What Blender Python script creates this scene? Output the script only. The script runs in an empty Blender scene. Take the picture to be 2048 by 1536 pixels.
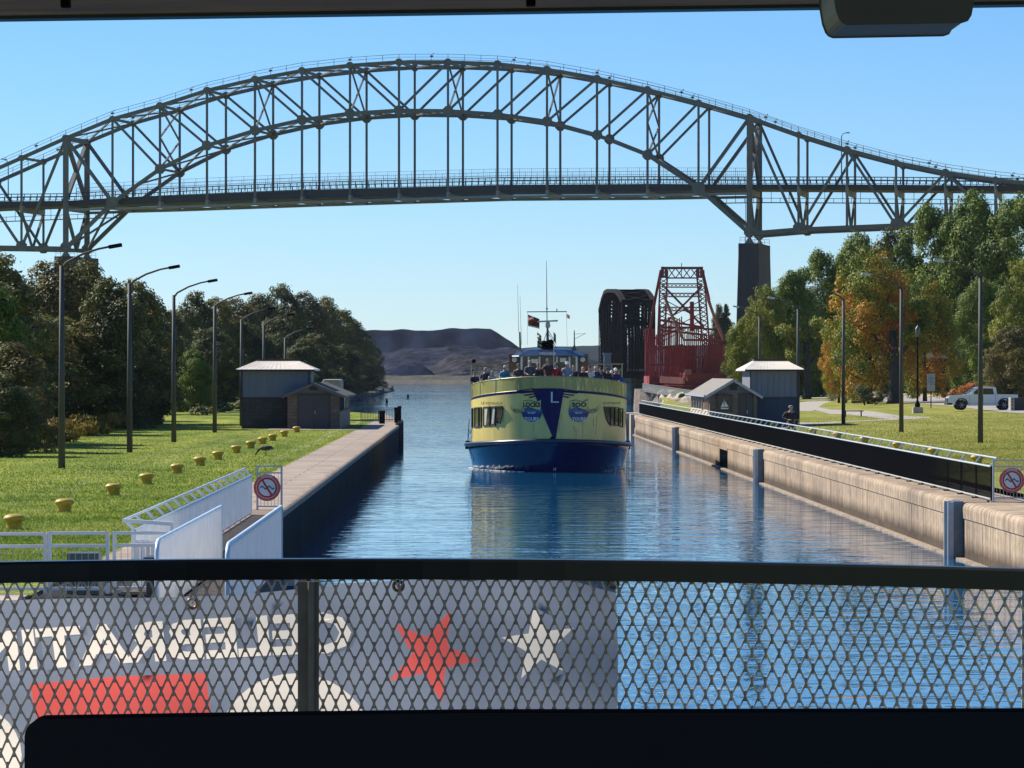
import bpy, bmesh, math, random
import numpy as np
from mathutils import Vector, Matrix, Euler
from mathutils.geometry import delaunay_2d_cdt
R = math.radians
random.seed(7); rng = np.random.default_rng(7)
sc = bpy.context.scene; COL = sc.collection
# ------------------------------------------------------------ camera, sky, sun, exposure
F = 7100.0            # focal length in pixels of the 2048 px wide photograph
CAMZ = 5.1            # eye height above the water of the canal
cam = bpy.data.objects.new('camera', bpy.data.cameras.new('camera')); COL.objects.link(cam)
cam.location = (0, 0, CAMZ); cam.rotation_euler = (R(90), 0, 0)
cam.data.sensor_width = 36.0; cam.data.lens = 36.0 * F / 2048.0
cam.data.shift_x = (1024 - 940) / 2048.0; cam.data.shift_y = -(768 - 745) / 2048.0
cam.data.clip_start = 0.1; cam.data.clip_end = 20000
sc.camera = cam
SUN_EL, SUN_AZ = 40.0, 35.0        # azimuth: degrees beyond straight left
sd = Vector((-math.cos(R(SUN_EL)) * math.cos(R(SUN_AZ)), math.cos(R(SUN_EL)) * math.sin(R(SUN_AZ)), math.sin(R(SUN_EL))))
w = bpy.data.worlds.new('World'); sc.world = w; w.use_nodes = True
nt = w.node_tree; bg = nt.nodes['Background']
sky = nt.nodes.new('ShaderNodeTexSky'); sky.sky_type = 'NISHITA'; sky.sun_disc = False
sky.sun_elevation = R(SUN_EL); sky.sun_rotation = R(270 + SUN_AZ)
sky.air_density = 0.88; sky.dust_density = 0.0; sky.ozone_density = 10.0; sky.altitude = 0
hs = nt.nodes.new('ShaderNodeHueSaturation'); hs.inputs['Saturation'].default_value = 1.08
nt.links.new(sky.outputs[0], hs.inputs['Color']); nt.links.new(hs.outputs[0], bg.inputs[0])
bg.inputs[1].default_value = 0.09
sl = bpy.data.lights.new('sun', 'SUN'); sl.energy = 5.0; sl.angle = R(0.53); sl.color = (1.0, 0.93, 0.82)
so = bpy.data.objects.new('sun', sl); COL.objects.link(so); so.rotation_euler = sd.to_track_quat('Z', 'Y').to_euler()
so.location = (-200, 150, 300)
sc.view_settings.view_transform = 'Standard'; sc.view_settings.look = 'None'
sc.view_settings.exposure = 0.62; sc.view_settings.gamma = 1.0; sc.view_settings.use_curve_mapping = False

# ------------------------------------------------------------ materials
MATS = {}
def M(name, col, rough=0.6, metal=0.0, var=0.12, scale=3.0, bump=0.0, bscale=None, spec=0.5, col2=None, stretch=(1, 1, 1), trans=0.0, coat=0.0):
    if name in MATS: return MATS[name]
    m = bpy.data.materials.new(name); m.use_nodes = True; MATS[name] = m
    n = m.node_tree.nodes; l = m.node_tree.links; b = n['Principled BSDF']
    b.inputs['Roughness'].default_value = rough; b.inputs['Metallic'].default_value = metal
    b.inputs['Specular IOR Level'].default_value = spec
    if coat: b.inputs['Coat Weight'].default_value = coat; b.inputs['Coat Roughness'].default_value = 0.05
    tc = n.new('ShaderNodeTexCoord'); mp = n.new('ShaderNodeMapping'); mp.inputs['Scale'].default_value = stretch
    l.new(tc.outputs['Object'], mp.inputs[0])
    nz = n.new('ShaderNodeTexNoise'); nz.inputs['Scale'].default_value = scale; nz.inputs['Detail'].default_value = 6; nz.inputs['Roughness'].default_value = 0.62
    l.new(mp.outputs[0], nz.inputs['Vector'])
    rp = n.new('ShaderNodeValToRGB'); l.new(nz.outputs['Fac'], rp.inputs[0])
    rp.color_ramp.elements[0].position = 0.3; rp.color_ramp.elements[1].position = 0.7
    c2 = col2 if col2 else tuple(min(1, c * (1 + var)) for c in col)
    c1 = tuple(c * (1 - var) for c in col) if not col2 else col
    rp.color_ramp.elements[0].color = (*c1, 1); rp.color_ramp.elements[1].color = (*c2, 1)
    l.new(rp.outputs[0], b.inputs['Base Color'])
    if bump:
        n2 = n.new('ShaderNodeTexNoise'); n2.inputs['Scale'].default_value = bscale or scale * 4; n2.inputs['Detail'].default_value = 5
        l.new(mp.outputs[0], n2.inputs['Vector'])
        bp = n.new('ShaderNodeBump'); bp.inputs['Strength'].default_value = 1.0; bp.inputs['Distance'].default_value = bump
        l.new(n2.outputs['Fac'], bp.inputs['Height']); l.new(bp.outputs[0], b.inputs['Normal'])
    if trans:
        tr = n.new('ShaderNodeBsdfTranslucent'); mx = n.new('ShaderNodeMixShader'); mx.inputs[0].default_value = trans
        l.new(rp.outputs[0], tr.inputs[0]); l.new(b.outputs[0], mx.inputs[1]); l.new(tr.outputs[0], mx.inputs[2])
        l.new(mx.outputs[0], n['Material Output'].inputs[0])
    return m
def leafmat(name, cols, trans=0.22, nscale=0.35):
    """leaves: hue by leaf (random per island) and by clump (large noise)"""
    m = bpy.data.materials.new(name); m.use_nodes = True; MATS[name] = m
    n = m.node_tree.nodes; l = m.node_tree.links; b = n['Principled BSDF']
    g = n.new('ShaderNodeNewGeometry'); tc = n.new('ShaderNodeTexCoord')
    nz = n.new('ShaderNodeTexNoise'); nz.inputs['Scale'].default_value = nscale; nz.inputs['Detail'].default_value = 3
    oi = n.new('ShaderNodeObjectInfo'); va = n.new('ShaderNodeVectorMath'); va.operation = 'ADD'
    ms = n.new('ShaderNodeMath'); ms.operation = 'MULTIPLY'; ms.inputs[1].default_value = 50; l.new(oi.outputs['Random'], ms.inputs[0])
    l.new(tc.outputs['Object'], va.inputs[0]); l.new(ms.outputs[0], va.inputs[1]); l.new(va.outputs[0], nz.inputs['Vector'])
    a = n.new('ShaderNodeMath'); a.operation = 'MULTIPLY_ADD'; a.inputs[1].default_value = 0.34; a.inputs[2].default_value = -0.17
    l.new(g.outputs['Random Per Island'], a.inputs[0])
    ad = n.new('ShaderNodeMath'); ad.operation = 'ADD'; l.new(nz.outputs['Fac'], ad.inputs[0]); l.new(a.outputs[0], ad.inputs[1])
    rp = n.new('ShaderNodeValToRGB'); l.new(ad.outputs[0], rp.inputs[0])
    e = rp.color_ramp.elements
    for i, c in enumerate(cols):
        p = 0.28 + 0.44 * i / (len(cols) - 1)
        if i == 0: e[0].position = p; e[0].color = (*c, 1)
        elif i == 1: e[1].position = p; e[1].color = (*c, 1)
        else:
            q = e.new(p); q.color = (*c, 1)
    l.new(rp.outputs[0], b.inputs['Base Color']); b.inputs['Roughness'].default_value = 0.6; b.inputs['Specular IOR Level'].default_value = 0.22
    tr = n.new('ShaderNodeBsdfTranslucent'); mx = n.new('ShaderNodeMixShader'); mx.inputs[0].default_value = trans
    l.new(rp.outputs[0], tr.inputs[0]); l.new(b.outputs[0], mx.inputs[1]); l.new(tr.outputs[0], mx.inputs[2])
    l.new(mx.outputs[0], n['Material Output'].inputs[0])
    return m
def glassmat(name, tint, alpha, rough=0.05):
    m = bpy.data.materials.new(name); m.use_nodes = True; MATS[name] = m
    n = m.node_tree.nodes; l = m.node_tree.links
    b = n['Principled BSDF']; b.inputs['Base Color'].default_value = (*tint, 1); b.inputs['Roughness'].default_value = rough
    t = n.new('ShaderNodeBsdfTransparent'); t.inputs[0].default_value = (*[min(1, c * 1.3 + .25) for c in tint], 1)
    mx = n.new('ShaderNodeMixShader'); mx.inputs[0].default_value = alpha
    l.new(t.outputs[0], mx.inputs[1]); l.new(b.outputs[0], mx.inputs[2]); l.new(mx.outputs[0], n['Material Output'].inputs[0])
    return m

# ------------------------------------------------------------ mesh building
class MB:
    def __init__(s): s.v = []; s.f = []; s.m = []; s.cur = 0
    def add(s, vs, fs):
        k = len(s.v); s.v.extend([tuple(p) for p in vs]); s.f.extend([tuple(i + k for i in f) for f in fs]); s.m.extend([s.cur] * len(fs)); return s
    def box(s, x0, x1, y0, y1, z0, z1):
        return s.add([(x0, y0, z0), (x1, y0, z0), (x1, y1, z0), (x0, y1, z0), (x0, y0, z1), (x1, y0, z1), (x1, y1, z1), (x0, y1, z1)],
                     [(0, 3, 2, 1), (4, 5, 6, 7), (0, 1, 5, 4), (1, 2, 6, 5), (2, 3, 7, 6), (3, 0, 4, 7)])
    def bar(s, p, q, wd, h=None, up=(0, 0, 1)):
        h = h or wd; p = Vector(p); q = Vector(q); d = q - p
        if d.length < 1e-6: return s
        d.normalize(); u = Vector(up); 
        if abs(d.dot(u)) > 0.97: u = Vector((0, 1, 0))
        a = d.cross(u).normalized() * wd / 2; b = a.cross(d).normalized() * h / 2
        vs = [p - a - b, p + a - b, p + a + b, p - a + b, q - a - b, q + a - b, q + a + b, q - a + b]
        return s.add(vs, [(0, 3, 2, 1), (4, 5, 6, 7), (0, 1, 5, 4), (1, 2, 6, 5), (2, 3, 7, 6), (3, 0, 4, 7)])
    def tube(s, pts, r, n=8, caps=True):
        pts = [Vector(p) for p in pts]; N = len(pts); rs = r if isinstance(r, (list, tuple)) else [r] * N
        ref = None; vs = []
        for i, p in enumerate(pts):
            d = (pts[min(i + 1, N - 1)] - pts[max(i - 1, 0)])
            d = d.normalized() if d.length > 1e-9 else Vector((0, 0, 1))
            if ref is None: ref = Vector((0, 0, 1)) if abs(d.z) < 0.9 else Vector((1, 0, 0))
            a = d.cross(ref).normalized(); b = d.cross(a).normalized(); ref = a.cross(d).normalized() if False else ref
            for k in range(n):
                t = 2 * math.pi * k / n; vs.append(p + a * math.cos(t) * rs[i] + b * math.sin(t) * rs[i])
        fs = []
        for i in range(N - 1):
            for k in range(n): fs.append((i * n + k, i * n + (k + 1) % n, (i + 1) * n + (k + 1) % n, (i + 1) * n + k))
        if caps: fs.append(tuple(range(n - 1, -1, -1))); fs.append(tuple((N - 1) * n + k for k in range(n)))
        return s.add(vs, fs)
    def lathe(s, prof, c=(0, 0, 0), n=16, sx=1, sy=1):
        vs = []; fs = []; cx, cy, cz = c
        for r, z in prof:
            for k in range(n):
                t = 2 * math.pi * k / n; vs.append((cx + r * sx * math.cos(t), cy + r * sy * math.sin(t), cz + z))
        for i in range(len(prof) - 1):
            for k in range(n): fs.append((i * n + k, i * n + (k + 1) % n, (i + 1) * n + (k + 1) % n, (i + 1) * n + k))
        fs.append(tuple(range(n - 1, -1, -1))); fs.append(tuple((len(prof) - 1) * n + k for k in range(n)))
        return s.add(vs, fs)
    def prism(s, poly, y0, y1, axis='y'):
        n = len(poly)
        def P(a, b, t): return (a, t, b) if axis == 'y' else ((t, a, b) if axis == 'x' else (a, b, t))
        vs = [P(a, b, y0) for a, b in poly] + [P(a, b, y1) for a, b in poly]
        fs = [tuple(range(n)), tuple(range(2 * n - 1, n - 1, -1))] + [(i, (i + 1) % n, n + (i + 1) % n, n + i) for i in range(n)]
        return s.add(vs, fs)
    def ball(s, c, r, n=10, m=6):
        prof = [(max(1e-4, math.sin(math.pi * i / m)), -math.cos(math.pi * i / m)) for i in range(m + 1)]
        rx, ry, rz = r if isinstance(r, (tuple, list)) else (r, r, r)
        vs = []; fs = []
        for a, b in prof:
            for k in range(n):
                t = 2 * math.pi * k / n; vs.append((c[0] + rx * a * math.cos(t), c[1] + ry * a * math.sin(t), c[2] + rz * b))
        for i in range(m):
            for k in range(n): fs.append((i * n + k, i * n + (k + 1) % n, (i + 1) * n + (k + 1) % n, (i + 1) * n + k))
        return s.add(vs, fs)
    def build(s, name, mats, parent=None, smooth=False, fix=True, bevel=0):
        me = bpy.data.meshes.new(name)
        off = Vector((0, 0, 0))
        if parent is not None:
            p = parent
            while p is not None: off += p.location; p = p.parent
        me.from_pydata([(a - off.x, b - off.y, c - off.z) for a, b, c in s.v], [], s.f)
        for m in (mats if isinstance(mats, (list, tuple)) else [mats]): me.materials.append(m)
        if len(me.materials) > 1: me.polygons.foreach_set('material_index', s.m)
        if fix or bevel:
            bm = bmesh.new(); bm.from_mesh(me)
            if bevel:
                bmesh.ops.remove_doubles(bm, verts=bm.verts, dist=1e-5)
                bmesh.ops.bevel(bm, geom=[e for e in bm.edges if len(e.link_faces) == 2 and e.calc_face_angle(0) > 0.5], offset=bevel, segments=2, affect='EDGES', profile=0.6)
            bmesh.ops.recalc_face_normals(bm, faces=bm.faces); bm.to_mesh(me); bm.free()
        if smooth: me.polygons.foreach_set('use_smooth', [True] * len(me.polygons))
        o = bpy.data.objects.new(name, me); COL.objects.link(o)
        if parent is not None: o.parent = parent
        return o
def tag(o, label=None, cat=None, group=None, kind=None):
    if label: o['label'] = label
    if cat: o['category'] = cat
    if group: o['group'] = group
    if kind: o['kind'] = kind
    return o
def T(name, label, cat, loc=(0, 0, 0), group=None):
    o = bpy.data.objects.new(name, None); COL.objects.link(o); o.location = loc; o.empty_display_size = 0.3
    return tag(o, label, cat, group)
def kids(o): return [c for c in COL.objects if c.parent == o]
def clone(o, parent=None, loc=None, rz=None, scale=None, label=None, kidmap=None):
    c = o.copy(); COL.objects.link(c); c.parent = parent
    if loc is not None: c.location = loc
    if rz is not None: c.rotation_euler = (0, 0, rz)
    if scale is not None: c.scale = scale if isinstance(scale, (tuple, list)) else (scale,) * 3
    if label: c['label'] = label
    for ch in (KIDS.get(o.name) or kids(o)): clone(ch, c)
    return c
KIDS = {}
def px(x, y, Y): return Vector(((x - 940) * Y / F, Y, CAMZ + (745 - y) * Y / F))
ORD = ['nearest', 'second nearest', 'third nearest', 'fourth nearest', 'fifth nearest', 'sixth nearest', 'seventh nearest', 'eighth nearest', 'ninth nearest', 'tenth nearest', 'eleventh nearest', 'twelfth nearest', 'thirteenth nearest', 'fourteenth nearest']
def text_mesh(txt, size=1.0, bold=0.0):
    """(verts2d, faces) of a filled text, centred on its box, cap height = size"""
    cu = bpy.data.curves.new('t', 'FONT'); cu.body = txt; cu.size = 1; cu.offset = bold; cu.align_x = 'CENTER'; cu.resolution_u = 2
    o = bpy.data.objects.new('t', cu); COL.objects.link(o); dg = bpy.context.evaluated_depsgraph_get(); dg.update()
    me = bpy.data.meshes.new_from_object(o.evaluated_get(dg))
    v = np.array([tuple(q.co)[:2] for q in me.vertices]); f = [tuple(p.vertices) for p in me.polygons]
    bpy.data.objects.remove(o); bpy.data.curves.remove(cu); bpy.data.meshes.remove(me)
    mn, mx = v.min(0), v.max(0); v = (v - (mn + mx) / 2) / (mx[1] - mn[1]) * size
    return v, f
def ordn(i): return ORD[i].replace('nearest', '').strip() if False else ['first', 'second', 'third', 'fourth', 'fifth', 'sixth', 'seventh', 'eighth', 'ninth', 'tenth', 'eleventh', 'twelfth', 'thirteenth', 'fourteenth', 'fifteenth', 'sixteenth', 'seventeenth'][i]
def GR(X): return 1.55 if X < 17 else 1.55 + 0.027 * (X - 17)      # lawn height on the right bank
def gpx(x, y):                                                     # the point of the right lawn seen at a pixel
    Y = 28400 / ((y - 745) + 0.027 * (x - 940)); X = (x - 940) * Y / F
    if X < 17: Y = 3.55 * F / (y - 745); X = (x - 940) * Y / F
    return X, Y
XL, XR, GZ = -4.8, 13.5, 1.55

# common materials
steel = M('bridge_steel', (0.125, 0.118, 0.10), 0.6, var=0.25, scale=0.4)
pierm = M('pier_concrete', (0.05, 0.042, 0.038), 0.85, var=0.35, scale=0.25, stretch=(1, 1, .15))
white = M('white_paint', (0.72, 0.74, 0.76), 0.4, var=0.1, scale=2)
galv = M('galvanised_steel', (0.42, 0.45, 0.47), 0.45, metal=0.3, var=0.15)
blackp = M('black_paint', (0.005, 0.005, 0.006), 0.7, spec=0.05, var=0.3)
railgrey = M('pale_rail_paint', (0.5, 0.56, 0.54), 0.4, var=0.1)
polem = M('weathered_pole', (0.06, 0.058, 0.052), 0.7, var=0.25, scale=2, stretch=(3, 3, .3))
yel = M('bollard_yellow', (0.44, 0.29, 0.03), 0.5, var=0.25, scale=6, bump=0.004)
# ------------------------------------------------------------ water, land
def watermat():
    m = bpy.data.materials.new('canal_water'); m.use_nodes = True
    n = m.node_tree.nodes; l = m.node_tree.links; b = n['Principled BSDF']
    b.inputs['Base Color'].default_value = (0.006, 0.085, 0.19, 1); b.inputs['Roughness'].default_value = 0.03
    b.inputs['IOR'].default_value = 1.38
    tc = n.new('ShaderNodeTexCoord')
    def noise(sc_, st, det, dist=0.0):
        mp = n.new('ShaderNodeMapping'); mp.inputs['Scale'].default_value = st; l.new(tc.outputs['Object'], mp.inputs[0])
        z = n.new('ShaderNodeTexNoise'); z.inputs['Scale'].default_value = sc_; z.inputs['Detail'].default_value = det; z.inputs['Distortion'].default_value = dist
        l.new(mp.outputs[0], z.inputs['Vector']); return z
    a = noise(0.8, (0.5, 1.0, 1), 2.5, 0.4); c = noise(3.2, (.6, 1, 1), 2, 0.3); d = noise(0.05, (1, .5, 1), 2)
    s1 = n.new('ShaderNodeMath'); s1.operation = 'MULTIPLY_ADD'; s1.inputs[1].default_value = 0.13
    l.new(c.outputs['Fac'], s1.inputs[0]); l.new(a.outputs['Fac'], s1.inputs[2])
    rp = n.new('ShaderNodeMapRange'); rp.inputs[1].default_value = 0.35; rp.inputs[2].default_value = 0.65; rp.inputs[3].default_value = 0.022; rp.inputs[4].default_value = 0.044
    l.new(d.outputs['Fac'], rp.inputs[0])
    bp = n.new('ShaderNodeBump'); bp.inputs['Strength'].default_value = 1.0; l.new(rp.outputs[0], bp.inputs['Distance'])
    l.new(s1.outputs[0], bp.inputs['Height']); l.new(bp.outputs[0], b.inputs['Normal'])
    return m
wm = watermat()
mb = MB(); mb.add([(-2500, -60, 0), (2500, -60, 0), (2500, 1680, 0), (-2500, 1680, 0)], [(0, 1, 2, 3)])
tag(mb.build('water', wm), kind='structure')
def grassmat(name, c1, c2, c3, line=True):
    m = bpy.data.materials.new(name); m.use_nodes = True; MATS[name] = m
    n = m.node_tree.nodes; l = m.node_tree.links; b = n['Principled BSDF']; b.inputs['Roughness'].default_value = 0.9; b.inputs['Specular IOR Level'].default_value = 0.1
    tc = n.new('ShaderNodeTexCoord')
    def nz(s, d=5, st=(1, 1, 1)):
        mp = n.new('ShaderNodeMapping'); mp.inputs['Scale'].default_value = st; l.new(tc.outputs['Object'], mp.inputs[0])
        z = n.new('ShaderNodeTexNoise'); z.inputs['Scale'].default_value = s; z.inputs['Detail'].default_value = d; z.inputs['Roughness'].default_value = 0.7; l.new(mp.outputs[0], z.inputs['Vector']); return z
    big = nz(0.14, 6, (2.6, .4, 1)); fine = nz(2.5, 8)
    r1 = n.new('ShaderNodeValToRGB'); l.new(big.outputs['Fac'], r1.inputs[0])
    r1.color_ramp.elements[0].position = .35; r1.color_ramp.elements[0].color = (*c1, 1); r1.color_ramp.elements[1].position = .66; r1.color_ramp.elements[1].color = (*c2, 1)
    r2 = n.new('ShaderNodeValToRGB'); l.new(fine.outputs['Fac'], r2.inputs[0])
    r2.color_ramp.elements[0].position = .3; r2.color_ramp.elements[0].color = (.45, .45, .45, 1); r2.color_ramp.elements[1].position = .7; r2.color_ramp.elements[1].color = (1.5, 1.5, 1.4, 1)
    mx = n.new('ShaderNodeMix'); mx.data_type = 'RGBA'; mx.blend_type = 'MULTIPLY'; mx.inputs[0].default_value = 1
    l.new(r1.outputs[0], mx.inputs[6]); l.new(r2.outputs[0], mx.inputs[7]); out = mx.outputs[2]
    if line:                                                # worn strips along the lawn
        sp = n.new('ShaderNodeSeparateXYZ'); l.new(tc.outputs['Object'], sp.inputs[0])
        wv = n.new('ShaderNodeTexNoise'); wv.inputs['Scale'].default_value = .03; l.new(tc.outputs['Object'], wv.inputs['Vector'])
        for xc, wd, st in line:
            s = n.new('ShaderNodeMath'); s.operation = 'MULTIPLY_ADD'; l.new(wv.outputs['Fac'], s.inputs[0]); s.inputs[1].default_value = 1.0; l.new(sp.outputs[0], s.inputs[2])
            cc = n.new('ShaderNodeMath'); cc.operation = 'COMPARE'; l.new(s.outputs[0], cc.inputs[0]); cc.inputs[1].default_value = xc + .5; cc.inputs[2].default_value = wd
            ml = n.new('ShaderNodeMath'); ml.operation = 'MULTIPLY'; l.new(cc.outputs[0], ml.inputs[0])
            mr = n.new('ShaderNodeMapRange'); l.new(fine.outputs['Fac'], mr.inputs[0]); mr.inputs[1].default_value = .42; mr.inputs[2].default_value = .6; mr.inputs[3].default_value = 0; mr.inputs[4].default_value = st
            l.new(mr.outputs[0], ml.inputs[1])
            m2 = n.new('ShaderNodeMix'); m2.data_type = 'RGBA'; l.new(ml.outputs[0], m2.inputs[0]); l.new(out, m2.inputs[6]); m2.inputs[7].default_value = (*c3, 1); out = m2.outputs[2]
    l.new(out, b.inputs['Base Color'])
    bp = n.new('ShaderNodeBump'); bp.inputs['Distance'].default_value = .12; f3 = nz(6, 4); l.new(f3.outputs['Fac'], bp.inputs['Height']); l.new(bp.outputs[0], b.inputs['Normal'])
    return m
trimk = M('joint_black', (.008, .008, .008), .9)
gl = grassmat('lawn_grass', (0.10, 0.16, 0.016), (0.33, 0.35, 0.055), (0.36, 0.36, 0.18), [(-8.0, .22, .9), (-12.4, .3, .45), (-13.6, .25, .35)])
gr_ = grassmat('lawn_grass_dry', (0.20, 0.22, 0.035), (0.34, 0.32, 0.08), (0.3, 0.28, 0.15), None)
soil = M('bank_soil', (0.03, 0.032, 0.018), 0.95, var=0.5, scale=.5)
mb = MB()   # left bank (lawn), with its far banks down to the water
L = [(-7.0, -60), (-7.0, 300), (-10.5, 318), (-22, 330), (-21.5, 560), (-22.8, 1000), (-60, 1060), (-2500, 1080), (-2500, -60)]
n = len(L); top = [(a, b, GZ) for a, b in L]; bot = [(a + (1.0 if a > -100 else 0), b, -2) for a, b in L]
mb.add(top + bot, [tuple(range(n))]); mb.cur = 1
mb.f += [(i, (i + 1) % n, n + (i + 1) % n, n + i) for i in range(n)]; mb.m += [1] * n
tag(mb.build('left_lawn', [gl, soil]), kind='structure')
mb = MB()   # right bank
Rr = [(14.9, -60), (14.9, 312), (23.5, 430), (28, 560), (34, 640), (60, 800), (80, 1700)]
vs = []; 
for a, b in Rr: vs += [(a, b, -2), (a + .6, b, GZ), (max(17, a + .7), b, GR(max(17, a + .7))), (75, b, GR(75)), (260, b, GR(75) + 2), (2500, b, 5)]
fs = []
for i in range(len(Rr) - 1):
    for k in range(5): fs.append((i * 6 + k, i * 6 + k + 1, i * 6 + 7 + k, i * 6 + 6 + k)); 
mb.add(vs, fs); o = mb.build('right_lawn', gr_); tag(o, kind='structure')
conc = M('path_concrete', (0.42, 0.34, 0.27), 0.85, var=0.22, scale=1.2, bump=.01)
conc2 = M('pink_paving', (0.33, 0.255, 0.19), 0.8, var=0.32, scale=0.8)
# pavement along the left wall
def pavmat():
    m = conc2; n = m.node_tree.nodes; l = m.node_tree.links; b = n['Principled BSDF']
    src = b.inputs['Base Color'].links[0].from_socket
    br = n.new('ShaderNodeTexBrick'); br.inputs['Scale'].default_value = 1; br.inputs['Color1'].default_value = (1, 1, 1, 1); br.inputs['Color2'].default_value = (.9, .9, .9, 1); br.inputs['Mortar'].default_value = (.45, .42, .4, 1)
    br.inputs['Brick Width'].default_value = 2.2; br.inputs['Row Height'].default_value = 1.6; br.inputs['Mortar Size'].default_value = .03
    tc = n.new('ShaderNodeTexCoord'); l.new(tc.outputs['Object'], br.inputs['Vector'])
    mx = n.new('ShaderNodeMix'); mx.data_type = 'RGBA'; mx.blend_type = 'MULTIPLY'; mx.inputs[0].default_value = 1
    l.new(src, mx.inputs[6]); l.new(br.outputs['Color'], mx.inputs[7]); l.new(mx.outputs[2], b.inputs['Base Color'])
pavmat()
def wallmat(name, c, cd):
    m = bpy.data.materials.new(name); m.use_nodes = True
    n = m.node_tree.nodes; l = m.node_tree.links; b = n['Principled BSDF']; b.inputs['Roughness'].default_value = .85; b.inputs['Specular IOR Level'].default_value = .15
    tc = n.new('ShaderNodeTexCoord')
    def nz(s, st, d=5):
        mp = n.new('ShaderNodeMapping'); mp.inputs['Scale'].default_value = st; l.new(tc.outputs['Object'], mp.inputs[0])
        z = n.new('ShaderNodeTexNoise'); z.inputs['Scale'].default_value = s; z.inputs['Detail'].default_value = d; z.inputs['Roughness'].default_value = .65; l.new(mp.outputs[0], z.inputs['Vector']); return z
    a = nz(1, (1, 3.6, .10)); f = nz(3, (1, 1, 1)); 
    rp = n.new('ShaderNodeValToRGB'); l.new(a.outputs['Fac'], rp.inputs[0]); e = rp.color_ramp.elements
    e[0].position = .3; e[0].color = (*[x * .38 for x in c], 1); e[1].position = .55; e[1].color = (*c, 1); q = e.new(.75); q.color = (*[min(1, x * 1.35) for x in c], 1)
    r2 = n.new('ShaderNodeValToRGB'); l.new(f.outputs['Fac'], r2.inputs[0]); r2.color_ramp.elements[0].position = .32; r2.color_ramp.elements[0].color = (.7, .68, .66, 1); r2.color_ramp.elements[1].position = .6
    mx = n.new('ShaderNodeMix'); mx.data_type = 'RGBA'; mx.blend_type = 'MULTIPLY'; mx.inputs[0].default_value = 1; l.new(rp.outputs[0], mx.inputs[6]); l.new(r2.outputs[0], mx.inputs[7])
    # wet and algae-dark band above the waterline, drifting with noise
    sp = n.new('ShaderNodeSeparateXYZ'); l.new(tc.outputs['Object'], sp.inputs[0]); g = nz(1, (1, .7, .2))
    ad = n.new('ShaderNodeMath'); ad.operation = 'MULTIPLY_ADD'; l.new(g.outputs['Fac'], ad.inputs[0]); ad.inputs[1].default_value = -.5; l.new(sp.outputs[2], ad.inputs[2])
    mr = n.new('ShaderNodeMapRange'); l.new(ad.outputs[0], mr.inputs[0]); mr.inputs[1].default_value = .0; mr.inputs[2].default_value = .36; mr.inputs[3].default_value = .85; mr.inputs[4].default_value = 0
    m2 = n.new('ShaderNodeMix'); m2.data_type = 'RGBA'; l.new(mr.outputs[0], m2.inputs[0]); l.new(mx.outputs[2], m2.inputs[6]); m2.inputs[7].default_value = (*cd, 1)
    h = nz(.35, (1, .5, .8), 6); r3 = n.new('ShaderNodeValToRGB'); l.new(h.outputs['Fac'], r3.inputs[0]); r3.color_ramp.elements[0].position = .36; r3.color_ramp.elements[0].color = (.62, .62, .66, 1); r3.color_ramp.elements[1].position = .58
    m3 = n.new('ShaderNodeMix'); m3.data_type = 'RGBA'; m3.blend_type = 'MULTIPLY'; m3.inputs[0].default_value = 1; l.new(m2.outputs[2], m3.inputs[6]); l.new(r3.outputs[0], m3.inputs[7])
    l.new(m3.outputs[2], b.inputs['Base Color'])
    bp = n.new('ShaderNodeBump'); bp.inputs['Distance'].default_value = .02; l.new(f.outputs['Fac'], bp.inputs['Height']); l.new(bp.outputs[0], b.inputs['Normal'])
    return m
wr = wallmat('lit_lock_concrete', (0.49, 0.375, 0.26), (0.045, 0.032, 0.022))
wl = wallmat('shade_dark_lock_concrete', (0.02, 0.02, 0.02), (0.012, 0.014, 0.014))  # same concrete as the right wall, its shade painted in as near-black
cope = M('coping_concrete', (0.30, 0.23, 0.165), 0.9, var=.5, scale=2.0, bump=.03)
def wallprof(x, s, back, zb=-2, drop=.45):
    """section of a lock wall: face, joint step, rounded coping; s=+1 wall body lies toward +x"""
    p = [(x, zb), (x, GZ - drop), (x - s * .035, GZ - drop + .02), (x - s * .035, GZ - .16)]
    for k in range(1, 5):
        t = k / 4 * math.pi / 2; p.append((x - s * .035 + s * .16 * (1 - math.cos(t)), GZ - .16 + .16 * math.sin(t)))
    return p + [(back, GZ), (back, zb)]
def extr(mb, prof, y0, y1, step=6):
    n = len(prof); ys = [y0 + (y1 - y0) * i / max(1, int((y1 - y0) / step)) for i in range(max(1, int((y1 - y0) / step)) + 1)]
    vs = [(a, y, b) for y in ys for a, b in prof]; fs = []
    for i in range(len(ys) - 1):
        for k in range(n): fs.append((i * n + k, i * n + (k + 1) % n, (i + 1) * n + (k + 1) % n, (i + 1) * n + k))
    fs.append(tuple(range(n))); fs.append(tuple((len(ys) - 1) * n + k for k in range(n))[::-1]); mb.add(vs, fs)
root = T('lock_wall', 'sunlit tan concrete lock wall along the right side of the canal', 'wall', (XR, 180, 0))
P_ = wallprof(XR, 1, 16.2)
mb = MB(); 
for a, b in ((40, 97.0), (97.4, 163), (163.4, 186), (192, 229), (229.4, 290)): extr(mb, P_, a, b)
extr(mb, [(XR - .03, 1.0)] + P_[3:-1] + [(16.2, 1.0)], 186, 192)
mb.box(15.0, 16.15, 186, 192, -2, 1.0)
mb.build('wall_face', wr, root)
mb = MB()
for k in range(18):
    y = 84 + k * 12.2
    if not 184 < y < 194: mb.box(XR - .004, XR + .01, y, y + .09, .05, GZ - .46)
mb.build('joint', M('joint_dark', (.05, .04, .035), .9), root)
mb = MB(); mb.box(XR - .22, XR - .005, 40, 290, -2, .045); mb.build('ledge', cope, root)
mb = MB()
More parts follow.
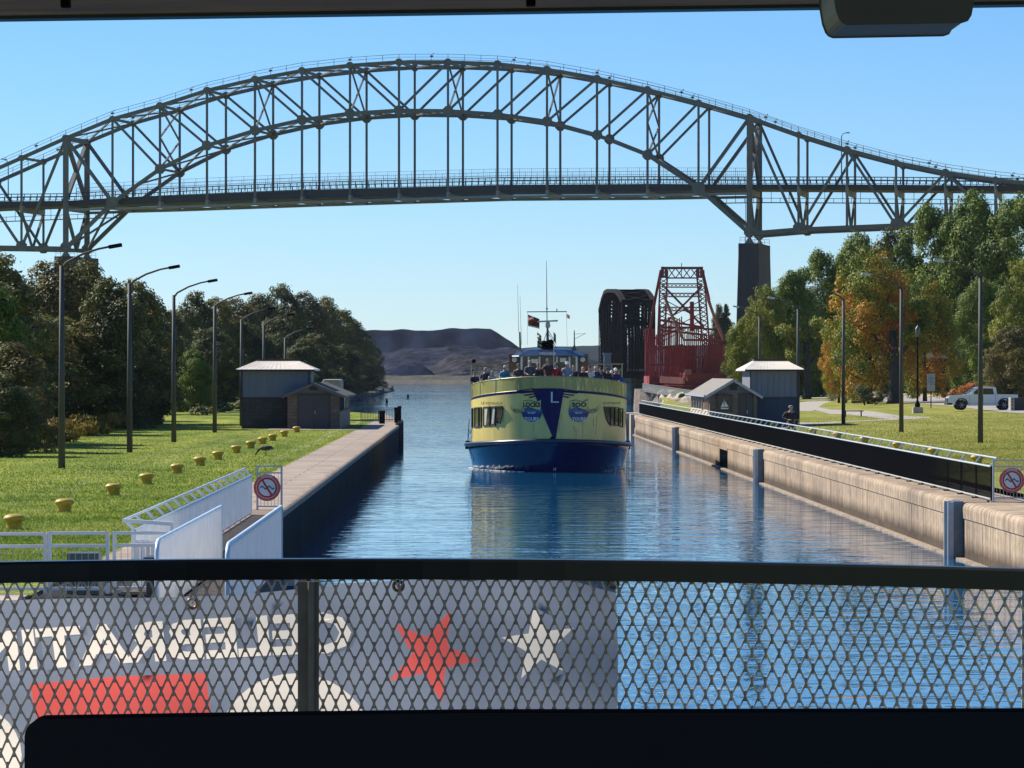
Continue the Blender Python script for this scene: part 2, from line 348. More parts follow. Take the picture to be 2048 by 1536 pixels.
for k in range(2):
    y = 296 + 9 * k
    mb.box(XR - .1 - .0 * k, XR + 1.2, y, y + 2.4, -2, 1.6); mb.box(XR + .5, XR + 1.3, y + 2.4, y + 9, -2, .35)
mb.box(XR + .2, XR + 1.0, 290, 296, -2, .5); mb.box(XR + .2, XR + 4.5, 290, 316, 1.2, GZ - .004)
mb.build('fender_pier', conc, root)
chm = M('fender_steel', (0.16, 0.19, 0.21), 0.45, metal=.4, var=.2)
for i, Y in enumerate((97.2, 163.2, 229.2)):
    r = T('fender_post', 'steel fender on the right lock wall, ' + ['nearest of three, in front of the no-swimming sign', 'middle one of three', 'farthest of three, close to the wall end'][i], 'fender', (XR, Y, 0), 'fender channels on the lock wall')
    mb = MB(); mb.box(XR - .26, XR + .02, Y - .02, Y + .9, -1.5, GZ + .02); mb.build('channel_web', chm, r, bevel=.01)
    mb = MB(); mb.box(XR - .42, XR - .26, Y - .05, Y + .05, -1.5, GZ + .0); mb.box(XR - .42, XR - .265, Y + .75, Y + .85, -1.5, GZ); mb.build('flange', galv, r, bevel=.008)
root = T('lock_wall', 'dark shaded concrete lock wall along the left side of the canal', 'wall', (XL, 180, 0))
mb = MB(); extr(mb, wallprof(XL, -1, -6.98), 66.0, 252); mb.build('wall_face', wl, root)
mb = MB(); arc = wallprof(XL, -1, -6.98)[3:-2]; arc = [(a + .004, b + .004) for a, b in arc]; extr(mb, arc + [(XL - .25, GZ + .002), (XL - .25, GZ - .1), (XL - .05, GZ - .16)], 66, 252); mb.build('coping', cope, root)
mb = MB()
for k in range(24):
    y = 70 + k * 7.6; mb.box(XL - .01, XL + .006, y, y + .07, .05, GZ - .46)
mb.build('joint', trimk, root)
mb = MB(); extr(mb, [(XL - .2, GZ + .004), (-7.02, GZ + .004), (-7.02, GZ - .1), (XL - .2, GZ - .1)], 66, 252); 
mb.add([(-7.02, 252, GZ + .004), (-5.1, 252, GZ + .004), (-5.6, 268, GZ + .004), (-7.02, 300, GZ + .004)], [(0, 1, 2, 3)]); mb.build('pavement', conc2, root)
mb = MB(); mb.box(XL - .3, XL + .05, 252, 252.6, -1, GZ + .1); mb.box(-7.0, XL - .3, 252, 270, -2, GZ - .02)
for k in range(4): mb.box(XL - .25, XL + .12, 240 + 3.2 * k, 240.5 + 3.2 * k, -1, GZ + .12)
mb.build('fender_pile', M('dark_timber', (0.03, 0.027, 0.024), .8), root)
# inner lock chamber end (where the open gate leaf lies) and its deck
mb = MB(); mb.box(-7.0, -3.3, 40, 52, -2, GZ - .3); mb.box(-7.0, XL - .0, 52, 66, -2, GZ - .05)
tag(mb.build('gate_recess_wall', wl), 'low dark concrete wall of the gate recess below the white walkway panels', 'wall')
plank = M('walkway_planks', (0.26, 0.18, 0.12), .75, var=.3, scale=1.2, stretch=(.3, 3, 1))
mb = MB()
for k in range(150): mb.box(-5.6, -4.86, 57 + k * .23, 57.2 + k * .23, GZ - .02, GZ + .03)
tag(mb.build('plank_walkway', plank), 'brown plank walkway between the white fence and the water on the left', 'walkway')
tag(MB().box(-30, -7.02, 40, 56.6, GZ - .2, GZ + .02).build('near_path', conc), kind='structure')
# paths and road on the right lawn
def ribbon(mb, pts, lift=.008):
    """pts: list of (pixel x, upper y, lower y) on the right lawn"""
    for i in range(len(pts) - 1):
        q = []
        for (x, ya, yb) in (pts[i], pts[i + 1]):
            q.append((gpx(x, ya), gpx(x, yb)))
        a, b = q; N = 4
        for k in range(N):
            def ip(t, e): return (a[e][0] * (1 - t) + b[e][0] * t, a[e][1] * (1 - t) + b[e][1] * t)
            P4 = [ip(k / N, 0), ip((k + 1) / N, 0), ip((k + 1) / N, 1), ip(k / N, 1)]
            mb.add([(x, y, GR(x) + lift) for x, y in P4], [(0, 1, 2, 3)])
pth = M('park_path', (0.36, 0.32, 0.27), .9, var=.15, scale=2)
mb = MB()
ribbon(mb, [(1598, 805, 822), (1625, 801, 822), (1650, 802, 806), (1668, 802, 803)])
ribbon(mb, [(1598, 805, 821), (1630, 813, 820), (1660, 819, 828), (1700, 820, 829), (1740, 822, 834), (1790, 830, 840), (1830, 833, 838), (1860, 834, 835)], .012)
ribbon(mb, [(1560, 845, 857), (1600, 845, 853), (1640, 845, 849), (1700, 842, 844), (1790, 838, 840)], .016)
tag(mb.build('footpath', pth), kind='structure')
mb = MB(); ribbon(mb, [(1590, 780, 796), (1700, 783, 799), (1800, 790, 805), (1900, 796, 812), (2000, 803, 824), (2100, 808, 830)], .02)
tag(mb.build('road', M('pale_asphalt', (0.33, 0.29, 0.25), .9, var=.12, scale=3)), kind='structure')  # pale grey-tan road surface
mb = MB()
for x0, y0, x1, y1 in ((1640, 780, 1700, 783), (1700, 783, 1800, 789), (1800, 789, 1900, 794.5)):
    a = gpx(x0, y0); b = gpx(x1, y1); mb.bar((a[0], a[1], GR(a[0]) + .08), (b[0], b[1], GR(b[0]) + .08), .3, .16)
tag(mb.build('kerb', conc), kind='structure')

# ------------------------------------------------------------ far shore, slag heaps
def heap(name, prof, Y0, depth, base, mat, label=None, seed=1, kind=None, cut=1.0, N=150, amp=2.0):
    """ridge whose skyline follows prof [(px,y)], rising from Y0 over depth"""
    r = np.random.default_rng(seed); xs = np.linspace(prof[0][0], prof[-1][0], N); hy = np.interp(xs, [p[0] for p in prof], [p[1] for p in prof])
    ph = r.uniform(0, 6, 12); MR = 14; vs = []; fs = []
    for j in range(MR + 1):
        t = j / MR
        for i, x in enumerate(xs):
            Y = Y0 + depth * t; X = (x - 940) * (Y0 + depth) / F
            H = (745 - hy[i]) * (Y0 + depth) / F + CAMZ
            k = min(1, t * 1.25 / cut); k = k ** .9 if t < .8 * cut else 1
            rill = sum(math.sin(X * (.05 + .075 * q) + ph[q] + 2.2 * math.sin(t * 3 + q)) for q in range(6)) / 6
            n_ = rill * amp * (1 if 0 < t < 1 else .2) * 1.6
            vs.append((X + 3 * math.sin(t * 4 + X * .03), Y + n_ * 4, base + (H - base) * k + (n_ * .35 if 0 < t else 0)))
    for j in range(MR):
        for i in range(N - 1): fs.append((j * N + i, j * N + i + 1, (j + 1) * N + i + 1, (j + 1) * N + i))
    vs2 = [(v[0], Y0 + depth + 60, base) for v in vs[MR * N:]]; k0 = len(vs); vs += vs2
    for i in range(N - 1): fs.append((MR * N + i, MR * N + i + 1, k0 + i + 1, k0 + i))
    o = MB().add(vs, fs).build(name, mat, smooth=True, fix=False)
    if kind: tag(o, kind=kind)
    else: tag(o, label, 'slag heap', 'slag heaps on the far shore')
    return o
dk = M('dark_slag', (0.010, 0.015, 0.032), .95, spec=0.0, var=.55, scale=.05, bump=1.2, bscale=.12)  # blue of the haze and rill shading put into these slag colours
md = M('grey_slag', (0.026, 0.030, 0.046), .95, spec=0.0, var=.7, scale=.09, bump=5.0, bscale=.15)
lt = M('brown_slag', (0.042, 0.040, 0.047), .95, spec=0.0, var=.7, scale=.12, bump=5, bscale=.2)
bch = M('gravel_shore', (0.075, 0.066, 0.045), .95, var=.3, scale=.08, bump=1)
tag(MB().add([(-3000, 1660, -1), (3000, 1660, -1), (3000, 1672, 1.6), (-3000, 1672, 1.6), (3000, 2100, 2.2), (-3000, 2100, 2.2), (9000, 15000, 3), (-9000, 15000, 3)], [(0, 1, 2, 3), (3, 2, 4, 5), (5, 4, 6, 7)]).build('far_shore', bch), kind='structure')
heap('slag_heap', [(560, 668), (700, 662), (760, 660), (800, 661), (850, 662), (900, 658), (950, 658), (988, 658), (1000, 664), (1030, 682), (1045, 694), (1090, 735), (1100, 745)], 1980, 60, 2, dk, 'long dark blue-grey slag heap with a flat top, highest on the far shore', seed=2)
heap('slag_heap', [(700, 712), (762, 706), (800, 699), (850, 697), (900, 693), (960, 697), (1000, 700), (1040, 697), (1100, 706), (1180, 720), (1260, 728)], 1800, 110, 2, md, 'grey-brown slag slope below the flat-topped heap across the water', seed=3, amp=3.4)
heap('slag_heap', [(835, 757), (846, 748), (865, 735), (885, 722), (905, 713), (940, 711), (990, 716), (1040, 722), (1120, 728), (1240, 736)], 1740, 60, 2, lt, 'brown rubble heap on the far shore just left of the tour boat', seed=4, amp=1.6)
heap('slag_heap', [(762, 752), (772, 744), (790, 737), (805, 731), (820, 733), (836, 731), (850, 738), (862, 750)], 1715, 20, 2, dk, 'small low near-black heap at the foot of the slag slope', seed=5, amp=.3)
heap('slag_heap', [(756, 757), (770, 751), (785, 749), (800, 755)], 1690, 10, 2, md, 'tiny pale grey heap beside the low near-black heap', seed=8, amp=.1)
heap('hills', [(-400, 700), (700, 706), (990, 702), (1050, 697), (1100, 693), (1140, 694), (1200, 690), (1330, 692), (1500, 690), (2400, 680)], 3200, 300, 3, M('far_wood', (0.02, 0.028, 0.035), .95, spec=0.0, var=.4, scale=.02, bump=3, bscale=.05), seed=6, kind='structure')
heap('shore_scrub', [(-100, 744), (700, 749), (800, 752), (860, 750), (930, 752), (1000, 747), (1250, 746)], 1680, 12, 1.4, M('scrub', (0.05, 0.05, 0.028), .95, var=.5, scale=.2, bump=1), seed=7, kind='structure', amp=.25, N=160)
# boulders of the far bank and the right bank
def rock(c, r, seed):
    g = np.random.default_rng(seed); bm = bmesh.new(); bmesh.ops.create_icosphere(bm, subdivisions=2, radius=1)
    ph = g.uniform(0, 6, 9)
    for v in bm.verts:
        n_ = 1 + .22 * math.sin(v.co.x * 3 + ph[0]) * math.sin(v.co.y * 3 + ph[1]) + .18 * math.sin(v.co.z * 4 + ph[2]) + g.uniform(-.08, .08)
        v.co = v.co * n_
    vs = [(c[0] + v.co.x * r[0], c[1] + v.co.y * r[1], c[2] + v.co.z * r[2]) for v in bm.verts]; fs = [tuple(v.index for v in f.verts) for f in bm.faces]; bm.free()
    return vs, fs
stone = M('pale_rubble', (0.40, 0.34, 0.27), .9, var=.4, scale=1.2, bump=.08)
stone2 = M('brown_rubble', (0.2, 0.155, 0.12), .9, var=.5, scale=1.5, bump=.08)
g = random.Random(3)
desc = ['at the water edge', 'high on the bank', 'among the rubble of the bank']
for i in range(16):
    x = 1292 + i * 6.6 + g.uniform(-2, 2); Y = 545 - i * 10.5; ytop = (785 if i < 9 else 790) + g.uniform(-3, 4); w_ = g.uniform(1.0, 1.7)
    p = px(x, 0, Y); v, f = rock((p.x, Y, 1.0), (w_, w_, 1.1 + g.uniform(0, .5)), i)
    tag(MB().add(v, f).build('boulder', stone if i % 3 else stone2), ordn(i) + ' pale boulder of the stony bank, counted from the stone pier to the hut', 'boulder', 'boulders on the right bank')
# ------------------------------------------------------------ the high steel arch bridge
BY0, BT = 658.0, 0.229
def bp_(x, y, wd=0.0):
    p = (x - 940) / F; Y = BY0 / (1 + BT * p); X = p * Y
    return Vector((X + .2236 * wd, Y + .9747 * wd, CAMZ + (745 - y) * Y / F))
BW = 12.3
topn = [(-240, 436), (-145, 400), (-50, 357), (43, 316), (131.6, 276.5), (225, 238), (320, 211.5), (414, 181), (510, 158.6), (604, 141.5), (700, 131), (798, 124.4), (896, 124.4), (995, 128), (1094, 139), (1194, 157), (1295, 179.4), (1397, 205.5), (1499, 235), (1597, 269.6), (1694, 299.5), (1792, 325), (1891, 345), (1991, 359.5), (2092, 371), (2194, 378)]
K0 = 4                                            # index of the left tower in topn; the right tower is K0+14
arch = {2: 338, 3: 291, 4: 261, 5: 240, 6: 227, 7: 221, 8: 222, 9: 228.7, 10: 243, 11: 270, 12: 310}
dkx = [-300, 0, 130, 320, 600, 1000, 1300, 1499, 1700, 2050, 2300]; dkt = [412, 400, 399, 389, 377, 367, 365, 366, 366, 369, 372]; dkb = [430, 416, 411, 406, 396, 384, 382, 378, 379, 382, 385]
DT = lambda x: float(np.interp(x, dkx, dkt)); DB = lambda x: float(np.interp(x, dkx, dkb))
bridge = T('arch_bridge', 'high steel truss arch bridge spanning the whole picture behind the canal', 'bridge', (-13, 660, 0))
def node(k, where):
    x, y = topn[k + K0]
    if where == 't': return (x, y)
    if where == 'a': return (x, arch[k])
    if where == 'd': return (x, (DT(x) + DB(x)) / 2 + 4)
    if where == 'b':                                   # bottom chord of the side spans
        return (x, 497 - max(0, (-k)) * 1.5 if k <= 0 else float(np.interp(x, [1499, 1597, 1694, 1792, 1891, 2200], [467, 459, 455, 451, 447, 436])))
KMAX = len(topn) - 1 - K0
def gusset(mb, c, r, d=.75):
    u = Vector((.9747, 0, 0)); 
    pts = [(math.cos(a) * r, math.sin(a) * r) for a in [math.pi / 8 + k * math.pi / 4 for k in range(8)]]
    vs = []
    for s in (-d / 2, d / 2):
        for a, b in pts: vs.append((c.x + .9747 * a + .2236 * s, c.y - .2236 * a + .9747 * s, c.z + b))
    mb.add(vs, [tuple(range(8)), tuple(range(15, 7, -1))] + [(i, (i + 1) % 8, 8 + (i + 1) % 8, 8 + i) for i in range(8)])
for side, wd in (('near', 0.0), ('far', BW)):
    mb = MB(); V = lambda kw: bp_(*node(*kw), wd)
    def mem(a, b, s=.62, h=None): mb.bar(V(a), V(b), s, h or s)
    for k in range(-K0, KMAX): mem((k, 't'), (k + 1, 't'), .56, .66)
    for k in range(2, 12): mem((k, 'a'), (k + 1, 'a'), .6, .68)
    mem((1, 'd'), (2, 'a'), .66); mem((13, 'd'), (12, 'a'), .66); mem((0, 'b'), (1, 'd'), .7); mem((14, 'b'), (13, 'd'), .7)
    for k in range(1, 14): mb.bar(V((k, 't')), bp_(node(k, 'd')[0], DB(node(k, 'd')[0]) + 8, wd), .44 if k in arch else .42)
    for k in range(1, 7): mem((k, 't'), (k + 1, 'a'), .42)
    mem((0, 't'), (1, 'd'), .6); mem((14, 't'), (13, 'd'), .6)
    for k in range(8, 14): mem((k, 't'), (k - 1, 'a'), .42)
    for k in (0, 14): mb.bar(V((k, 't')), V((k, 'b')), 1.0, 1.0)
    for k in list(range(-K0, 0)) + list(range(14, KMAX)): mem((k, 'b'), (k + 1, 'b'), .6, .75)
    for k in list(range(-K0, 0)) + list(range(15, KMAX + 1)): mem((k, 't'), (k, 'b'), .42)
    for k in (0, -2): mem((k, 't'), (k - 1, 'b'), .46); 
    for k in (-2,): mem((k, 't'), (k + 1, 'b'), .46)
    mem((-4, 't'), (-3, 'b'), .6)
    for k in range(14, KMAX, 2):
        mem((k, 't'), (k + 1, 'b'), .46)
        if k + 2 <= KMAX: mem((k + 2, 't'), (k + 1, 'b'), .46)
    for k in range(-K0, KMAX + 1): gusset(mb, V((k, 't')), .72 if k % 2 == 0 or k in arch else .62)
    for k in arch: gusset(mb, V((k, 'a')), .98)
    for k in (1, 13): gusset(mb, V((k, 'd')), 1.25)
    for k in (0, 14, -1, -3, 15, 17, 19): gusset(mb, V((k, 'b')) + Vector((0, 0, .3)), 1.05)
    tr = mb.build('truss', steel, bridge)
    hr = MB()
    def rel(f): 
        i = int(f); t = f - i; a = V((i - K0, 't')); b = V((min(i + 1, len(topn) - 1) - K0, 't')); return a.lerp(b, t)
    prev = None; S = 3
    for q in range((len(topn) - 1) * S + 1):
        c = rel(q / S); hr.bar(c, c + Vector((0, 0, 1.5)), .09)
        if prev is not None:
            hr.bar(prev + Vector((0, 0, 1.5)), c + Vector((0, 0, 1.5)), .07); hr.bar(prev + Vector((0, 0, .95)), c + Vector((0, 0, .95)), .06)
        if q % 5 == 0: hr.box(c.x - .3, c.x + .3, c.y - .2, c.y + .2, c.z + .95, c.z + 1.25); hr.ball(c + Vector((.3, 0, 1.6)), .13, 6, 4)
        prev = c
    hr.build('handrail', steel, tr)
mb = MB()
for k in range(-K0, KMAX + 1):                    # lateral bracing of the chords
    a, b = bp_(*node(k, 't'), 0), bp_(*node(k, 't'), BW); mb.bar(a, b, .45)
    if k < KMAX and 0 <= k < 14:
        c, d = bp_(*node(k + 1, 't'), 0), bp_(*node(k + 1, 't'), BW)
        if k % 1 == 0: mb.bar(a, d, .3); mb.bar(b, c, .3)
    if k in arch and k < 12:
        a, b = bp_(*node(k, 'a'), 0), bp_(*node(k, 'a'), BW); c, d = bp_(*node(k + 1, 'a'), 0), bp_(*node(k + 1, 'a'), BW)
        mb.bar(a, b, .4); mb.bar(a, d, .3); mb.bar(b, c, .3)
for a, b in (((0, 'b'), (1, 'd')), ((14, 'b'), (13, 'd'))):
    mb.bar(bp_(*node(*a), 0), bp_(*node(*b), BW), .35); mb.bar(bp_(*node(*a), BW), bp_(*node(*b), 0), .35)
for a, b in (((1, 'd'), (2, 'a')), ((13, 'd'), (12, 'a'))):
    p, q = bp_(*node(*a), 0), bp_(*node(*a), BW); r_, s_ = bp_(*node(*b), 0), bp_(*node(*b), BW); m1 = p.lerp(r_, .55); m2 = q.lerp(s_, .55); mb.bar(m1, s_, .3); mb.bar(m2, r_, .3)
mb.build('lateral_bracing', steel, bridge)
for k in (2, 4, 6, 8, 10, 12):
    mb = MB(); a, b = bp_(*node(k, 't'), 0), bp_(*node(k, 't'), BW); c, d = bp_(*node(k, 'a'), 0), bp_(*node(k, 'a'), BW)
    if k in (2, 12):
        e, f = a.lerp(c, .5), b.lerp(d, .5); m = (a + b) / 2; mm = (c + d) / 2
        mb.bar(a, f, .28); mb.bar(b, e, .28); mb.bar(e, d, .28); mb.bar(f, c, .28)
    else: mb.bar(a, d, .28); mb.bar(b, c, .28)
    mb.build('sway_bracing', steel, bridge)
for k in (0, 14):
    mb = MB(); a, b = bp_(*node(k, 't'), 0), bp_(*node(k, 't'), BW); c, d = bp_(*node(k, 'b'), 0), bp_(*node(k, 'b'), BW)
    dz = 12.0; e, f = a - Vector((0, 0, dz)), b - Vector((0, 0, dz))
    mb.bar(a, f, .7, .7); mb.bar(b, e, .7, .7); mb.bar(a, b, 1.0, .8)
    g_, h_ = bp_(node(k, 'd')[0], DB(node(k, 'd')[0]) + 6, 0), bp_(node(k, 'd')[0], DB(node(k, 'd')[0]) + 6, BW); m = (c + d) / 2
    mb.bar(g_, m, .55); mb.bar(h_, m, .55); mb.build('sway_bracing', steel, bridge)
for k in (-1, -2, -3, 15, 16, 17, 18, 19):
    mb = MB(); c, d = bp_(*node(k, 'b'), 0), bp_(*node(k, 'b'), BW); x = node(k, 'd')[0]; g_, h_ = bp_(x, DB(x) + 8, 0), bp_(x, DB(x) + 8, BW); m = (c + d) / 2
    mb.bar(g_, m, .4); mb.bar(h_, m, .4); mb.bar(c, d, .4); mb.build('sway_bracing', steel, bridge)
deckm = M('deck_girder', (0.035, 0.035, 0.035), .7, var=.2); tanst = M('floor_beam_steel', (0.24, 0.225, 0.19), .6, var=.2)
mb = MB(); xs = list(range(-280, 2261, 20))
for x0, x1 in zip(xs[:-1], xs[1:]):
    vs = []
    for x in (x0, x1):
        for wd in (1.2, BW - 1.2): vs += [bp_(x, DB(x), wd), bp_(x, DT(x) + 2, wd)]
    mb.add(vs, [(0, 1, 5, 4), (2, 3, 7, 6), (1, 3, 7, 5), (0, 2, 6, 4)])
dko = mb.build('deck', deckm, bridge)
mb = MB()
for k in range(-K0, KMAX + 1):
    x = topn[k + K0][0]; a = bp_(x, DB(x) + 4, -.3); b = bp_(x, DB(x) + 4, BW + .3); mb.bar(a, b, .5, 1.3)
mb.build('floor_beam', tanst, bridge)
mb = MB()
for wd in (0, BW):
    for k in range(0, 14):
        x0, x1 = topn[k + K0][0], topn[k + K0 + 1][0]; mb.bar(bp_(x0, DB(x0) + 9, wd), bp_(x1, DB(x1) + 9, wd), .5, .45)
for k in range(1, 13):
    x0, x1 = topn[k + K0][0], topn[k + K0 + 1][0]; xm = (x0 + x1) / 2; m = bp_(xm, DB(xm) + 9, BW / 2)
    for x in (x0, x1):
        for wd in (0, BW): mb.bar(bp_(x, DB(x) + 9, wd), m, .3, .3)
mb.build('tie_chord', tanst, bridge)
mb = MB()
for wd, hgt, lo, hi in ((1.0, 1.15, -280, 2260), (BW - 1.0, 1.15, -280, 2260)):
    st = 13.0; x = lo; prev = None
    while x < hi:
        a = bp_(x, DT(x), wd); b = a + Vector((0, 0, hgt)); mb.bar(a, b, .14)
        if prev is not None: mb.bar(prev[1], b, .12, .16); mb.bar(prev[0] + Vector((0, 0, .5)), a + Vector((0, 0, .5)), .09)
        prev = (a, b); x += st
mb.build('railing', deckm, dko)
mb = MB(); thin = M('mesh_fence_wire', (0.10, 0.10, 0.11), .6)
for wd, lo, hi in ((.6, 150, 1540), (BW - .6, 112, 1490)):
    x = lo; prev = None
    while x < hi:
        a = bp_(x, DT(x), wd); b = a + Vector((0, 0, 2.75)); mb.bar(a, b, .07)
        if prev is not None:
            for z in (2.75, 2.1, 1.5): mb.bar(prev[0] + Vector((0, 0, z)), a + Vector((0, 0, z)), .045)
            for q in range(1, 6): mb.bar(prev[0].lerp(a, q / 6), prev[0].lerp(a, q / 6) + Vector((0, 0, 2.75)), .018)
        prev = (a, b); x += 24
mb.build('safety_fence', thin, dko)
for lo, hi in ((-280, 235), (1425, 2260)):
    mb = MB(); x = lo; prev = None
    while x < hi:
        a = bp_(x, DB(x) + 24, BW / 2); b = bp_(x, DB(x) + 15, BW / 2); c = bp_(x, DB(x), BW / 2); mb.bar(a, c if int((x - lo) / 18) % 2 == 0 else b, .09)
        if prev is not None: mb.bar(prev[0], a, .12, .18); mb.bar(prev[1], b, .09)
        prev = (a, b); x += 18
    mb.build('catwalk', deckm, bridge)
for k in (0, 14):
    mb = MB(); cx = node(k, 'b')[0]; ztop = bp_(cx, 487 if k else 513).z
    C0 = bp_(cx, 500, -1.3); C0.z = 0; u = Vector((.9747, -.2236, 0)); nn = Vector((.2236, .9747, 0))
    def sec(z, hw, l0, l1): return [C0 + u * a + nn * b + Vector((0, 0, z)) for a, b in ((-hw, l0), (hw, l0), (hw, l1), (-hw, l1))]
    for l0, l1 in ((0, 15),):
        vs = sec(-2, 2.6, l0 - .5, l1 + .5) + sec(ztop - 2.2, 1.85, l0, l1) + sec(ztop, 1.85, l0 + .0, l1)
        mb.add(vs, [(0, 1, 5, 4), (1, 2, 6, 5), (2, 3, 7, 6), (3, 0, 4, 7), (4, 5, 9, 8), (5, 6, 10, 9), (6, 7, 11, 10), (7, 4, 8, 11), (8, 9, 10, 11)])
    pr = mb.build('pier', pierm, bridge)
    mb = MB()
    for wd in (0, BW):
        b = bp_(*node(k, 'b'), wd); t = Vector((b.x, b.y, ztop)); mb.lathe([(.9, 0), (.35, .9), (.3, 1.2), (.8, max(1.6, b.z - ztop))], t, 8)
        for q in range(-2, 3): mb.bar(t + Vector((q * .9, -.9, 0)), t + Vector((q * .9, -.9, 1.1)), .06)
        mb.bar(t + Vector((-1.8, -.9, 1.1)), t + Vector((1.8, -.9, 1.1)), .06); mb.bar(t + Vector((-1.8, -.9, .6)), t + Vector((1.8, -.9, .6)), .05)
    mb.build('bearing', tanst, pr)
    if k:
        mb = MB(); a = bp_(1496, 385, -1); b = Vector((a.x, a.y, ztop))
        for dx in (-.3, .3): mb.bar(b + Vector((dx, 0, 0)), a + Vector((dx, 0, 0)), .09)
        z = ztop
        while z < a.z: mb.bar((a.x - .3, a.y, z), (a.x + .3, a.y, z), .07); z += .6
        mb.build('ladder', tanst, pr)
for x, y, h, lab in ((1681, 265, 0, 'street lamp standing on the bridge deck above the right side span'), (11, 318, 0, 'street lamp on the bridge deck at the far left of the bridge')):
    a = bp_(x, DT(x), 1.5); z = bp_(x, y, 1.5).z; r = T('street_lamp', lab, 'street lamp', a, 'street lamps on the bridge')
    mb = MB(); s = 1 if x > 900 else -1
    mb.tube([a, (a.x, a.y, z - .6), (a.x + .3 * s, a.y, z - .1), (a.x + 1.3 * s, a.y, z + .15)], [.13, .09, .07, .05], 6); mb.build('pole', steel, r)
    MB().box(a.x + 1.0 * s - .3, a.x + 1.0 * s + .5, a.y - .2, a.y + .2, z - .05, z + .12).build('lamp_head', steel, r, bevel=.03)

# ------------------------------------------------------------ railway truss bridge and red swing tower
blk = M('rusted_black_steel', (0.014, 0.010, 0.009), .85, spec=.1, var=.5, scale=1)
def lattice(mb, a, b, w_, nrm, s=.07, n=None):
    """laced column: two channels with zigzag lacing between a and b, w_ wide along nrm"""
    a = Vector(a); b = Vector(b); nrm = Vector(nrm).normalized() * w_ / 2; mb.bar(a - nrm, b - nrm, s * 1.6); mb.bar(a + nrm, b + nrm, s * 1.6)
    n = n or max(3, int((b - a).length / (w_ * 1.1)))
    for i in range(n):
        p, q = a.lerp(b, i / n), a.lerp(b, (i + 1) / n); sgn = 1 if i % 2 else -1; mb.bar(p + nrm * sgn, q - nrm * sgn, s)
        mb.bar(p - nrm * sgn, q + nrm * sgn, s * .8)
rb = T('railway_bridge', 'dark rusty railway truss bridge seen end-on beyond the tour boat', 'bridge', px(1255, 745, 575))
Yb = 570.0; ax = Vector((-.038, .9993, 0)); sidev = Vector((.9993, .038, 0)); B0 = px(1247, 745, Yb); B0.z = 5.3; Wb = 4.85; PL = 6.2; NB = 8
TY = [603, 591, 583, 581.5, 581.5, 581.5, 585, 600, 622]
ZT = [CAMZ + (745 - TY[i]) * (Yb + PL * i) / F - B0.z for i in range(NB + 1)]
B0 = B0 + sidev * (Wb / 2)
for s in (0, 1):
    mb = MB(); o = B0 + sidev * (Wb * (s - .5)); bot = [o + ax * (PL * i) for i in range(NB + 1)]; pts = [bot[i] + Vector((0, 0, ZT[i])) for i in range(NB + 1)]
    mb.bar(bot[0], pts[0], .55, .5)
    for i in range(NB): mb.bar(pts[i], pts[i + 1], .75, .6); mb.bar(bot[i], bot[i + 1], .5, .8)
    for i in range(1, NB + 1): lattice(mb, bot[i], pts[i], .55, (.9, .4, 0), .09)
    for i in range(NB):
        p, q = (pts[i], bot[i + 1]) if i < NB / 2 else (bot[i], pts[i + 1]); lattice(mb, p, q, .4, (.9, .4, 0), .1)
        mb.bar(bot[i] if i >= NB / 2 else pts[i], (pts[i + 1] if i >= NB / 2 else bot[i + 1]).lerp(pts[i] if i >= NB / 2 else bot[i], .0), .15)
        for q_ in (.35, .7): a_ = bot[i].lerp(bot[i + 1], q_); c_ = pts[i].lerp(pts[i + 1], q_); mb.bar(a_, a_.lerp(c_, .5 + .5 * (q_ < .5)), .2); mb.bar(a_.lerp(c_, .5), bot[i], .16)
    mb.build('truss', blk, rb)
mb = MB(); zz = 0
for i in range(NB + 1):
    a = B0 + ax * (PL * i) - sidev * Wb / 2; b = a + sidev * Wb; A, B = a + Vector((0, 0, ZT[i])), b + Vector((0, 0, ZT[i])); mb.bar(A, B, .5, .45); lattice(mb, A - Vector((0, 0, .8)), B - Vector((0, 0, .8)), 1.3, (0, 0, 1), .1)
    if i < NB:
        C_, D_ = a + ax * PL + Vector((0, 0, ZT[i + 1])), b + ax * PL + Vector((0, 0, ZT[i + 1])); mb.bar(A, D_, .3); mb.bar(B, C_, .3)
        for q in (.33, .66): mb.bar(A.lerp(C_, q), B.lerp(D_, q), .25, .3)
    if i:
        h = ZT[i]
        for q0, q1 in ((.88, .62), (.62, .88)): mb.bar(a + Vector((0, 0, h * q0)), b + Vector((0, 0, h * q1)), .15)
        mb.bar(a + Vector((0, 0, h * .62)), b + Vector((0, 0, h * .62)), .25, .4)
        for q in range(1, 5):
            if (i + q) % 2: mb.bar(a + sidev * (Wb * q / 5) + Vector((0, 0, h * .62)), a + sidev * (Wb * q / 5) + Vector((0, 0, 0)), .16)
mb.build('cross_bracing', blk, rb)
mb = MB(); c0 = B0 - sidev * 3.0 - ax * 2; mb.add([c0, c0 + sidev * 6, c0 + sidev * 6 + ax * 50, c0 + ax * 50] + [v - Vector((0, 0, 1.1)) for v in (c0, c0 + sidev * 6, c0 + sidev * 6 + ax * 50, c0 + ax * 50)], [(0, 1, 2, 3), (4, 5, 6, 7), (0, 1, 5, 4), (1, 2, 6, 5), (2, 3, 7, 6), (3, 0, 4, 7)])
a = px(1195, 735, 574); b = px(1300, 735, 574); mb.box(a.x, b.x, 569, 571, 4.2, 5.2); mb.build('deck', blk, rb)
mb = MB(); a = px(1208, 733, 571); mb.box(a.x, a.x + 1.15, 571, 572.2, 5.2, 8.0); mb.box(a.x - .15, a.x + 1.3, 570.9, 572.3, 8.0, 8.25); mb.build('signal_cabin', M('grey_cabin', (.2, .21, .2), .7), rb)

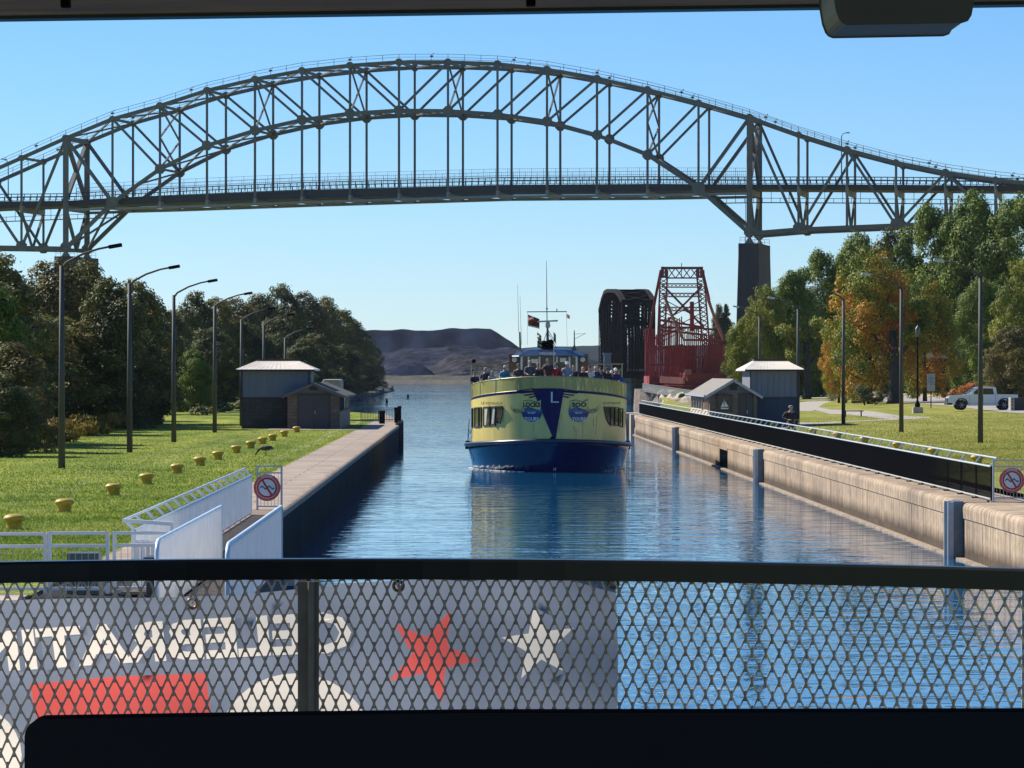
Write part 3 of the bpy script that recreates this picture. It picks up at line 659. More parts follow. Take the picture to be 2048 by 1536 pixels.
red = M('red_oxide_steel', (0.26, 0.034, 0.024), .55, var=.35, scale=.8)
redl = M('faded_red_steel', (0.40, 0.13, 0.09), .6, var=.25, scale=1)
YR = 500.0; s_ = F / YR
sw = T('swing_dam', 'red steel emergency swing dam with a tall laced tower beside the dark railway bridge', 'swing bridge', px(1370, 745, YR + 8))
def rp(x, y, dy=0.0): return px(x, y, YR + dy)
mb = MB()                                     # tower: four laced legs, portal on top
for dy in (0, 6.0):
    for xt, xb in ((1328, 1322), (1400, 1412)):
        lattice(mb, rp(xb, 690, dy), rp(xt, 540, dy), 1.0, (1, 0, 0), .14, 17)
    for y in (571, 590, 618): lattice(mb, rp(1324, y, dy), rp(1404, y, dy), .5, (0, 0, 1), .09)
    mb.bar(rp(1330, 575, dy), rp(1408, 655, dy), .28); mb.bar(rp(1402, 575, dy), rp(1322, 655, dy), .28)
    mb.bar(rp(1322, 655, dy), rp(1408, 655, dy), .3)
    for y0, y1 in ((600, 640), (625, 665), (640, 680)): mb.bar(rp(1330, y0, dy), rp(1404, y1, dy), .12); mb.bar(rp(1404, y0, dy), rp(1330, y1, dy), .12)
for dy in (0, 6):
    mb.bar(rp(1322, 536, dy), rp(1406, 536, dy), .35); mb.bar(rp(1334, 556, dy), rp(1396, 556, dy), .2)
    for i in range(4): x0 = 1336 + i * 15; mb.bar(rp(x0, 536, dy), rp(x0 + 15, 556, dy), .13); mb.bar(rp(x0 + 15, 536, dy), rp(x0, 556, dy), .13)
    for x in (1325, 1332, 1396, 1403): mb.bar(rp(x, 534, dy), rp(x, 556, dy), .42)
mb.bar(rp(1363, 556, 3), rp(1363, 526, 3), .1)
for x in (1326, 1402): mb.bar(rp(x, 536, 0), rp(x, 536, 6), .4); mb.bar(rp(x, 571, 0), rp(x, 571, 6), .3)
mb.build('tower', red, sw)
mb = MB()                                     # stay chords down to the arms
def chord(pts, dy, wd=.5): 
    for a, b in zip(pts[:-1], pts[1:]): mb.bar(rp(*a, dy), rp(*b, dy), wd, wd * .7)
for pts_ in ([(1328, 590), (1345, 634), (1366, 678)], [(1412, 587), (1428, 632), (1447, 678)]):
    mb = MB(); chord(pts_, -10.2, .55); mb.build('stay_chord', redl, sw)
mb = MB()
chord([(1322, 540), (1310, 600), (1300, 660), (1294, 705), (1292, 765)], 10, .4); chord([(1404, 540), (1418, 600), (1436, 660), (1449, 700), (1453, 768)], 12, .45)
for i in range(24):                           # hanging gate posts, two rows
    x = 1296 + i * 3.3; yt = 700 - (i if i < 12 else 12) * 5.5 + (max(0, i - 16)) * 5; mb.bar(rp(x, 766, i * .25), rp(x + 1.0, yt, i * .25), .12)
for i in range(16):
    x = 1300 + i * 4.2; yt = 678 - i * 3; mb.bar(rp(x, 762, 9), rp(x, yt, 9), .16)
for i in range(22):
    x = 1368 + i * 3.9; yt = 690 - (22 - i) * .3; mb.bar(rp(x, 764, 2 + i * .2), rp(x + 1, yt, 2 + i * .2), .13)
for i in range(18):
    x = 1376 + i * 4.1; mb.bar(rp(x, 758, 12), rp(x, 655 if i < 6 else 668, 12), .2)
for (x0, y0, x1, y1, dy) in ((1296, 700, 1366, 690, 0), (1296, 730, 1366, 728, 0), (1366, 680, 1450, 680, -8), (1366, 715, 1450, 712, 2), (1366, 740, 1450, 738, 2), (1300, 680, 1370, 655, 9), (1380, 655, 1440, 660, 12), (1322, 640, 1408, 655, 9), (1318, 660, 1412, 670, 10)):
    mb.bar(rp(x0, y0, dy), rp(x1, y1, dy), .3)
for i in range(10): mb.bar(rp(1298 + i * 7, 764, 3), rp(1305 + i * 7, 690, 3), .12); mb.bar(rp(1370 + i * 8, 760, 5), rp(1378 + i * 8, 690, 5), .12)
mb.build('gate_frame', red, sw)
mb = MB(); 
def slab(x0, x1, y0, y1, d0, d1): a = rp(x0, y1); b = rp(x1, y0); mb.box(a.x, b.x, YR + d0, YR + d1, a.z, b.z)
slab(1340, 1404, 690, 755, 13, 14); slab(1325, 1330, 610, 690, 11, 12); slab(1390, 1398, 600, 660, 11, 12.2); slab(1368, 1394, 700, 740, 6, 9); slab(1300, 1320, 655, 760, 14, 14.6); slab(1430, 1450, 690, 765, 14, 14.6)
mb.build('wicket_panel', red, sw)
mb = MB(); 
mb.bar(rp(1300, 760, 0), rp(1455, 762, 0), 1.2, 1.0); slab(1296, 1300, 752, 768, -3, 12); mb.bar(rp(1368, 754, -2), rp(1455, 757, 2), 2.2, 1.2)
mb.build('base_girder', red, sw)
mb = MB(); mb.bar(rp(1321, 759.5, -3.2), rp(1368, 761.5, -6), .4, .9); mb.bar(rp(1369, 744, -3.3), rp(1383, 744, -3.3), .3, .75); mb.build('faded_girder', redl, sw)
mb = MB(); mb.lathe([(5.2, 0), (5.2, .5), (4.6, .6), (4.6, 1.3)], rp(1372, 775, 2) - Vector((0, 0, .2)), 24); mb.build('turntable', red, sw)
mb = MB(); c = rp(1372, 775, 2); mb.lathe([(7.5, -4), (7.3, -.5), (7.3, -.2)], c, 28); tag(mb.build('pivot_pier', stone2), 'round masonry pivot pier under the red swing dam', 'pier')
# stone pier at the water's edge
sp_ = MB(); a = px(1247, 745, 575); b = px(1272, 745, 575)
sp_.box(a.x, b.x + .0, 575, 580, -1, 4.55); sp_.box(b.x, b.x + 3.3, 577, 584, -1, 4.3); 
tag(sp_.build('stone_pier', stone2, bevel=.25), 'rough stone pier at the canal edge under the dark railway bridge', 'pier')
MB2 = MB(); MB2.box(a.x - .15, a.x + 1.3, 574.6, 575.2, -1, 4.4); tag(MB2.build('stone_buttress', stone, bevel=.15), 'sunlit pale stone buttress on the canal corner of the rough stone pier', 'pier')
def picket_fence(name, pts, h, label, m, step=.5, wd=.34):
    r = T(name, label, 'fence', pts[0]); mb = MB(); mr = MB()
    for a, b in zip(pts[:-1], pts[1:]):
        a = Vector(a); b = Vector(b); n = max(2, int((b - a).length / step))
        for i in range(n):
            c = a.lerp(b, (i + .5) / n); d = (b - a).normalized() * wd / 2; mb.bar(c - d, c + d, .05, 0.05) if False else mb.add([c - d, c + d, c + d + Vector((0, 0, h)), c - d + Vector((0, 0, h)), c - d + Vector((0, .06, 0)), c + d + Vector((0, .06, 0)), c + d + Vector((0, .06, h)), c - d + Vector((0, .06, h))], [(0, 1, 2, 3), (4, 5, 6, 7), (0, 3, 7, 4), (1, 2, 6, 5), (3, 2, 6, 7)])
        mr.bar(a + Vector((0, -.04, h)), b + Vector((0, -.04, h)), .1, .09); mr.bar(a + Vector((0, .1, .3)), b + Vector((0, .1, .3)), .06)
    mb.build('picket', m, r); mr.build('rail', m, r); return r
fg = M('grey_fence_paint', (0.17, 0.165, 0.15), .6, var=.2)
picket_fence('picket_fence', [px(1285, 783, 500), px(1310, 787, 480), px(1340, 792, 462), px(1365, 796, 450), px(1392, 801, 440)], 1.1, 'long grey picket fence curving below the red swing dam', fg)
picket_fence('picket_fence', [px(1343, 828, 400), px(1366, 830, 385), px(1392, 833, 370)], 1.25, 'short grey picket fence beside the pale window wall of the right gate hut', fg)
# ------------------------------------------------------------ gate huts
roofm = M('pale_metal_roof', (0.72, 0.65, 0.54), .5, var=.12, scale=1); shing = M('dark_shingles', (0.05, 0.045, 0.045), .9, var=.3, scale=4)
gshing = M('grey_shingles', (0.22, 0.20, 0.17), .9, var=.25, scale=3)
sid = M('grey_siding', (0.17, 0.185, 0.215), .6, var=.12, scale=1, stretch=(4, 4, .2)); trimd = M('dark_trim', (0.03, 0.03, 0.035), .6)
def blockmat(name, c):
    m = M(name, c, .85, var=.2, scale=1.5); n = m.node_tree.nodes; l = m.node_tree.links; b = n['Principled BSDF']; src = b.inputs['Base Color'].links[0].from_socket
    br = n.new('ShaderNodeTexBrick'); br.inputs['Scale'].default_value = 1; br.inputs['Brick Width'].default_value = .42; br.inputs['Row Height'].default_value = .21; br.inputs['Mortar Size'].default_value = .012
    br.inputs['Color1'].default_value = (1.1, 1.05, 1, 1); br.inputs['Color2'].default_value = (.75, .75, .75, 1); br.inputs['Mortar'].default_value = (.5, .5, .5, 1)
    tc = n.new('ShaderNodeTexCoord'); mp = n.new('ShaderNodeMapping'); mp.inputs['Rotation'].default_value = (R(90), 0, 0); l.new(tc.outputs['Object'], mp.inputs[0]); l.new(mp.outputs[0], br.inputs['Vector'])
    mx = n.new('ShaderNodeMix'); mx.data_type = 'RGBA'; mx.blend_type = 'MULTIPLY'; mx.inputs[0].default_value = 1; l.new(src, mx.inputs[6]); l.new(br.outputs['Color'], mx.inputs[7]); l.new(mx.outputs[2], b.inputs['Base Color']); return m
darkblock = blockmat('dark_block', (0.065, 0.062, 0.062)); tanblock = blockmat('tan_block', (0.17, 0.135, 0.10))
bluedk = M('dark_blue_wall', (0.03, 0.048, 0.085), .6, var=.2); doorm = M('dark_door', (0.05, 0.043, 0.05), .5, var=.15)
glassd = M('dark_glass', (0.02, 0.022, 0.025), .08, var=.2); cream = M('sunlit_cream_wall', (0.58, 0.46, 0.34), .7, var=.1)
def hut(X0, X1, gx0, gx1, gc, Y, gz, sgn, label, lowm, doorw, left=True):
    """two-storey box with hip roof (X0..X1) and a lower gabled room (gx0..gx1) in front of its inner end"""
    r = T('gate_hut', label, 'hut', ((X0 + X1) / 2, Y, gz)); H = 3.75; D = 7.0
    mb = MB(); mb.box(X0, X1, Y, Y + D, gz - .3, gz + 1.95); mb.build('lower_wall', lowm, r)
    mb = MB(); mb.box(X0 - .03, X1 + .03, Y - .03, Y + D + .03, gz + 1.98, gz + H)
    n = int((X1 - X0) / .35)
    for i in range(n + 1): x = X0 + (X1 - X0) * i / n; mb.box(x - .025, x + .025, Y - .06, Y - .03, gz + 1.98, gz + H)
    for i in range(20): y = Y + D * i / 19; 
    mb.build('siding', sid, r)
    mb = MB(); mb.box(X0 - .05, X1 + .05, Y - .07, Y + D + .05, gz + 1.9, gz + 1.98); mb.box(X0 - .07, X0 - .0, Y - .08, Y - .0, gz - .1, gz + H); mb.box(X1, X1 + .07, Y - .08, Y, gz - .1, gz + H); mb.build('trim', trimd, r)
    o = .42; zt = gz + H; zr = zt + .56; ix = (X1 - X0) * (.19 if left else .15); mb = MB()
    q = [(X0 - o, Y - o, zt), (X1 + o, Y - o, zt), (X1 + o, Y + D + o, zt), (X0 - o, Y + D + o, zt)]; tq = [(X0 + ix, Y + 2.6, zr), (X1 - ix, Y + 2.6, zr), (X1 - ix, Y + D - 2.6, zr), (X0 + ix, Y + D - 2.6, zr)]
    mb.add(q + tq + [(a, b, zt - .1) for a, b, c in q], [(0, 1, 5, 4), (1, 2, 6, 5), (2, 3, 7, 6), (3, 0, 4, 7), (4, 5, 6, 7), (0, 1, 9, 8), (1, 2, 10, 9), (2, 3, 11, 10), (3, 0, 8, 11), (8, 9, 10, 11)])
    nn = 16
    for i in range(nn + 1):
        t = i / nn; a = Vector((X0 - o + (X1 - X0 + 2 * o) * t, Y - o, zt + .01)); b = Vector((X0 + ix + (X1 - X0 - 2 * ix) * t, Y + 2.6, zr + .01)); mb.bar(a, b, .03, .012)
    mb.build('hip_roof', roofm, r)
    mb = MB(); mb.box(X0 + ix - .05, X1 - ix + .05, Y + 2.5, Y + D - 2.5, zr + .01, zr + .1); mb.build('roof_hatch', shing, r)
    mb = MB(); mb.tube([(X1 + .12, Y - .12, zt - .05), (X1 + .12, Y - .12, gz + .1)], .04, 6); mb.tube([(X0 - o, Y - o - .04, zt - .06), (X1 + o, Y - o - .04, zt - .06)], .05, 6); mb.build('gutter', trimd, r)
    # front gabled room
    Yg = Y - 2.2; wz = gz + 2.25; zr2 = gz + (2.92 if left else 3.15); cx = (gx0 + gx1) / 2; o2 = .35
    mb = MB(); mb.box(gx0, gx1, Yg, Y - .1, gz - .3, wz); mb.box(gx1 - 2.2 if left else gx0, gx1 if left else gx0 + 2.2, Y - .1, Y + 17, gz - .3, wz); 
    mb.build('front_wall', tanblock, r)
    mb = MB(); mb.prism([(gx0, wz), (gx1, wz), (cx, zr2 - .12)], Yg + .02, Yg + .14); mb.build('gable', M('gable_board', (0.13, 0.13, 0.145), .7), r)
    mb = MB(); mb.box(cx - .22, cx + .22, Yg - .03, Yg + .02, wz + .18, wz + .5)
    for i in range(4): mb.box(cx - .24, cx + .24, Yg - .06, Yg - .03, wz + .2 + i * .08, wz + .225 + i * .08)
    mb.build('gable_vent', trimd, r)
    Ye = Y + 17.3
    mb = MB(); th = .1
    for sg, ge in ((-1, gx0 - o2), (1, gx1 + o2)):
        zz = zr2 - (zr2 - wz) * (abs(ge - cx) / (abs(gx1 - gx0) / 2)); 
        mb.add([(cx, Yg - .4, zr2), (ge, Yg - .4, zz), (ge, Ye, zz), (cx, Ye, zr2), (cx, Yg - .4, zr2 - th), (ge, Yg - .4, zz - th), (ge, Ye, zz - th), (cx, Ye, zr2 - th)], [(0, 1, 2, 3), (4, 5, 6, 7), (0, 1, 5, 4), (1, 2, 6, 5), (2, 3, 7, 6)])
    mb.build('gable_roof', shing if left else gshing, r)
    mb = MB()
    for sg, ge in ((-1, gx0 - o2), (1, gx1 + o2)):
        zz = zr2 - (zr2 - wz) * (abs(ge - cx) / (abs(gx1 - gx0) / 2)); mb.bar((cx, Yg - .42, zr2 - .1), (ge, Yg - .42, zz - .1), .05, .16)
    ge = gx1 + o2 if left else gx0 - o2; mb.bar((ge, Yg - .4, wz - .2), (ge, Ye, wz - .2), .12, .12)
    mb.build('fascia', M('fascia_paint', (.10, .10, .11), .5) if left else M('pale_fascia', (.34, .38, .42), .5), r)
    mb = MB(); d0, d1 = doorw; mb.box(d0, d1, Yg - .04, Yg + .01, gz, wz - .12); dr = mb.build('door', doorm, r)
    mb = MB(); mb.box(d0 - .07, d0, Yg - .06, Yg, gz, wz - .06); mb.box(d1, d1 + .07, Yg - .06, Yg, gz, wz - .06); mb.box(d0 - .07, d1 + .07, Yg - .062, Yg, wz - .12, wz - .05); mb.build('door_frame', trimd, dr); mb = MB(); mb.box((d0 + d1) / 2 - .008, (d0 + d1) / 2 + .008, Yg - .045, Yg - .04, gz, wz - .14); mb.build('door_gap', blackp, dr); mb = MB(); mb.box((d0 + d1) / 2 + .05, (d0 + d1) / 2 + .1, Yg - .08, Yg - .04, gz + .95, gz + 1.15); mb.build('handle', galv, dr)
    # canal-side wall with windows; sunlight on the right hut's side painted as cream
    xs = gx1 if left else gx0; sg = 1 if left else -1
    mb = MB(); ywin = [(Yg + .6, Yg + 4.2), (Yg + 6.5, Yg + 17.5)]
    mb.box(min(xs, xs + sg * .03), max(xs, xs + sg * .03), Yg + .0, Y + 16.9, gz, gz + 1.1); mb.build('sill_wall', M('sill_dark', (.09, .09, .1), .6) if left else cream, r)
    for y0, y1 in ywin:
        wn = MB().box(min(xs, xs + sg * .05), max(xs, xs + sg * .05), y0, y1, gz + 1.15, gz + 2.05).build('window', glassd, r)
        mb = MB(); k = 4
        for i in range(k + 1): yy = y0 + (y1 - y0) * i / k; mb.box(min(xs, xs + sg * .09), max(xs, xs + sg * .09), yy - .05, yy + .05, gz + 1.12, gz + 2.08)
        for zz in (gz + 1.1, gz + 2.05): mb.box(min(xs, xs + sg * .1), max(xs, xs + sg * .1), y0, y1, zz, zz + .06)
        mb.build('window_frame', trimd if left else cream, wn)
    return r, Yg
YH = 225
hl, Yg = hut(-14.4, -10.25, -11.45, -8.2, 0, YH, GZ, 1, 'dark two-storey gate hut with a pale hipped roof on the left lawn', darkblock, (-10.75, -8.85), True)
mb = MB(); mb.box(-10.9, -9.55, 262, 268, 1.5, 4.6); tag(mb.build('storage_tank', M('tank_paint', (.34, .28, .2), .6), bevel=.2), 'beige tank top showing behind the dark gable of the left gate hut', 'tank')
# right hut: mirror arrangement (two-storey on the right, gabled room on the canal side)
hr_, Ygr = hut(18.05, 21.0, 15.25, 18.25, 0, 228, GZ, 1, 'blue-grey two-storey gate hut with a sailing-boat picture in its window, right bank', bluedk, (17.15, 17.95), False)
rr = hr_
mb = MB(); mb.box(15.75, 16.6, Ygr - .04, Ygr + .01, GZ + 1.1, GZ + 2.05); wn = mb.build('picture_window', glassd, rr)
mb = MB(); mb.prism([(16.1, GZ + 1.35), (16.16, GZ + 1.35), (16.16, GZ + 1.95)], Ygr - .06, Ygr - .045); mb.prism([(16.18, GZ + 1.35), (16.45, GZ + 1.38), (16.2, GZ + 1.75)], Ygr - .06, Ygr - .045); mb.prism([(15.95, GZ + 1.33), (16.12, GZ + 1.36), (16.1, GZ + 1.7)], Ygr - .06, Ygr - .045)
mb.prism([(15.92, GZ + 1.3), (16.48, GZ + 1.3), (16.4, GZ + 1.22), (16.0, GZ + 1.22)], Ygr - .06, Ygr - .045); mb.build('boat_picture', M('picture_white', (.75, .75, .7), .5), wn)
mb = MB()
for (x0, x1, z0, z1) in ((15.68, 15.74, 1.05, 2.12), (16.61, 16.67, 1.05, 2.12), (15.68, 16.67, 2.06, 2.12), (15.68, 16.67, 1.04, 1.1)): mb.box(x0, x1, Ygr - .07, Ygr, GZ + z0, GZ + z1)
mb.build('window_frame', doorm, wn)
tag(MB().box(14.2, 25, 222.0, 224.5, GZ, GZ + .02).build('hut_apron', conc), kind='structure')
tag(MB().box(-12.6, -7.03, 218.5, 224.5, GZ - .1, GZ + .02).build('hut_apron', conc2), kind='structure')

# ------------------------------------------------------------ lamp poles
def lamp_pole(x, y, z0, h, dirn, label, group, head=True):
    r = T('street_lamp', label, 'street lamp', (0, 0, 0), group)
    mb = MB(); mb.tube([(0, 0, -.1), (0, 0, h)], [.135, .085], 10); mb.build('pole', polem, r, smooth=True)
    mb = MB(); A = [(0, 0, h - .12), (.18 * dirn, 0, h + .12), (.75 * dirn, 0, h + .42), (1.35 * dirn, 0, h + .62), (1.75 * dirn, 0, h + .70)]; mb.tube(A, [.055, .05, .045, .04, .04], 8); mb.build('arm', polem, r, smooth=True)
    mb = MB(); mb.box(-.25, .25, -.13, .13, -.07, .07); o = mb.build('lamp_head', blackp if group.endswith('left lawn') else galv, r, bevel=.03); o.location = (1.98 * dirn, 0, h + .73); o.rotation_euler = (0, R(-10) * dirn, 0)
    r.location = (x, y, z0); return r
LY = [131.3, 157.5, 181, 210, 234.6, 260, 290]
for i, Y in enumerate(LY):
    h = 7.5 if i < 4 else (7.05 if i < 6 else 6.4)
    lamp_pole(-15.1 - (0.1 if i == 7 else 0), Y, GZ, h, 1, 'tall dark lamp pole of the left lawn, ' + ORD[i] + ' of its row' + (', behind the hut' if i >= 4 else ''), 'lamp poles along the left lawn')
RY = [169, 200, 231, 263, 298]
for i, Y in enumerate(RY):
    lamp_pole(24.3, Y, GR(24.3), 8.15 if i != 0 else 7.95, -1, 'tall grey lamp pole of the right lawn, ' + ORD[i] + ' of its row', 'lamp poles along the right lawn')
# ------------------------------------------------------------ bollards
def bollard_mb():
    mb = MB(); mb.lathe([(.165, -.02), (.158, .08), (.16, .2), (.195, .235), (.215, .25), (.22, .31), (.18, .355), (.12, .385), (.02, .395)], n=18); return mb
b0 = None; BYs = [80, 89.9, 102.3, 112.7, 124.5, 135, 144.6, 156, 166.3, 175.8, 184.7, 196.4, 210.4]
for i, Y in enumerate(BYs):
    lab = 'squat yellow mooring bollard on the left lawn, ' + ORD[i] + ' of its row'
    if b0 is None: b0 = bollard_mb().build('mooring_bollard', yel, smooth=True); o = b0; tag(o, lab, 'bollard', 'yellow bollards along the left lawn')
    else: o = b0.copy(); COL.objects.link(o); o['label'] = lab
    o.location = (-10.27, Y, GZ); o.rotation_euler.z = i * .7; o.scale = (1.12, 1.12, .92)
for i, Y in enumerate([134.4, 147, 159.4, 172.8, 185.5, 198.7, 224.6, 237.6]):
    o = b0.copy(); COL.objects.link(o); o['group'] = 'yellow bollards behind the black fence'; o['label'] = 'yellow bollard behind the black railing, ' + ORD[i] + ' of its row'
    o.location = (19.2, Y, GR(19.2)); o.rotation_euler.z = i * .6; o.scale = (1.15, 1.15, 1)
# ------------------------------------------------------------ fences on the lock walls
def lockfence(label, X, Y0, Y1, s, m_p, m_r, h1=.97, h2=1.2, step=.11, rung=3.0, pw=.022):
    """pickets under a rail at h1, a second rail behind and above at h2 joined by slanting brackets; s = side away from water"""
    r = T('lock_railing', label, 'railing', (X, (Y0 + Y1) / 2, GZ)); mb = MB(); y = Y0
    while y < Y1: mb.box(X - (.006 if pw < .04 else .018), X + (.006 if pw < .04 else .018), y, y + pw, GZ + .1, GZ + h1); y += step
    mb.build('picket', m_p, r)
    mb = MB(); mb.tube([(X, Y0, GZ + h1), (X, Y1, GZ + h1)], .026, 8); mb.tube([(X + s * .17, Y0, GZ + h2), (X + s * .17, Y1, GZ + h2)], .024, 8); mb.box(X - .02, X + .02, Y0, Y1, GZ + .07, GZ + .10); mb.build('rail', m_r, r)
    y = Y0
    while y <= Y1 + .1: MB().bar((X, y, GZ + h1), (X + s * .17, y, GZ + h2), .035, .05).build('bracket', m_r, r); y += rung
    mb = MB(); y = Y0
    while y <= Y1 + .1:
        mb.box(X - .025 + s * .03, X + .025 + s * .03, y - .03, y + .03, GZ, GZ + h1); mb.box(X - .09, X + .09, y - .09, y + .09, GZ, GZ + .03); y += rung
    mb.build('post', m_p, r); return r
lockfence('long black picket railing with a pale ladder-like top rail along the right lock wall', 14.3, 97.5, 300, 1, blackp, railgrey, pw=.025, step=.118)
lockfence('white picket railing with a ladder-like top rail along the left walkway', -5.42, 57.4, 88, -1, white, white, h1=1.0, h2=1.17, rung=1.9, pw=.05, step=.095)
# sign gates
sred = M('sign_red', (0.36, 0.008, 0.015), .45, var=.1); sring = M('sign_ring_red', (0.50, 0.10, 0.09), .5, var=.35, scale=14); swh = M('sign_white', (0.62, 0.66, 0.66), .45, var=.06); sblue = M('sign_blue', (0.01, 0.13, 0.27), .5)
def disc2(mb, cx, cz, r0, r1, y, n=40):
    vs = []; fs = []
    for k in range(n): t = 2 * math.pi * k / n; vs += [(cx + r0 * math.cos(t), y, cz + r0 * math.sin(t)), (cx + r1 * math.cos(t), y, cz + r1 * math.sin(t))]
    for k in range(n): a = 2 * k; b = (2 * k + 2) % (2 * n); fs.append((a, a + 1, b + 1, b))
    mb.add(vs, fs)
def sign_gate(x0, x1, Y, cx, lab, labs):
    r = T('walkway_gate', lab, 'gate', ((x0 + x1) / 2, Y, GZ)); mb = MB()
    for z in (1.15, .98, .12): mb.bar((x0, Y, GZ + z), (x1, Y, GZ + z), .035, .035)
    for x in (x0, x1): mb.box(x - .025, x + .025, Y - .025, Y + .025, GZ, GZ + 1.17); mb.box(x - .09, x + .09, Y - .08, Y + .08, GZ, GZ + .03)
    n = int((x1 - x0) / .085)
    for i in range(1, n): x = x0 + (x1 - x0) * i / n; mb.bar((x, Y, GZ + .12), (x, Y, GZ + .98), .012)
    mb.build('gate_frame', galv, r)
    s = T('round_sign', labs, 'sign', (cx, Y - .05, GZ + .62), 'no-swimming signs on the walkway gates'); cz = GZ + .6
    mb = MB(); n = 40; pr = [(cx + .345 * math.cos(2 * math.pi * k / n), cz + .345 * math.sin(2 * math.pi * k / n)) for k in range(n)]; mb.prism(pr, Y - .05, Y - .035); mb.build('sign_plate', sring, s)
    mb = MB(); disc2(mb, cx, cz, 0.0001, .275, Y - .053); mb.build('sign_face', swh, s)
    mb = MB(); disc2(mb, cx, cz, .215, .262, Y - .058); a = R(-58); d = Vector((math.cos(a), 0, math.sin(a))); nrm = Vector((-d.z, 0, d.x)) * .024; c = Vector((cx, Y - .0605, cz)); mb.add([c - d * .225 - nrm, c + d * .225 - nrm, c + d * .225 + nrm, c - d * .225 + nrm], [(0, 1, 2, 3)]); mb.build('prohibition_ring', sred, s)
    mb = MB(); vs = []; N = 40
    for i in range(N + 1):
        t = i / N; x = cx - .185 + .37 * t; zc = cz + .0 + .032 * math.sin(t * 4 * math.pi - .3); h = .024; vs += [(x, Y - .0565, zc - h), (x, Y - .0565, zc + h)]
    mb.add(vs, [(2 * i, 2 * i + 2, 2 * i + 3, 2 * i + 1) for i in range(N)]); mb.build('wave_mark', sblue, s)
    tv, tf = text_mesh('DANGER', .055, .01); mb = MB()
    vs = []
    for x, y in tv:
        ang = math.pi / 2 - x / .305; rad = .307 + y; vs.append((cx + rad * math.cos(ang), Y - .054, cz + rad * math.sin(ang)))
    mb.add(vs, tf); mb.build('sign_lettering', swh, s, fix=False)
sign_gate(-5.45, -4.83, 91, -5.2, 'small white wire gate across the left walkway', 'round no-swimming sign on the gate of the left walkway')
sign_gate(14.33, 15.35, 97.2, 14.83, 'small white wire gate closing the end of the right walkway', 'round no-swimming sign on the gate at the end of the black railing')
mb = MB(); mb.tube([(15.3, 97.3, GZ), (15.3, 97.3, GZ + 1.15), (15.35, 97.3, GZ + 1.25), (15.5, 97.3, GZ + 1.3), (17.5, 97.3, GZ + 1.3), (17.5, 97.3, GZ)], .04, 8); tag(mb.build('barrier_rail', galv, smooth=True), 'bent pale tube barrier right of the far no-swimming sign at the frame edge', 'railing')
# open lock gate leaf with its two white picket parapets
gt = T('lock_gate_leaf', 'open lock gate leaf with two white picket parapets and a plank walkway', 'lock gate', (-3.95, 60, 0))
for X, Y0, Y1 in ((-4.55, 51.6, 64.8), (-3.45, 50.5, 64.8)):
    mb = MB(); y = Y0 + .12
    while y < Y1: mb.box(X - .012, X + .012, y, y + .055, GZ + .03, GZ + 1.07); y += .082
    mb.build('picket', white, gt)
    mb = MB(); mb.tube([(X, Y0, GZ - .3), (X, Y0, GZ + .95), (X, Y0 + .12, GZ + 1.06), (X, Y0 + .3, GZ + 1.1), (X, Y1, GZ + 1.1), (X, Y1, GZ - .1)], .035, 8); mb.build('parapet_rail', M('pale_blue_rail', (.55, .66, .74), .35), gt, smooth=True)
mb = MB()
for k in range(62): mb.box(-4.5, -3.5, 51 + k * .225, 51.2 + k * .225, GZ - .06, GZ)
mb.build('walkway', plank, gt)
mb = MB(); mb.box(-4.6, -3.4, 50.5, 64.8, -1.5, GZ - .07); mb.build('gate_leaf', M('gate_timber', (.05, .05, .045), .8), gt)
mb = MB(); mb.tube([(-3.1, 70, .1), (-3.2, 66, 1.35), (-3.4, 65, 1.4)], .03, 6); mb.box(-3.9, -3.2, 64.9, 66.0, 1.2, 1.5); mb.build('strut', galv, gt)
# near transverse white gates
def panel_gate(x0, x1, Y, h, lab, wire=True, rnd=False):
    r = T('wire_gate', lab, 'gate', ((x0 + x1) / 2, Y, GZ), 'white wire gates below the left lawn'); mb = MB()
    for z in (h, h - .2, .08): mb.bar((x0, Y, GZ + z), (x1, Y, GZ + z), .05, .05)
    for x in (x0, x1): mb.bar((x, Y, GZ), (x, Y, GZ + h + .025), .055, .055)
    mb.build('frame', white, r); mb = MB(); n = int((x1 - x0) / .1)
    for i in range(1, n): x = x0 + (x1 - x0) * i / n; mb.bar((x, Y, GZ + .08), (x, Y, GZ + h - .2), .008)
    mb.build('wire', galv, r); return r
panel_gate(-8.75, -6.82, 57, .96, 'white wire gate at the far left below the lawn, cut by the frame edge'); panel_gate(-6.75, -5.82, 57, .97, 'white wire gate with a grey cabinet behind it, between two other gates')
panel_gate(-5.72, -4.85, 57.1, .97, 'white wire gate beside the dark bin')
mb = MB()
for p, q in (((-5.6, 57.3, GZ + 1.16), (-4.78, 57.0, GZ + 1.12)), ((-4.78, 57.0, GZ + 1.15), (-4.78, 57.0, GZ - .2)), ((-5.4, 57.3, GZ + .8), (-4.9, 57.2, GZ + .78))): mb.bar(p, q, .06, .06)
for i in range(7): mb.box(-5.4 + i * .085, -5.33 + i * .085, 57.25, 57.27, GZ + .05, GZ + .85)
tag(mb.build('end_barrier', white), 'white tube and board barrier closing the near end of the left walkway', 'barrier')
tag(MB().box(-6.55, -6.02, 57.6, 58.1, GZ - .1, GZ + .62).build('utility_cabinet', M('cabinet_green', (.05, .075, .08), .5), bevel=.03), 'dark green-grey utility cabinet behind the white wire gate', 'cabinet')
r = T('dark_bin', 'dark bin between the white wire gate and the gate-leaf parapet', 'bin', (-4.8, 55, GZ - .5)); MB().box(-5.02, -4.62, 55, 55.5, GZ - .6, GZ + .62).build('bin_body', trimd, r, bevel=.02); MB().box(-5.06, -4.58, 54.96, 55.54, GZ + .62, GZ + .69).build('bin_lid', doorm, r, bevel=.02)
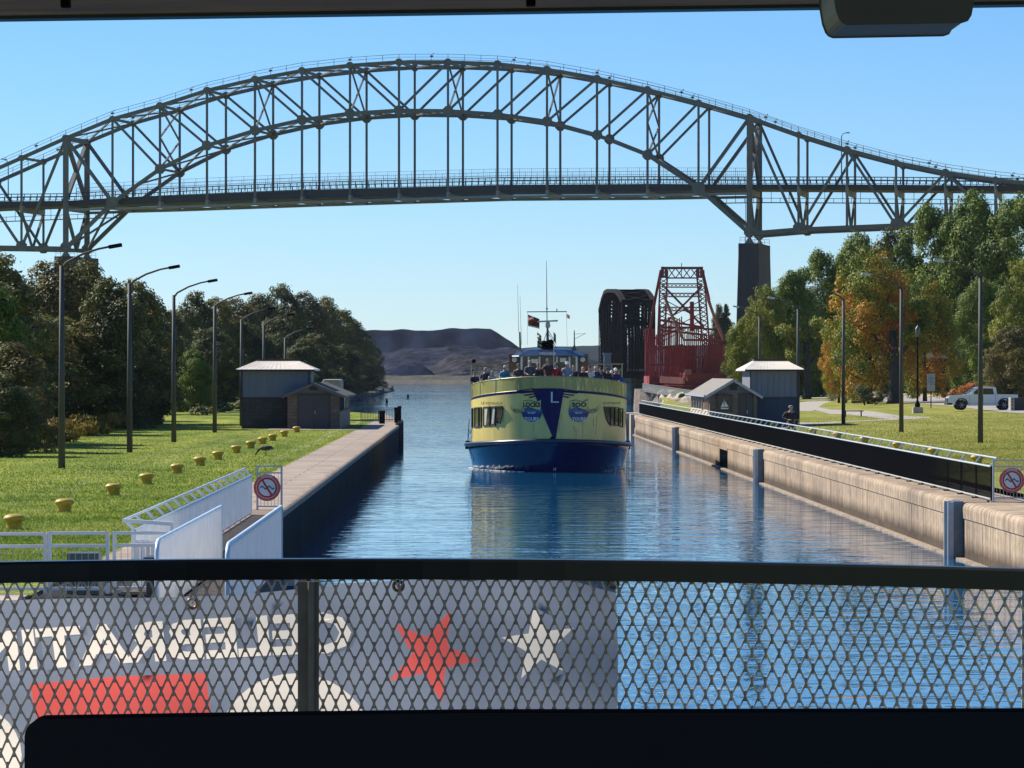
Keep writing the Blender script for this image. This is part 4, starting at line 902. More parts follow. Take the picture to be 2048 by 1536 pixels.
# blue-grey barrier and black posts near the far end of the left wall
mb = MB(); a, b = px(722, 842, 256), px(792, 842, 256)
for z in (.15, .85, 1.0): mb.bar((a.x, 256, GZ + z), (b.x, 256, GZ + z), .045)
n = 22
for i in range(n + 1): x = a.x + (b.x - a.x) * i / n; mb.bar((x, 256, GZ), (x, 256, GZ + .95), .03 if i % 11 else .06)
tag(mb.build('barrier_rail', M('blue_grey_steel', (.05, .08, .10), .5)), 'low dark steel railing closing the far end of the left lock wall', 'railing')
for i, (x, Y, h, w_) in enumerate(((764, 246, .9, .4), (793, 250, 1.1, .3), (799, 254, 1.15, .25))):
    p = px(x, 0, Y); tag(MB().lathe([(w_ / 2, 0), (w_ / 2, h * .85), (w_ * .6, h * .86), (w_ * .6, h)], (p.x, Y, GZ), 10).build('black_post', blackp), 'stout black post at the left wall end, ' + ['next to the low dark railing', 'at the canal corner', 'farthest, at the tip of the wall'][i], 'post', 'black posts at the end of the left wall')
for i, (x, y) in enumerate(((773.5, 809), (816, 798))):
    Y = CAMZ * F / (y - 745); p = px(x, 0, Y); r = T('marker_buoy', 'small dark marker buoy in open water, ' + ('the left, nearer one' if i == 0 else 'the right, farther one'), 'buoy', (p.x, Y, 0), 'marker buoys beyond the lock')
    MB().lathe([(.2, .15), (.17, .8), (.05, .95)], (p.x, Y, 0), 10).build('buoy_top', blackp, r); MB().lathe([(.3, -.2), (.3, .1), (.2, .16)], (p.x, Y, 0), 10).build('buoy_float', white, r)
# ------------------------------------------------------------ trees
bark = M('bark', (0.045, 0.038, 0.03), .9, var=.4, scale=3, bump=.03)
Lm = {
 'olive': leafmat('olive_leaves', [(0.08, 0.09, 0.02), (0.14, 0.14, 0.028), (0.24, 0.19, 0.05)]),
 'green': leafmat('green_leaves', [(0.06, 0.11, 0.015), (0.12, 0.18, 0.02), (0.22, 0.26, 0.03)]),
 'dark': leafmat('dark_leaves', [(0.045, 0.06, 0.018), (0.08, 0.095, 0.022), (0.15, 0.14, 0.04)]),
 'brown': leafmat('brown_green_leaves', [(0.075, 0.07, 0.022), (0.13, 0.115, 0.03), (0.22, 0.17, 0.05)]),
 'maple': leafmat('maple_leaves', [(0.06, 0.10, 0.015), (0.09, 0.14, 0.018), (0.12, 0.17, 0.02), (0.16, 0.21, 0.02), (0.30, 0.29, 0.02), (0.46, 0.32, 0.02), (0.60, 0.24, 0.025), (0.62, 0.13, 0.03)], nscale=.17),
 'yellowgreen': leafmat('yellow_green_leaves', [(0.07, 0.11, 0.015), (0.16, 0.19, 0.02), (0.32, 0.29, 0.03)], nscale=.25),
 'weed': leafmat('goldenrod_leaves', [(0.07, 0.08, 0.02), (0.20, 0.15, 0.02), (0.36, 0.24, 0.03)], nscale=.5),
 'orange': leafmat('orange_leaves', [(0.10, 0.09, 0.015), (0.35, 0.16, 0.02), (0.48, 0.10, 0.03)], nscale=.6),
}
def leaf_mesh(name, clumps, nleaf, size, mat, seed, up=0.0, asp=1.0, flat=.7):
    """clumps: (cx,cy,cz,r) ; leaf quads scattered in the outer shell of every clump"""
    g = np.random.default_rng(seed); cl = np.array(clumps); wgt = cl[:, 3] ** 2; wgt = wgt / wgt.sum()
    idx = g.choice(len(cl), nleaf, p=wgt); d = g.normal(size=(nleaf, 3)); d /= np.linalg.norm(d, axis=1)[:, None]
    rad = cl[idx, 3] * (0.45 + 0.6 * g.random(nleaf) ** .6 + .45 * (g.random(nleaf) < .16) * g.random(nleaf)); c = cl[idx, :3] + d * rad[:, None] * np.array([1, 1, flat])
    nn = d * .9 + np.array([-.12, 0, .5]) + g.normal(size=(nleaf, 3)) * .42; nn /= np.linalg.norm(nn, axis=1)[:, None]; a = np.cross(nn, g.normal(size=(nleaf, 3))); a[:, 2] += up * 2; a /= np.linalg.norm(a, axis=1)[:, None]; b = np.cross(a, nn); b /= np.linalg.norm(b, axis=1)[:, None]
    s = size * (0.6 + .8 * g.random(nleaf))[:, None]; a = a * s * asp; b = b * s * .55; nb = np.cross(a, b); nb /= np.linalg.norm(nb, axis=1)[:, None] + 1e-9; bend = nb * s * .18
    v = np.empty((nleaf, 4, 3)); v[:, 0] = c - a / 2; v[:, 1] = c + b / 2 + bend; v[:, 2] = c + a / 2; v[:, 3] = c - b / 2 + bend
    me = bpy.data.meshes.new(name); me.vertices.add(nleaf * 4); me.vertices.foreach_set('co', v.reshape(-1)); me.loops.add(nleaf * 4); me.loops.foreach_set('vertex_index', np.arange(nleaf * 4, dtype=np.int32))
    me.polygons.add(nleaf); me.polygons.foreach_set('loop_start', np.arange(0, nleaf * 4, 4, dtype=np.int32)); me.polygons.foreach_set('loop_total', np.full(nleaf, 4, dtype=np.int32))
    me.materials.append(mat); me.update(); me.validate(); return me
def make_tree(kind, seed, H=10.0, Wd=8.0, base=.18, nl=9000, ls=.3, shape='round', name='broadleaf_tree'):
    """prototype of height H: trunk with limbs + crown; returned as an unlinked-looking root hidden far below until used"""
    g = random.Random(seed); cl = []
    n = 85
    for i in range(n):
        t = (i + .5) / n; z = base + (1 - base) * t; th = i * 2.399 + g.uniform(-.4, .4)
        if shape == 'round': prof = math.sin(math.pi * min(1, (t * .84 + .14))) ** .6
        elif shape == 'full': prof = (1 - t ** 2.6) ** .5 * (.85 + .15 * math.sin(5 * t))
        else: prof = (1 - t) ** .8
        rr = Wd / 2 * prof * (g.uniform(.75, 1.0) if i % 3 else g.uniform(.3, .7)) * .84; r = Wd * g.uniform(.06, .125) * (.75 if t > .8 else 1)
        cl.append((rr * math.cos(th), rr * math.sin(th), H * z - r * .6, r))
    for i in range(9): cl.append((g.uniform(-.22, .22) * Wd, g.uniform(-.22, .22) * Wd, H * g.uniform(base + .12, .8), Wd * .17))
    for i in range(10):
        th = g.uniform(0, 6.28); q = g.uniform(.1, .3); cl.append((Wd * q * math.cos(th), Wd * q * math.sin(th), H * (.97 - q * .75), Wd * .06))
    me = leaf_mesh('crown', cl, nl, ls, Lm[kind], seed)
    tk = MB(); top = H * .72; pts = [(0, 0, -.3), (.05, 0, H * .12), (.12 * g.uniform(-1, 1), .1, H * .3), (.3 * g.uniform(-1, 1), .2, H * .5), (.4 * g.uniform(-1, 1), .1, top)]
    tk.tube(pts, [H * .033, H * .024, H * .02, H * .014, H * .005], 9)
    for i in range(9):
        c = cl[g.randrange(n)]; z0 = min(top * .95, max(H * .14, c[2] * .55)); tk.tube([(0, 0, z0), (c[0] * .5, c[1] * .5, z0 + (c[2] - z0) * .45), (c[0] * .95, c[1] * .95, c[2])], [H * .011, H * .007, H * .003], 5)
    tm = tk.build('trunk', bark, smooth=True); tmesh = tm.data; bpy.data.objects.remove(tm)
    co = np.empty(len(me.vertices) * 3); me.vertices.foreach_get('co', co); Hq = float(np.quantile(co[2::3], .996))
    return dict(crown=me, trunk=tmesh, H=Hq, W=Wd, name=name)
PR = {
 'olive': [make_tree('olive', 11, 10, 8.5, .04, 26000, .21, 'full'), make_tree('olive', 12, 10, 7.5, .06, 26000, .21, 'round')],
 'dark': [make_tree('dark', 13, 10, 8.5, .04, 24000, .22, 'full'), make_tree('dark', 14, 10, 8, .05, 24000, .22, 'round')],
 'brown': [make_tree('brown', 15, 10, 8, .04, 28000, .19, 'full'), make_tree('brown', 16, 10, 7.5, .05, 28000, .19, 'round')],
 'green': [make_tree('green', 17, 10, 8, .06, 55000, .18, 'round'), make_tree('green', 18, 10, 9, .05, 55000, .18, 'full')],
 'yellowgreen': [make_tree('yellowgreen', 19, 10, 9, .17, 24000, .21, 'round')],
 'maple': [make_tree('maple', 20, 10, 10, .16, 30000, .19, 'round', 'maple_tree')],
 'spire': [make_tree('dark', 21, 10, 5, .05, 9000, .25, 'cone', 'conifer_tree')],
}
def put_tree(kind, v, X, Y, z, H, Wd, rz, label, group=None, cat='tree', nm=None):
    p = PR[kind][v % len(PR[kind])]; r = T(nm or p['name'], label, cat, (X, Y, z), group)
    for part in ('trunk', 'crown'):
        o = bpy.data.objects.new(part, p[part]); COL.objects.link(o); o.parent = r
    r.scale = (Wd / p['W'], Wd / p['W'], H / p['H']); r.rotation_euler = (0, 0, rz); return r
def tree_px(kind, v, x, ytop, Y, Wd, label, group=None, base=None, rz=None, H=None):
    p = px(x, ytop, Y); z = GZ if p.x < 0 else GR(p.x); Wd *= 1.4 if p.x < 0 and ytop < 680 else 1.0; p.x -= (Wd * .14 if p.x < 0 and ytop < 680 else 0)
    z = base if base is not None else z
    return put_tree(kind, v, p.x, Y, z - .1, p.z - z + .1, Wd, rz if rz is not None else (x * .37) % 6.28, label, group)
GL = 'trees along the left bank'
for (k, v, x, yt, Y, wd, lab) in [
    ('dark', 0, -30, 520, 178, 8, 'dark leafy tree cut by the left frame edge'),
    ('olive', 1, 22, 512, 205, 6.5, 'tall dark olive tree at the far left behind the first lamp pole'),
    ('green', 0, 10, 575, 170, 3.6, 'brighter green young tree at the far left edge in front of darker trees'),
    ('brown', 0, 25, 690, 158, 5.4, 'low brownish bushy tree at the left edge, its foot in shade'),
    ('dark', 1, -10, 745, 150, 4.6, 'low dark shrubby tree at the very left lawn edge'),
    ('brown', 1, 150, 528, 232, 6.5, 'big brownish tree just right of the nearest lamp pole'),
    ('olive', 0, 212, 530, 236, 6.2, 'olive tree covering the foot of the left bridge pier'),
    ('dark', 0, 246, 562, 225, 5.2, 'dark olive tree left of the second lamp pole'),
    ('olive', 1, 292, 566, 246, 4.6, 'dark narrow-topped tree just right of the second lamp pole'),
    ('dark', 1, 300, 660, 240, 4.6, 'dark bushy tree at the lawn edge below the second lamp arm'),
    ('dark', 0, 320, 585, 300, 5.2, 'dark tree with a jagged top left of the third lamp pole'),
    ('brown', 0, 362, 625, 340, 5.0, 'brownish tree low in the dip of the skyline behind the third lamp pole'),
    ('green', 1, 385, 702, 318, 5.4, 'bright green rounded bush behind the third lamp pole'),
    ('dark', 0, 412, 588, 400, 6.2, 'dark tree behind the arm of the fourth lamp pole'),
    ('olive', 1, 452, 600, 430, 6.5, 'olive tree left above the pale hut roof'),
    ('brown', 1, 492, 600, 470, 7.5, 'brown tinted tree behind the fifth lamp pole'),
    ('green', 1, 470, 700, 380, 6.0, 'low green shrubby tree left of the left gate hut'),
    ('brown', 0, 540, 592, 500, 8.0, 'broad brown-green tree above the pale hut roof'),
    ('dark', 1, 580, 573, 560, 8.0, 'dark tree forming the highest point of the far left wood'),
    ('brown', 1, 628, 588, 570, 8.5, 'golden brown topped tree of the far left wood'),
    ('olive', 0, 672, 598, 640, 9.0, 'olive tree near the end of the far left wood'),
    ('olive', 1, 700, 622, 690, 9.5, 'rounded dark tree second from the end of the left wood'),
    ('dark', 0, 728, 650, 760, 8.5, 'dark rounded tree at the end of the left wood by the water'),
    ('dark', 1, 745, 690, 850, 7.0, 'small dark tree at the tip of the left bank')]:
    tree_px(k, v, x, yt, Y, wd, lab, GL)
i = 0
for (x, yt, Y, wd, k) in [(60, 600, 215, 6.5, 'dark'), (150, 640, 222, 7, 'olive'), (100, 600, 250, 8, 'dark'), (205, 620, 260, 7, 'dark'), (345, 650, 330, 6.5, 'dark'), (440, 660, 380, 6.5, 'dark'), (520, 650, 430, 7.5, 'dark'), (575, 640, 480, 8, 'dark'), (610, 680, 470, 8, 'dark'), (650, 670, 540, 8, 'dark'), (690, 690, 600, 7.5, 'dark'), (725, 720, 700, 7, 'dark'), (640, 730, 480, 6, 'dark'), (600, 735, 440, 6, 'dark'), (550, 730, 400, 6.5, 'dark'), (676, 745, 560, 6, 'dark'), (706, 745, 620, 6, 'dark'), (738, 745, 740, 6, 'dark'), (752, 740, 880, 6, 'dark')]:
    tree_px(k, i, x, yt, Y, wd, 'dark low undergrowth tree of the left wood around the ' + ['far left edge', 'first lamp pole, lower one', 'first lamp pole, rear one', 'second lamp pole', 'third lamp pole', 'fourth lamp pole', 'fifth lamp pole', 'hut roof, left one', 'hut roof, middle one', 'hut roof, right one', 'hut roof edge', 'wood end, upper one', 'hut gable, right one', 'hut gable, middle one', 'hut gable, left one', 'tank top', 'low dark railing, behind', 'marker buoys, shoreward', 'tip of the spit'][i], 'undergrowth trees of the left lawn wood' if x <= 400 else 'undergrowth trees of the far left wood'); i += 1
GRG = 'trees of the right park'
for (k, v, x, yt, Y, wd, lab) in [
    ('spire', 0, 1452, 612, 640, 5.0, 'small far dark conifer right of the red swing dam'),
    ('dark', 0, 1438, 612, 680, 5.5, 'far dark tree just right of the red swing dam'),
    ('yellowgreen', 0, 1530, 575, 402, 6.8, 'yellow-green tree behind the right gate hut roof'),
    ('yellowgreen', 0, 1488, 640, 380, 5.2, 'low yellow-green tree left of the right hut roof'),
    ('green', 1, 1585, 548, 420, 9.5, 'green tree just left of the third right lamp pole'),
    ('green', 0, 1640, 508, 470, 11, 'tall green tree left above the orange maple'),
    ('green', 1, 1718, 474, 480, 13, 'tall broad green tree behind the orange maple top'),
    ('dark', 1, 1790, 464, 470, 12, 'dark green tree behind and between maple and tallest tree'),
    ('green', 0, 1860, 418, 460, 13.5, 'tall green tree left of the tallest right tree'),
    ('green', 1, 1945, 392, 455, 15, 'tallest green tree of the right park behind the parked pickup'),
    ('green', 0, 2040, 400, 450, 14, 'tall green tree cut by the right frame edge'),
    ('maple', 0, 1740, 500, 338, 10.5, 'orange and yellow autumn maple with a dark trunk left of the second lamp pole'),
    ('maple', 0, 1850, 560, 345, 7.8, 'yellow-orange autumn maple between the two nearest right lamp poles'),
    ('maple', 0, 1678, 640, 352, 4.8, 'small low orange-red autumn maple behind the third right lamp pole'),
    ('yellowgreen', 0, 2040, 525, 330, 6.5, 'yellow-green tree above the brown bush at the right edge'),
    ('brown', 1, 2025, 655, 288, 5.6, 'round brown-green bushy tree overhanging the parked pickup'),
    ('green', 1, 1960, 560, 420, 9.0, 'dark green tree right behind the nearest right lamp pole'),
    ('green', 0, 1610, 640, 420, 6.5, 'green tree with a straight dark trunk beside the right gate hut')]:
    tree_px(k, v, x, yt, Y, wd, lab, GRG, base=GR(38) if x < 1480 and Y > 600 else None, rz=(2.5 if k == 'maple' else None))
i = 0
for (x, yt, Y, wd, k) in [(1560, 640, 450, 8, 'dark'), (1650, 620, 470, 8, 'dark'), (1730, 640, 480, 8, 'dark'), (1800, 640, 480, 9, 'dark'), (1880, 600, 490, 9, 'dark'), (1960, 620, 480, 10, 'dark'), (2040, 620, 470, 9, 'dark'), (1640, 725, 455, 6, 'green'), (1700, 730, 460, 6, 'dark'), (1770, 730, 462, 7, 'dark'), (1850, 715, 462, 7, 'dark'), (1930, 715, 455, 7, 'dark'), (1500, 700, 420, 6, 'green'), (1470, 720, 520, 6, 'dark'), (1560, 715, 430, 6.5, 'green')]:
    tree_px(k, i, x, yt, Y, wd, 'dark understory tree behind the park road, ' + ordn(i) + ' of its kind', 'understory trees behind the park road'); i += 1
# far-off woods left and right (read as one mass)
cl = []; g = random.Random(5)
for i in range(240):
    s = -1 if i % 2 else 1; Y = g.uniform(250, 900); X = s * (g.uniform(40, 160) if s < 0 else g.uniform(85, 180)); cl.append((X, Y, g.uniform(3, 9), g.uniform(3, 5.5)))
wood = bpy.data.objects.new('far_wood', leaf_mesh('far_wood', cl, 40000, 1.1, Lm['dark'], 77)); COL.objects.link(wood); tag(wood, 'dark wood behind the nearer trees on both banks', 'wood', kind='stuff')
# goldenrod and scrub at the foot of the left trees
cl = []
for i in range(90):
    t = g.random(); x = 95 + 215 * t; yb = 900 - 48 * t + g.uniform(-22, -2); Y = min(240, 3.55 * F / max(60, yb - 745)); X = (x - 940) * Y / F; cl.append((X - .2, Y, GZ + g.uniform(.2, .75), g.uniform(.35, .6)))
o = bpy.data.objects.new('goldenrod', leaf_mesh('goldenrod', cl, 26000, .15, Lm['weed'], 78, up=.6, asp=1.6)); COL.objects.link(o); tag(o, 'yellow flowering goldenrod at the foot of the left trees', 'wildflowers', kind='stuff')
cl = []
for i in range(60):
    t = g.random(); Y = 560 + 440 * t; cl.append((-21.9 - g.uniform(0, 1.6) - t, Y, g.uniform(.8, 2.0), g.uniform(.8, 1.3)))
for i in range(26):
    t = g.random(); Y = 240 + 330 * t; cl.append((-22.4, Y, g.uniform(1.6, 2.2), .8))
o = bpy.data.objects.new('bank_scrub', leaf_mesh('bank_scrub', cl, 16000, .35, Lm['dark'], 79)); COL.objects.link(o); tag(o, 'low dark scrub along the left water edge', 'scrub', kind='stuff')
# dark stony spit
mb = MB()
for i in range(40):
    Y = 570 + i * 11.0; v, f = rock((-20.9 - .035 * (Y - 560) / 10 - g.uniform(0, .6), Y, .3), (g.uniform(1.0, 1.7), 6, g.uniform(.8, 1.4)), 300 + i); mb.add(v, f)
tag(mb.build('rubble_bank', M('dark_rubble', (.05, .048, .04), .95, var=.5, scale=1)), 'dark rubble bank along the left water edge beyond the hut', 'rubble', kind='stuff')
def shrub(x, yb, h, wd, kind, lab, seed, ls=.16, nl=2500, g2=None):
    X, Y = gpx(x, yb); g = random.Random(seed); z = GR(X); cl = [(g.uniform(-.4, .4) * wd, g.uniform(-.3, .3) * wd, h * g.uniform(.3, .85), h * g.uniform(.2, .32)) for _ in range(12)]
    r = T('shrub', lab, 'shrub', (X, Y, z), g2); o = bpy.data.objects.new('foliage', leaf_mesh('foliage', cl, nl, ls, Lm[kind], seed)); COL.objects.link(o); o.parent = r
    mb = MB()
    for i in range(6): c = cl[i]; mb.tube([(0, 0, 0), (c[0] * .6, c[1] * .6, c[2] * .5), (c[0], c[1], c[2])], [.05, .03, .01], 5)
    s = mb.build('stem', bark); s.parent = r; return r
shrub(1930, 800, 1.9, 3.2, 'orange', 'orange and yellow flowering shrub behind the pickup hood', 41); shrub(1975, 798, 2.1, 2.8, 'weed', 'yellowish tall shrub just above the pickup cab', 42); shrub(1905, 800, 1.2, 2.2, 'orange', 'low rusty orange shrub at the road edge left of the pickup', 43)
shrub(1833 - 103, 811, 1.9, 1.6, 'dark', 'small dark spruce-like shrub right of the stone pillar', 44, .12); shrub(1752, 809, 1.3, 1.5, 'dark', 'low dark shrub between stone pillar and big maple trunk', 45, .12); shrub(1636, 790, 1.9, 3, 'yellowgreen', 'yellow-green shrub beyond the road between trunk and stone pillar', 46)
shrub(1692, 806, 1.6, 1.0, 'green', 'thin young shrub left of the stone pillar', 47, .1, 900); shrub(1372, 800, .9, 2.4, 'green', 'bright green weeds on the stony bank left of the right gate hut', 48, .14, 2500)
# thick visible trunks of the two foreground park trees
for x, yb, h, r0, lab in ((1788, 807, 7.0, .62, 'thick dark trunk under the orange maple crown'), (1614, 798, 6.5, .45, 'straight dark trunk right of the right gate hut')):
    X, Y = gpx(x, yb); mb = MB(); z = GR(X) - .1; mb.tube([(X, Y, z), (X, Y, z + .4), (X + .05, Y, z + 3), (X - .1, Y, z + h)], [r0 * 1.35, r0, r0 * .85, r0 * .6], 12)
    for s in (-1, 1): mb.tube([(X, Y, z + h * .55), (X + s * 1.5, Y + .4, z + h * .85), (X + s * 2.6, Y, z + h * 1.15)], [r0 * .45, r0 * .3, r0 * .1], 8)
    r = T('park_tree', lab, 'tree', (X, Y, z), 'park trees with thick trunks'); mb.build('trunk', bark, r, smooth=True)
    cl = [(g.uniform(-3.2, 3.2), g.uniform(-1.5, 2), h * g.uniform(.75, 1.35), g.uniform(.7, 1.3)) for _ in range(18)]
    o = bpy.data.objects.new('crown', leaf_mesh('crown', cl, 7000, .26, Lm['maple' if x > 1700 else 'yellowgreen'], x)); COL.objects.link(o); o.parent = r
# grass blades near the camera side of both lawns
def blades(name, n, fx, y0, y1, mat, seed):
    g = np.random.default_rng(seed); u = g.random(n); Y = 1 / (1 / y0 + (1 / y1 - 1 / y0) * u); X, Z = fx(g.random(n), Y)
    h = .02 + .05 * g.random(n); th = g.random(n) * 6.28; w_ = .012 + .012 * g.random(n); lean = g.normal(size=(n, 2)) * .03
    v = np.empty((n, 3, 3)); v[:, 0] = np.stack([X - w_ * np.cos(th), Y - w_ * np.sin(th), Z], 1); v[:, 1] = np.stack([X + w_ * np.cos(th), Y + w_ * np.sin(th), Z], 1); v[:, 2] = np.stack([X + lean[:, 0], Y + lean[:, 1], Z + h], 1)
    me = bpy.data.meshes.new(name); me.vertices.add(n * 3); me.vertices.foreach_set('co', v.reshape(-1)); me.loops.add(n * 3); me.loops.foreach_set('vertex_index', np.arange(n * 3, dtype=np.int32)); me.polygons.add(n); me.polygons.foreach_set('loop_start', np.arange(0, n * 3, 3, dtype=np.int32)); me.polygons.foreach_set('loop_total', np.full(n, 3, dtype=np.int32)); me.materials.append(mat); me.update()
    o = bpy.data.objects.new(name, me); COL.objects.link(o); return o
gb = leafmat('grass_blades', [(0.08, 0.15, 0.02), (0.18, 0.26, 0.03), (0.36, 0.38, 0.10)], trans=.45, nscale=.3); gb2 = leafmat('dry_grass_blades', [(0.18, 0.20, 0.03), (0.30, 0.30, 0.055), (0.40, 0.37, 0.12)], trans=.4, nscale=.12)
tag(blades('grass', 110000, lambda u, Y: (-7.1 - u ** 1.2 * (Y * .135 - 6), np.full(len(u), GZ)), 62, 250, gb, 1), 'short bright green grass of the left lawn', 'grass', kind='stuff')
tag(blades('grass', 80000, lambda u, Y: ((lambda X: (X, 1.55 + .027 * np.maximum(0, X - 17)))(16.6 + u * (Y * .16 - 15))), 125, 260, gb2, 2), 'short yellowish grass of the right lawn', 'grass', kind='stuff')
# ------------------------------------------------------------ people
def skin_body(name, chains, mat, sub=1):
    """chains: list of (points, radii) sharing joints by coordinates; one continuous skinned surface"""
    vid = {}; vs = []; rs = []; es = set()
    def gid(p, r):
        k = tuple(round(c, 4) for c in p)
        if k not in vid: vid[k] = len(vs); vs.append(p); rs.append(r)
        return vid[k]
    for pts, rad in chains:
        ids = [gid(p, r) for p, r in zip(pts, rad)]
        for a, b in zip(ids[:-1], ids[1:]):
            if a != b: es.add((min(a, b), max(a, b)))
    me = bpy.data.meshes.new(name); me.from_pydata(vs, list(es), []); o = bpy.data.objects.new(name, me); COL.objects.link(o)
    md = o.modifiers.new('s', 'SKIN'); md.use_smooth_shade = True
    for i, r in enumerate(rs): me.skin_vertices[0].data[i].radius = r if isinstance(r, tuple) else (r, r)
    me.skin_vertices[0].data[0].use_root = True
    if sub: sm = o.modifiers.new('u', 'SUBSURF'); sm.levels = sub; sm.render_levels = sub
    dg = bpy.context.evaluated_depsgraph_get(); dg.update(); m2 = bpy.data.meshes.new_from_object(o.evaluated_get(dg)); m2.name = name
    bpy.data.objects.remove(o); m2.materials.clear(); m2.materials.append(mat); m2.polygons.foreach_set('use_smooth', [True] * len(m2.polygons)); return m2
skinm = M('skin', (0.42, 0.24, 0.17), .5, var=.08)
def figure(pose, seed=0):
    g = random.Random(seed); P = (0, 0, .93)
    sp = [P, (0, 0, 1.08), (0, 0, 1.28), (0, 0, 1.42)]; spr = [(.145, .11), (.135, .10), (.165, .115), (.12, .09)]
    head = [(0, 0, 1.42), (0, -.01, 1.50), (0, -.025, 1.57), (0, -.02, 1.65), (0, -.01, 1.73)]; hr = [(.12, .09), .052, (.068, .08), (.078, .095), (.06, .07)]
    nose = [(0, -.02, 1.65), (0, -.118, 1.625)]; nr = [(.078, .095), .014]
    arms = []; sleeves = []; hands = []
    for s in (-1, 1):
        sh = (.19 * s, 0, 1.40)
        if pose == 'rail': el = (.25 * s, -.10, 1.14); wr = (.17 * s, -.33, 1.08); hd = (.14 * s, -.40, 1.07)
        elif pose == 'phone': el = (.25 * s, -.14, 1.20); wr = (.07 * s, -.30, 1.40); hd = (.045 * s, -.33, 1.47)
        elif pose == 'walk': el = (.31 * s, .05, 1.14); wr = (.15 * s, -.20, 1.03); hd = (.09 * s, -.25, 1.04)
        else: el = (.24 * s, .0, 1.12); wr = (.24 * s, -.10, .88); hd = (.24 * s, -.13, .80)
        arms.append(([(0, 0, 1.42), sh, el, wr, hd], [(.12, .09), .055, .043, .03, .034])); sleeves.append(([(0, 0, 1.42), sh, el, wr], [(.13, .10), .075, .06, .045]))
        d = Vector(hd) - Vector(wr); d.normalize(); side = d.cross(Vector((0, 0, 1))); side = side.normalized() if side.length > .1 else Vector((1, 0, 0))
        for k in range(4):
            b = Vector(hd) + side * (.012 * (k - 1.5) * 1.6); t = b + d * (.06 + .008 * (1.5 - abs(k - 1.5))) + Vector((0, 0, -.012)); e = t + d * .02 + Vector((0, 0, -.02))
            arms.append(([hd, tuple(b + d * .025), tuple(t), tuple(e)], [.034, .010, .009, .008]))
        arms.append(([hd, tuple(Vector(hd) + side * -.045 * s + d * .02), tuple(Vector(hd) + side * -.05 * s + d * .05)], [.034, .011, .009]))
    legs = []; trs = []
    for s in (-1, 1):
        f = 0 if pose != 'walk' else (.10 * s)
        hp = (.09 * s, 0, .88); kn = (.10 * s, -.03 - f * 1.2, .50); an = (.10 * s, .0 - f * 1.5, .09 + (.0 if s > 0 else .02) * (pose == 'walk')); to = (.11 * s, -.15 - f * 1.5, .04)
        legs.append(([P, hp, kn, an, to], [(.145, .11), .085, .06, .042, .038])); trs.append(([P, hp, kn, (an[0], an[1], an[2] + .02)], [(.155, .12), .10, .075, .062]))
        arms.append(([an, to], [.042, .038]))
    body = [(sp, spr), (head, hr), (nose, nr)] + arms + legs
    jack = [([(0, 0, .86), (0, 0, 1.0), (0, 0, 1.28), (0, 0, 1.42), (0, .0, 1.47)], [(.165, .13), (.17, .135), (.195, .145), (.14, .11), (.075, .07)])] + sleeves
    shoes = [([(0.11 * s, -.15, .04), (.1 * s, -.02, .05)], [.045, .05]) for s in (-1, 1)]
    return dict(body=skin_body('body', body, skinm), jacket=skin_body('jacket', jack, skinm), trousers=skin_body('trousers', [([P, (0, 0, .98)], [(.155, .12), (.15, .115)])] + trs, skinm))
def hair_mesh(long):
    mb = MB(); mb.ball((0, .005, 1.685), (.088, .105, .085), 12, 7)
    if long: mb.tube([(0, .06, 1.68), (0, .085, 1.56), (0, .07, 1.46)], [.085, .08, .06], 10)
    o = mb.build('hair', skinm, smooth=True); m = o.data; bpy.data.objects.remove(o); return m
def cap_mesh():
    mb = MB(); mb.lathe([(.098, 1.665), (.10, 1.70), (.09, 1.75), (.05, 1.785), (.005, 1.795)], (0, -.005, 0), 14, sy=1.12); mb.add([(-.075, -.10, 1.675), (.075, -.10, 1.675), (.055, -.19, 1.66), (-.055, -.19, 1.66), (-.075, -.10, 1.66), (.075, -.10, 1.66), (.055, -.19, 1.648), (-.055, -.19, 1.648)], [(0, 1, 2, 3), (4, 5, 6, 7), (0, 1, 5, 4), (1, 2, 6, 5), (2, 3, 7, 6), (3, 0, 4, 7)])
    o = mb.build('cap', skinm, smooth=False); m = o.data; bpy.data.objects.remove(o); return m
FIG = {k: figure(k) for k in ('rail', 'phone', 'walk', 'stand')}; HAIR = {'short': hair_mesh(False), 'long': hair_mesh(True), 'cap': cap_mesh()}
def cm(c, nm): 
    n = nm + '_cloth_%d_%d_%d' % tuple(int(x * 100) for x in c); return M(n, c, .8, var=.15, scale=8)
def person(pose, loc, rz, h, jc, tc_, hairk, hc, label, group=None, parent=None):
    r = T('person', label, 'person', loc, group); r.rotation_euler = (0, 0, rz); s = h / 1.78; r.scale = (s * 1.04, s * 1.04, s)
    for part, m in (('body', skinm), ('jacket', cm(jc, 'jacket')), ('trousers', cm(tc_, 'trousers'))):
        o = bpy.data.objects.new(part, FIG[pose][part]); COL.objects.link(o); o.parent = r; o.material_slots[0].link = 'OBJECT'; o.material_slots[0].material = m
    o = bpy.data.objects.new('cap' if hairk == 'cap' else 'hair', HAIR[hairk]); COL.objects.link(o); o.parent = r; o.material_slots[0].link = 'OBJECT'; o.material_slots[0].material = cm(hc, 'hair')
    if hairk == 'cap':
        o = bpy.data.objects.new('hair', HAIR['short']); COL.objects.link(o); o.parent = r; o.scale = (.97, .97, .985); o.material_slots[0].link = 'OBJECT'; o.material_slots[0].material = cm((.06, .045, .035), 'hair')
    return r
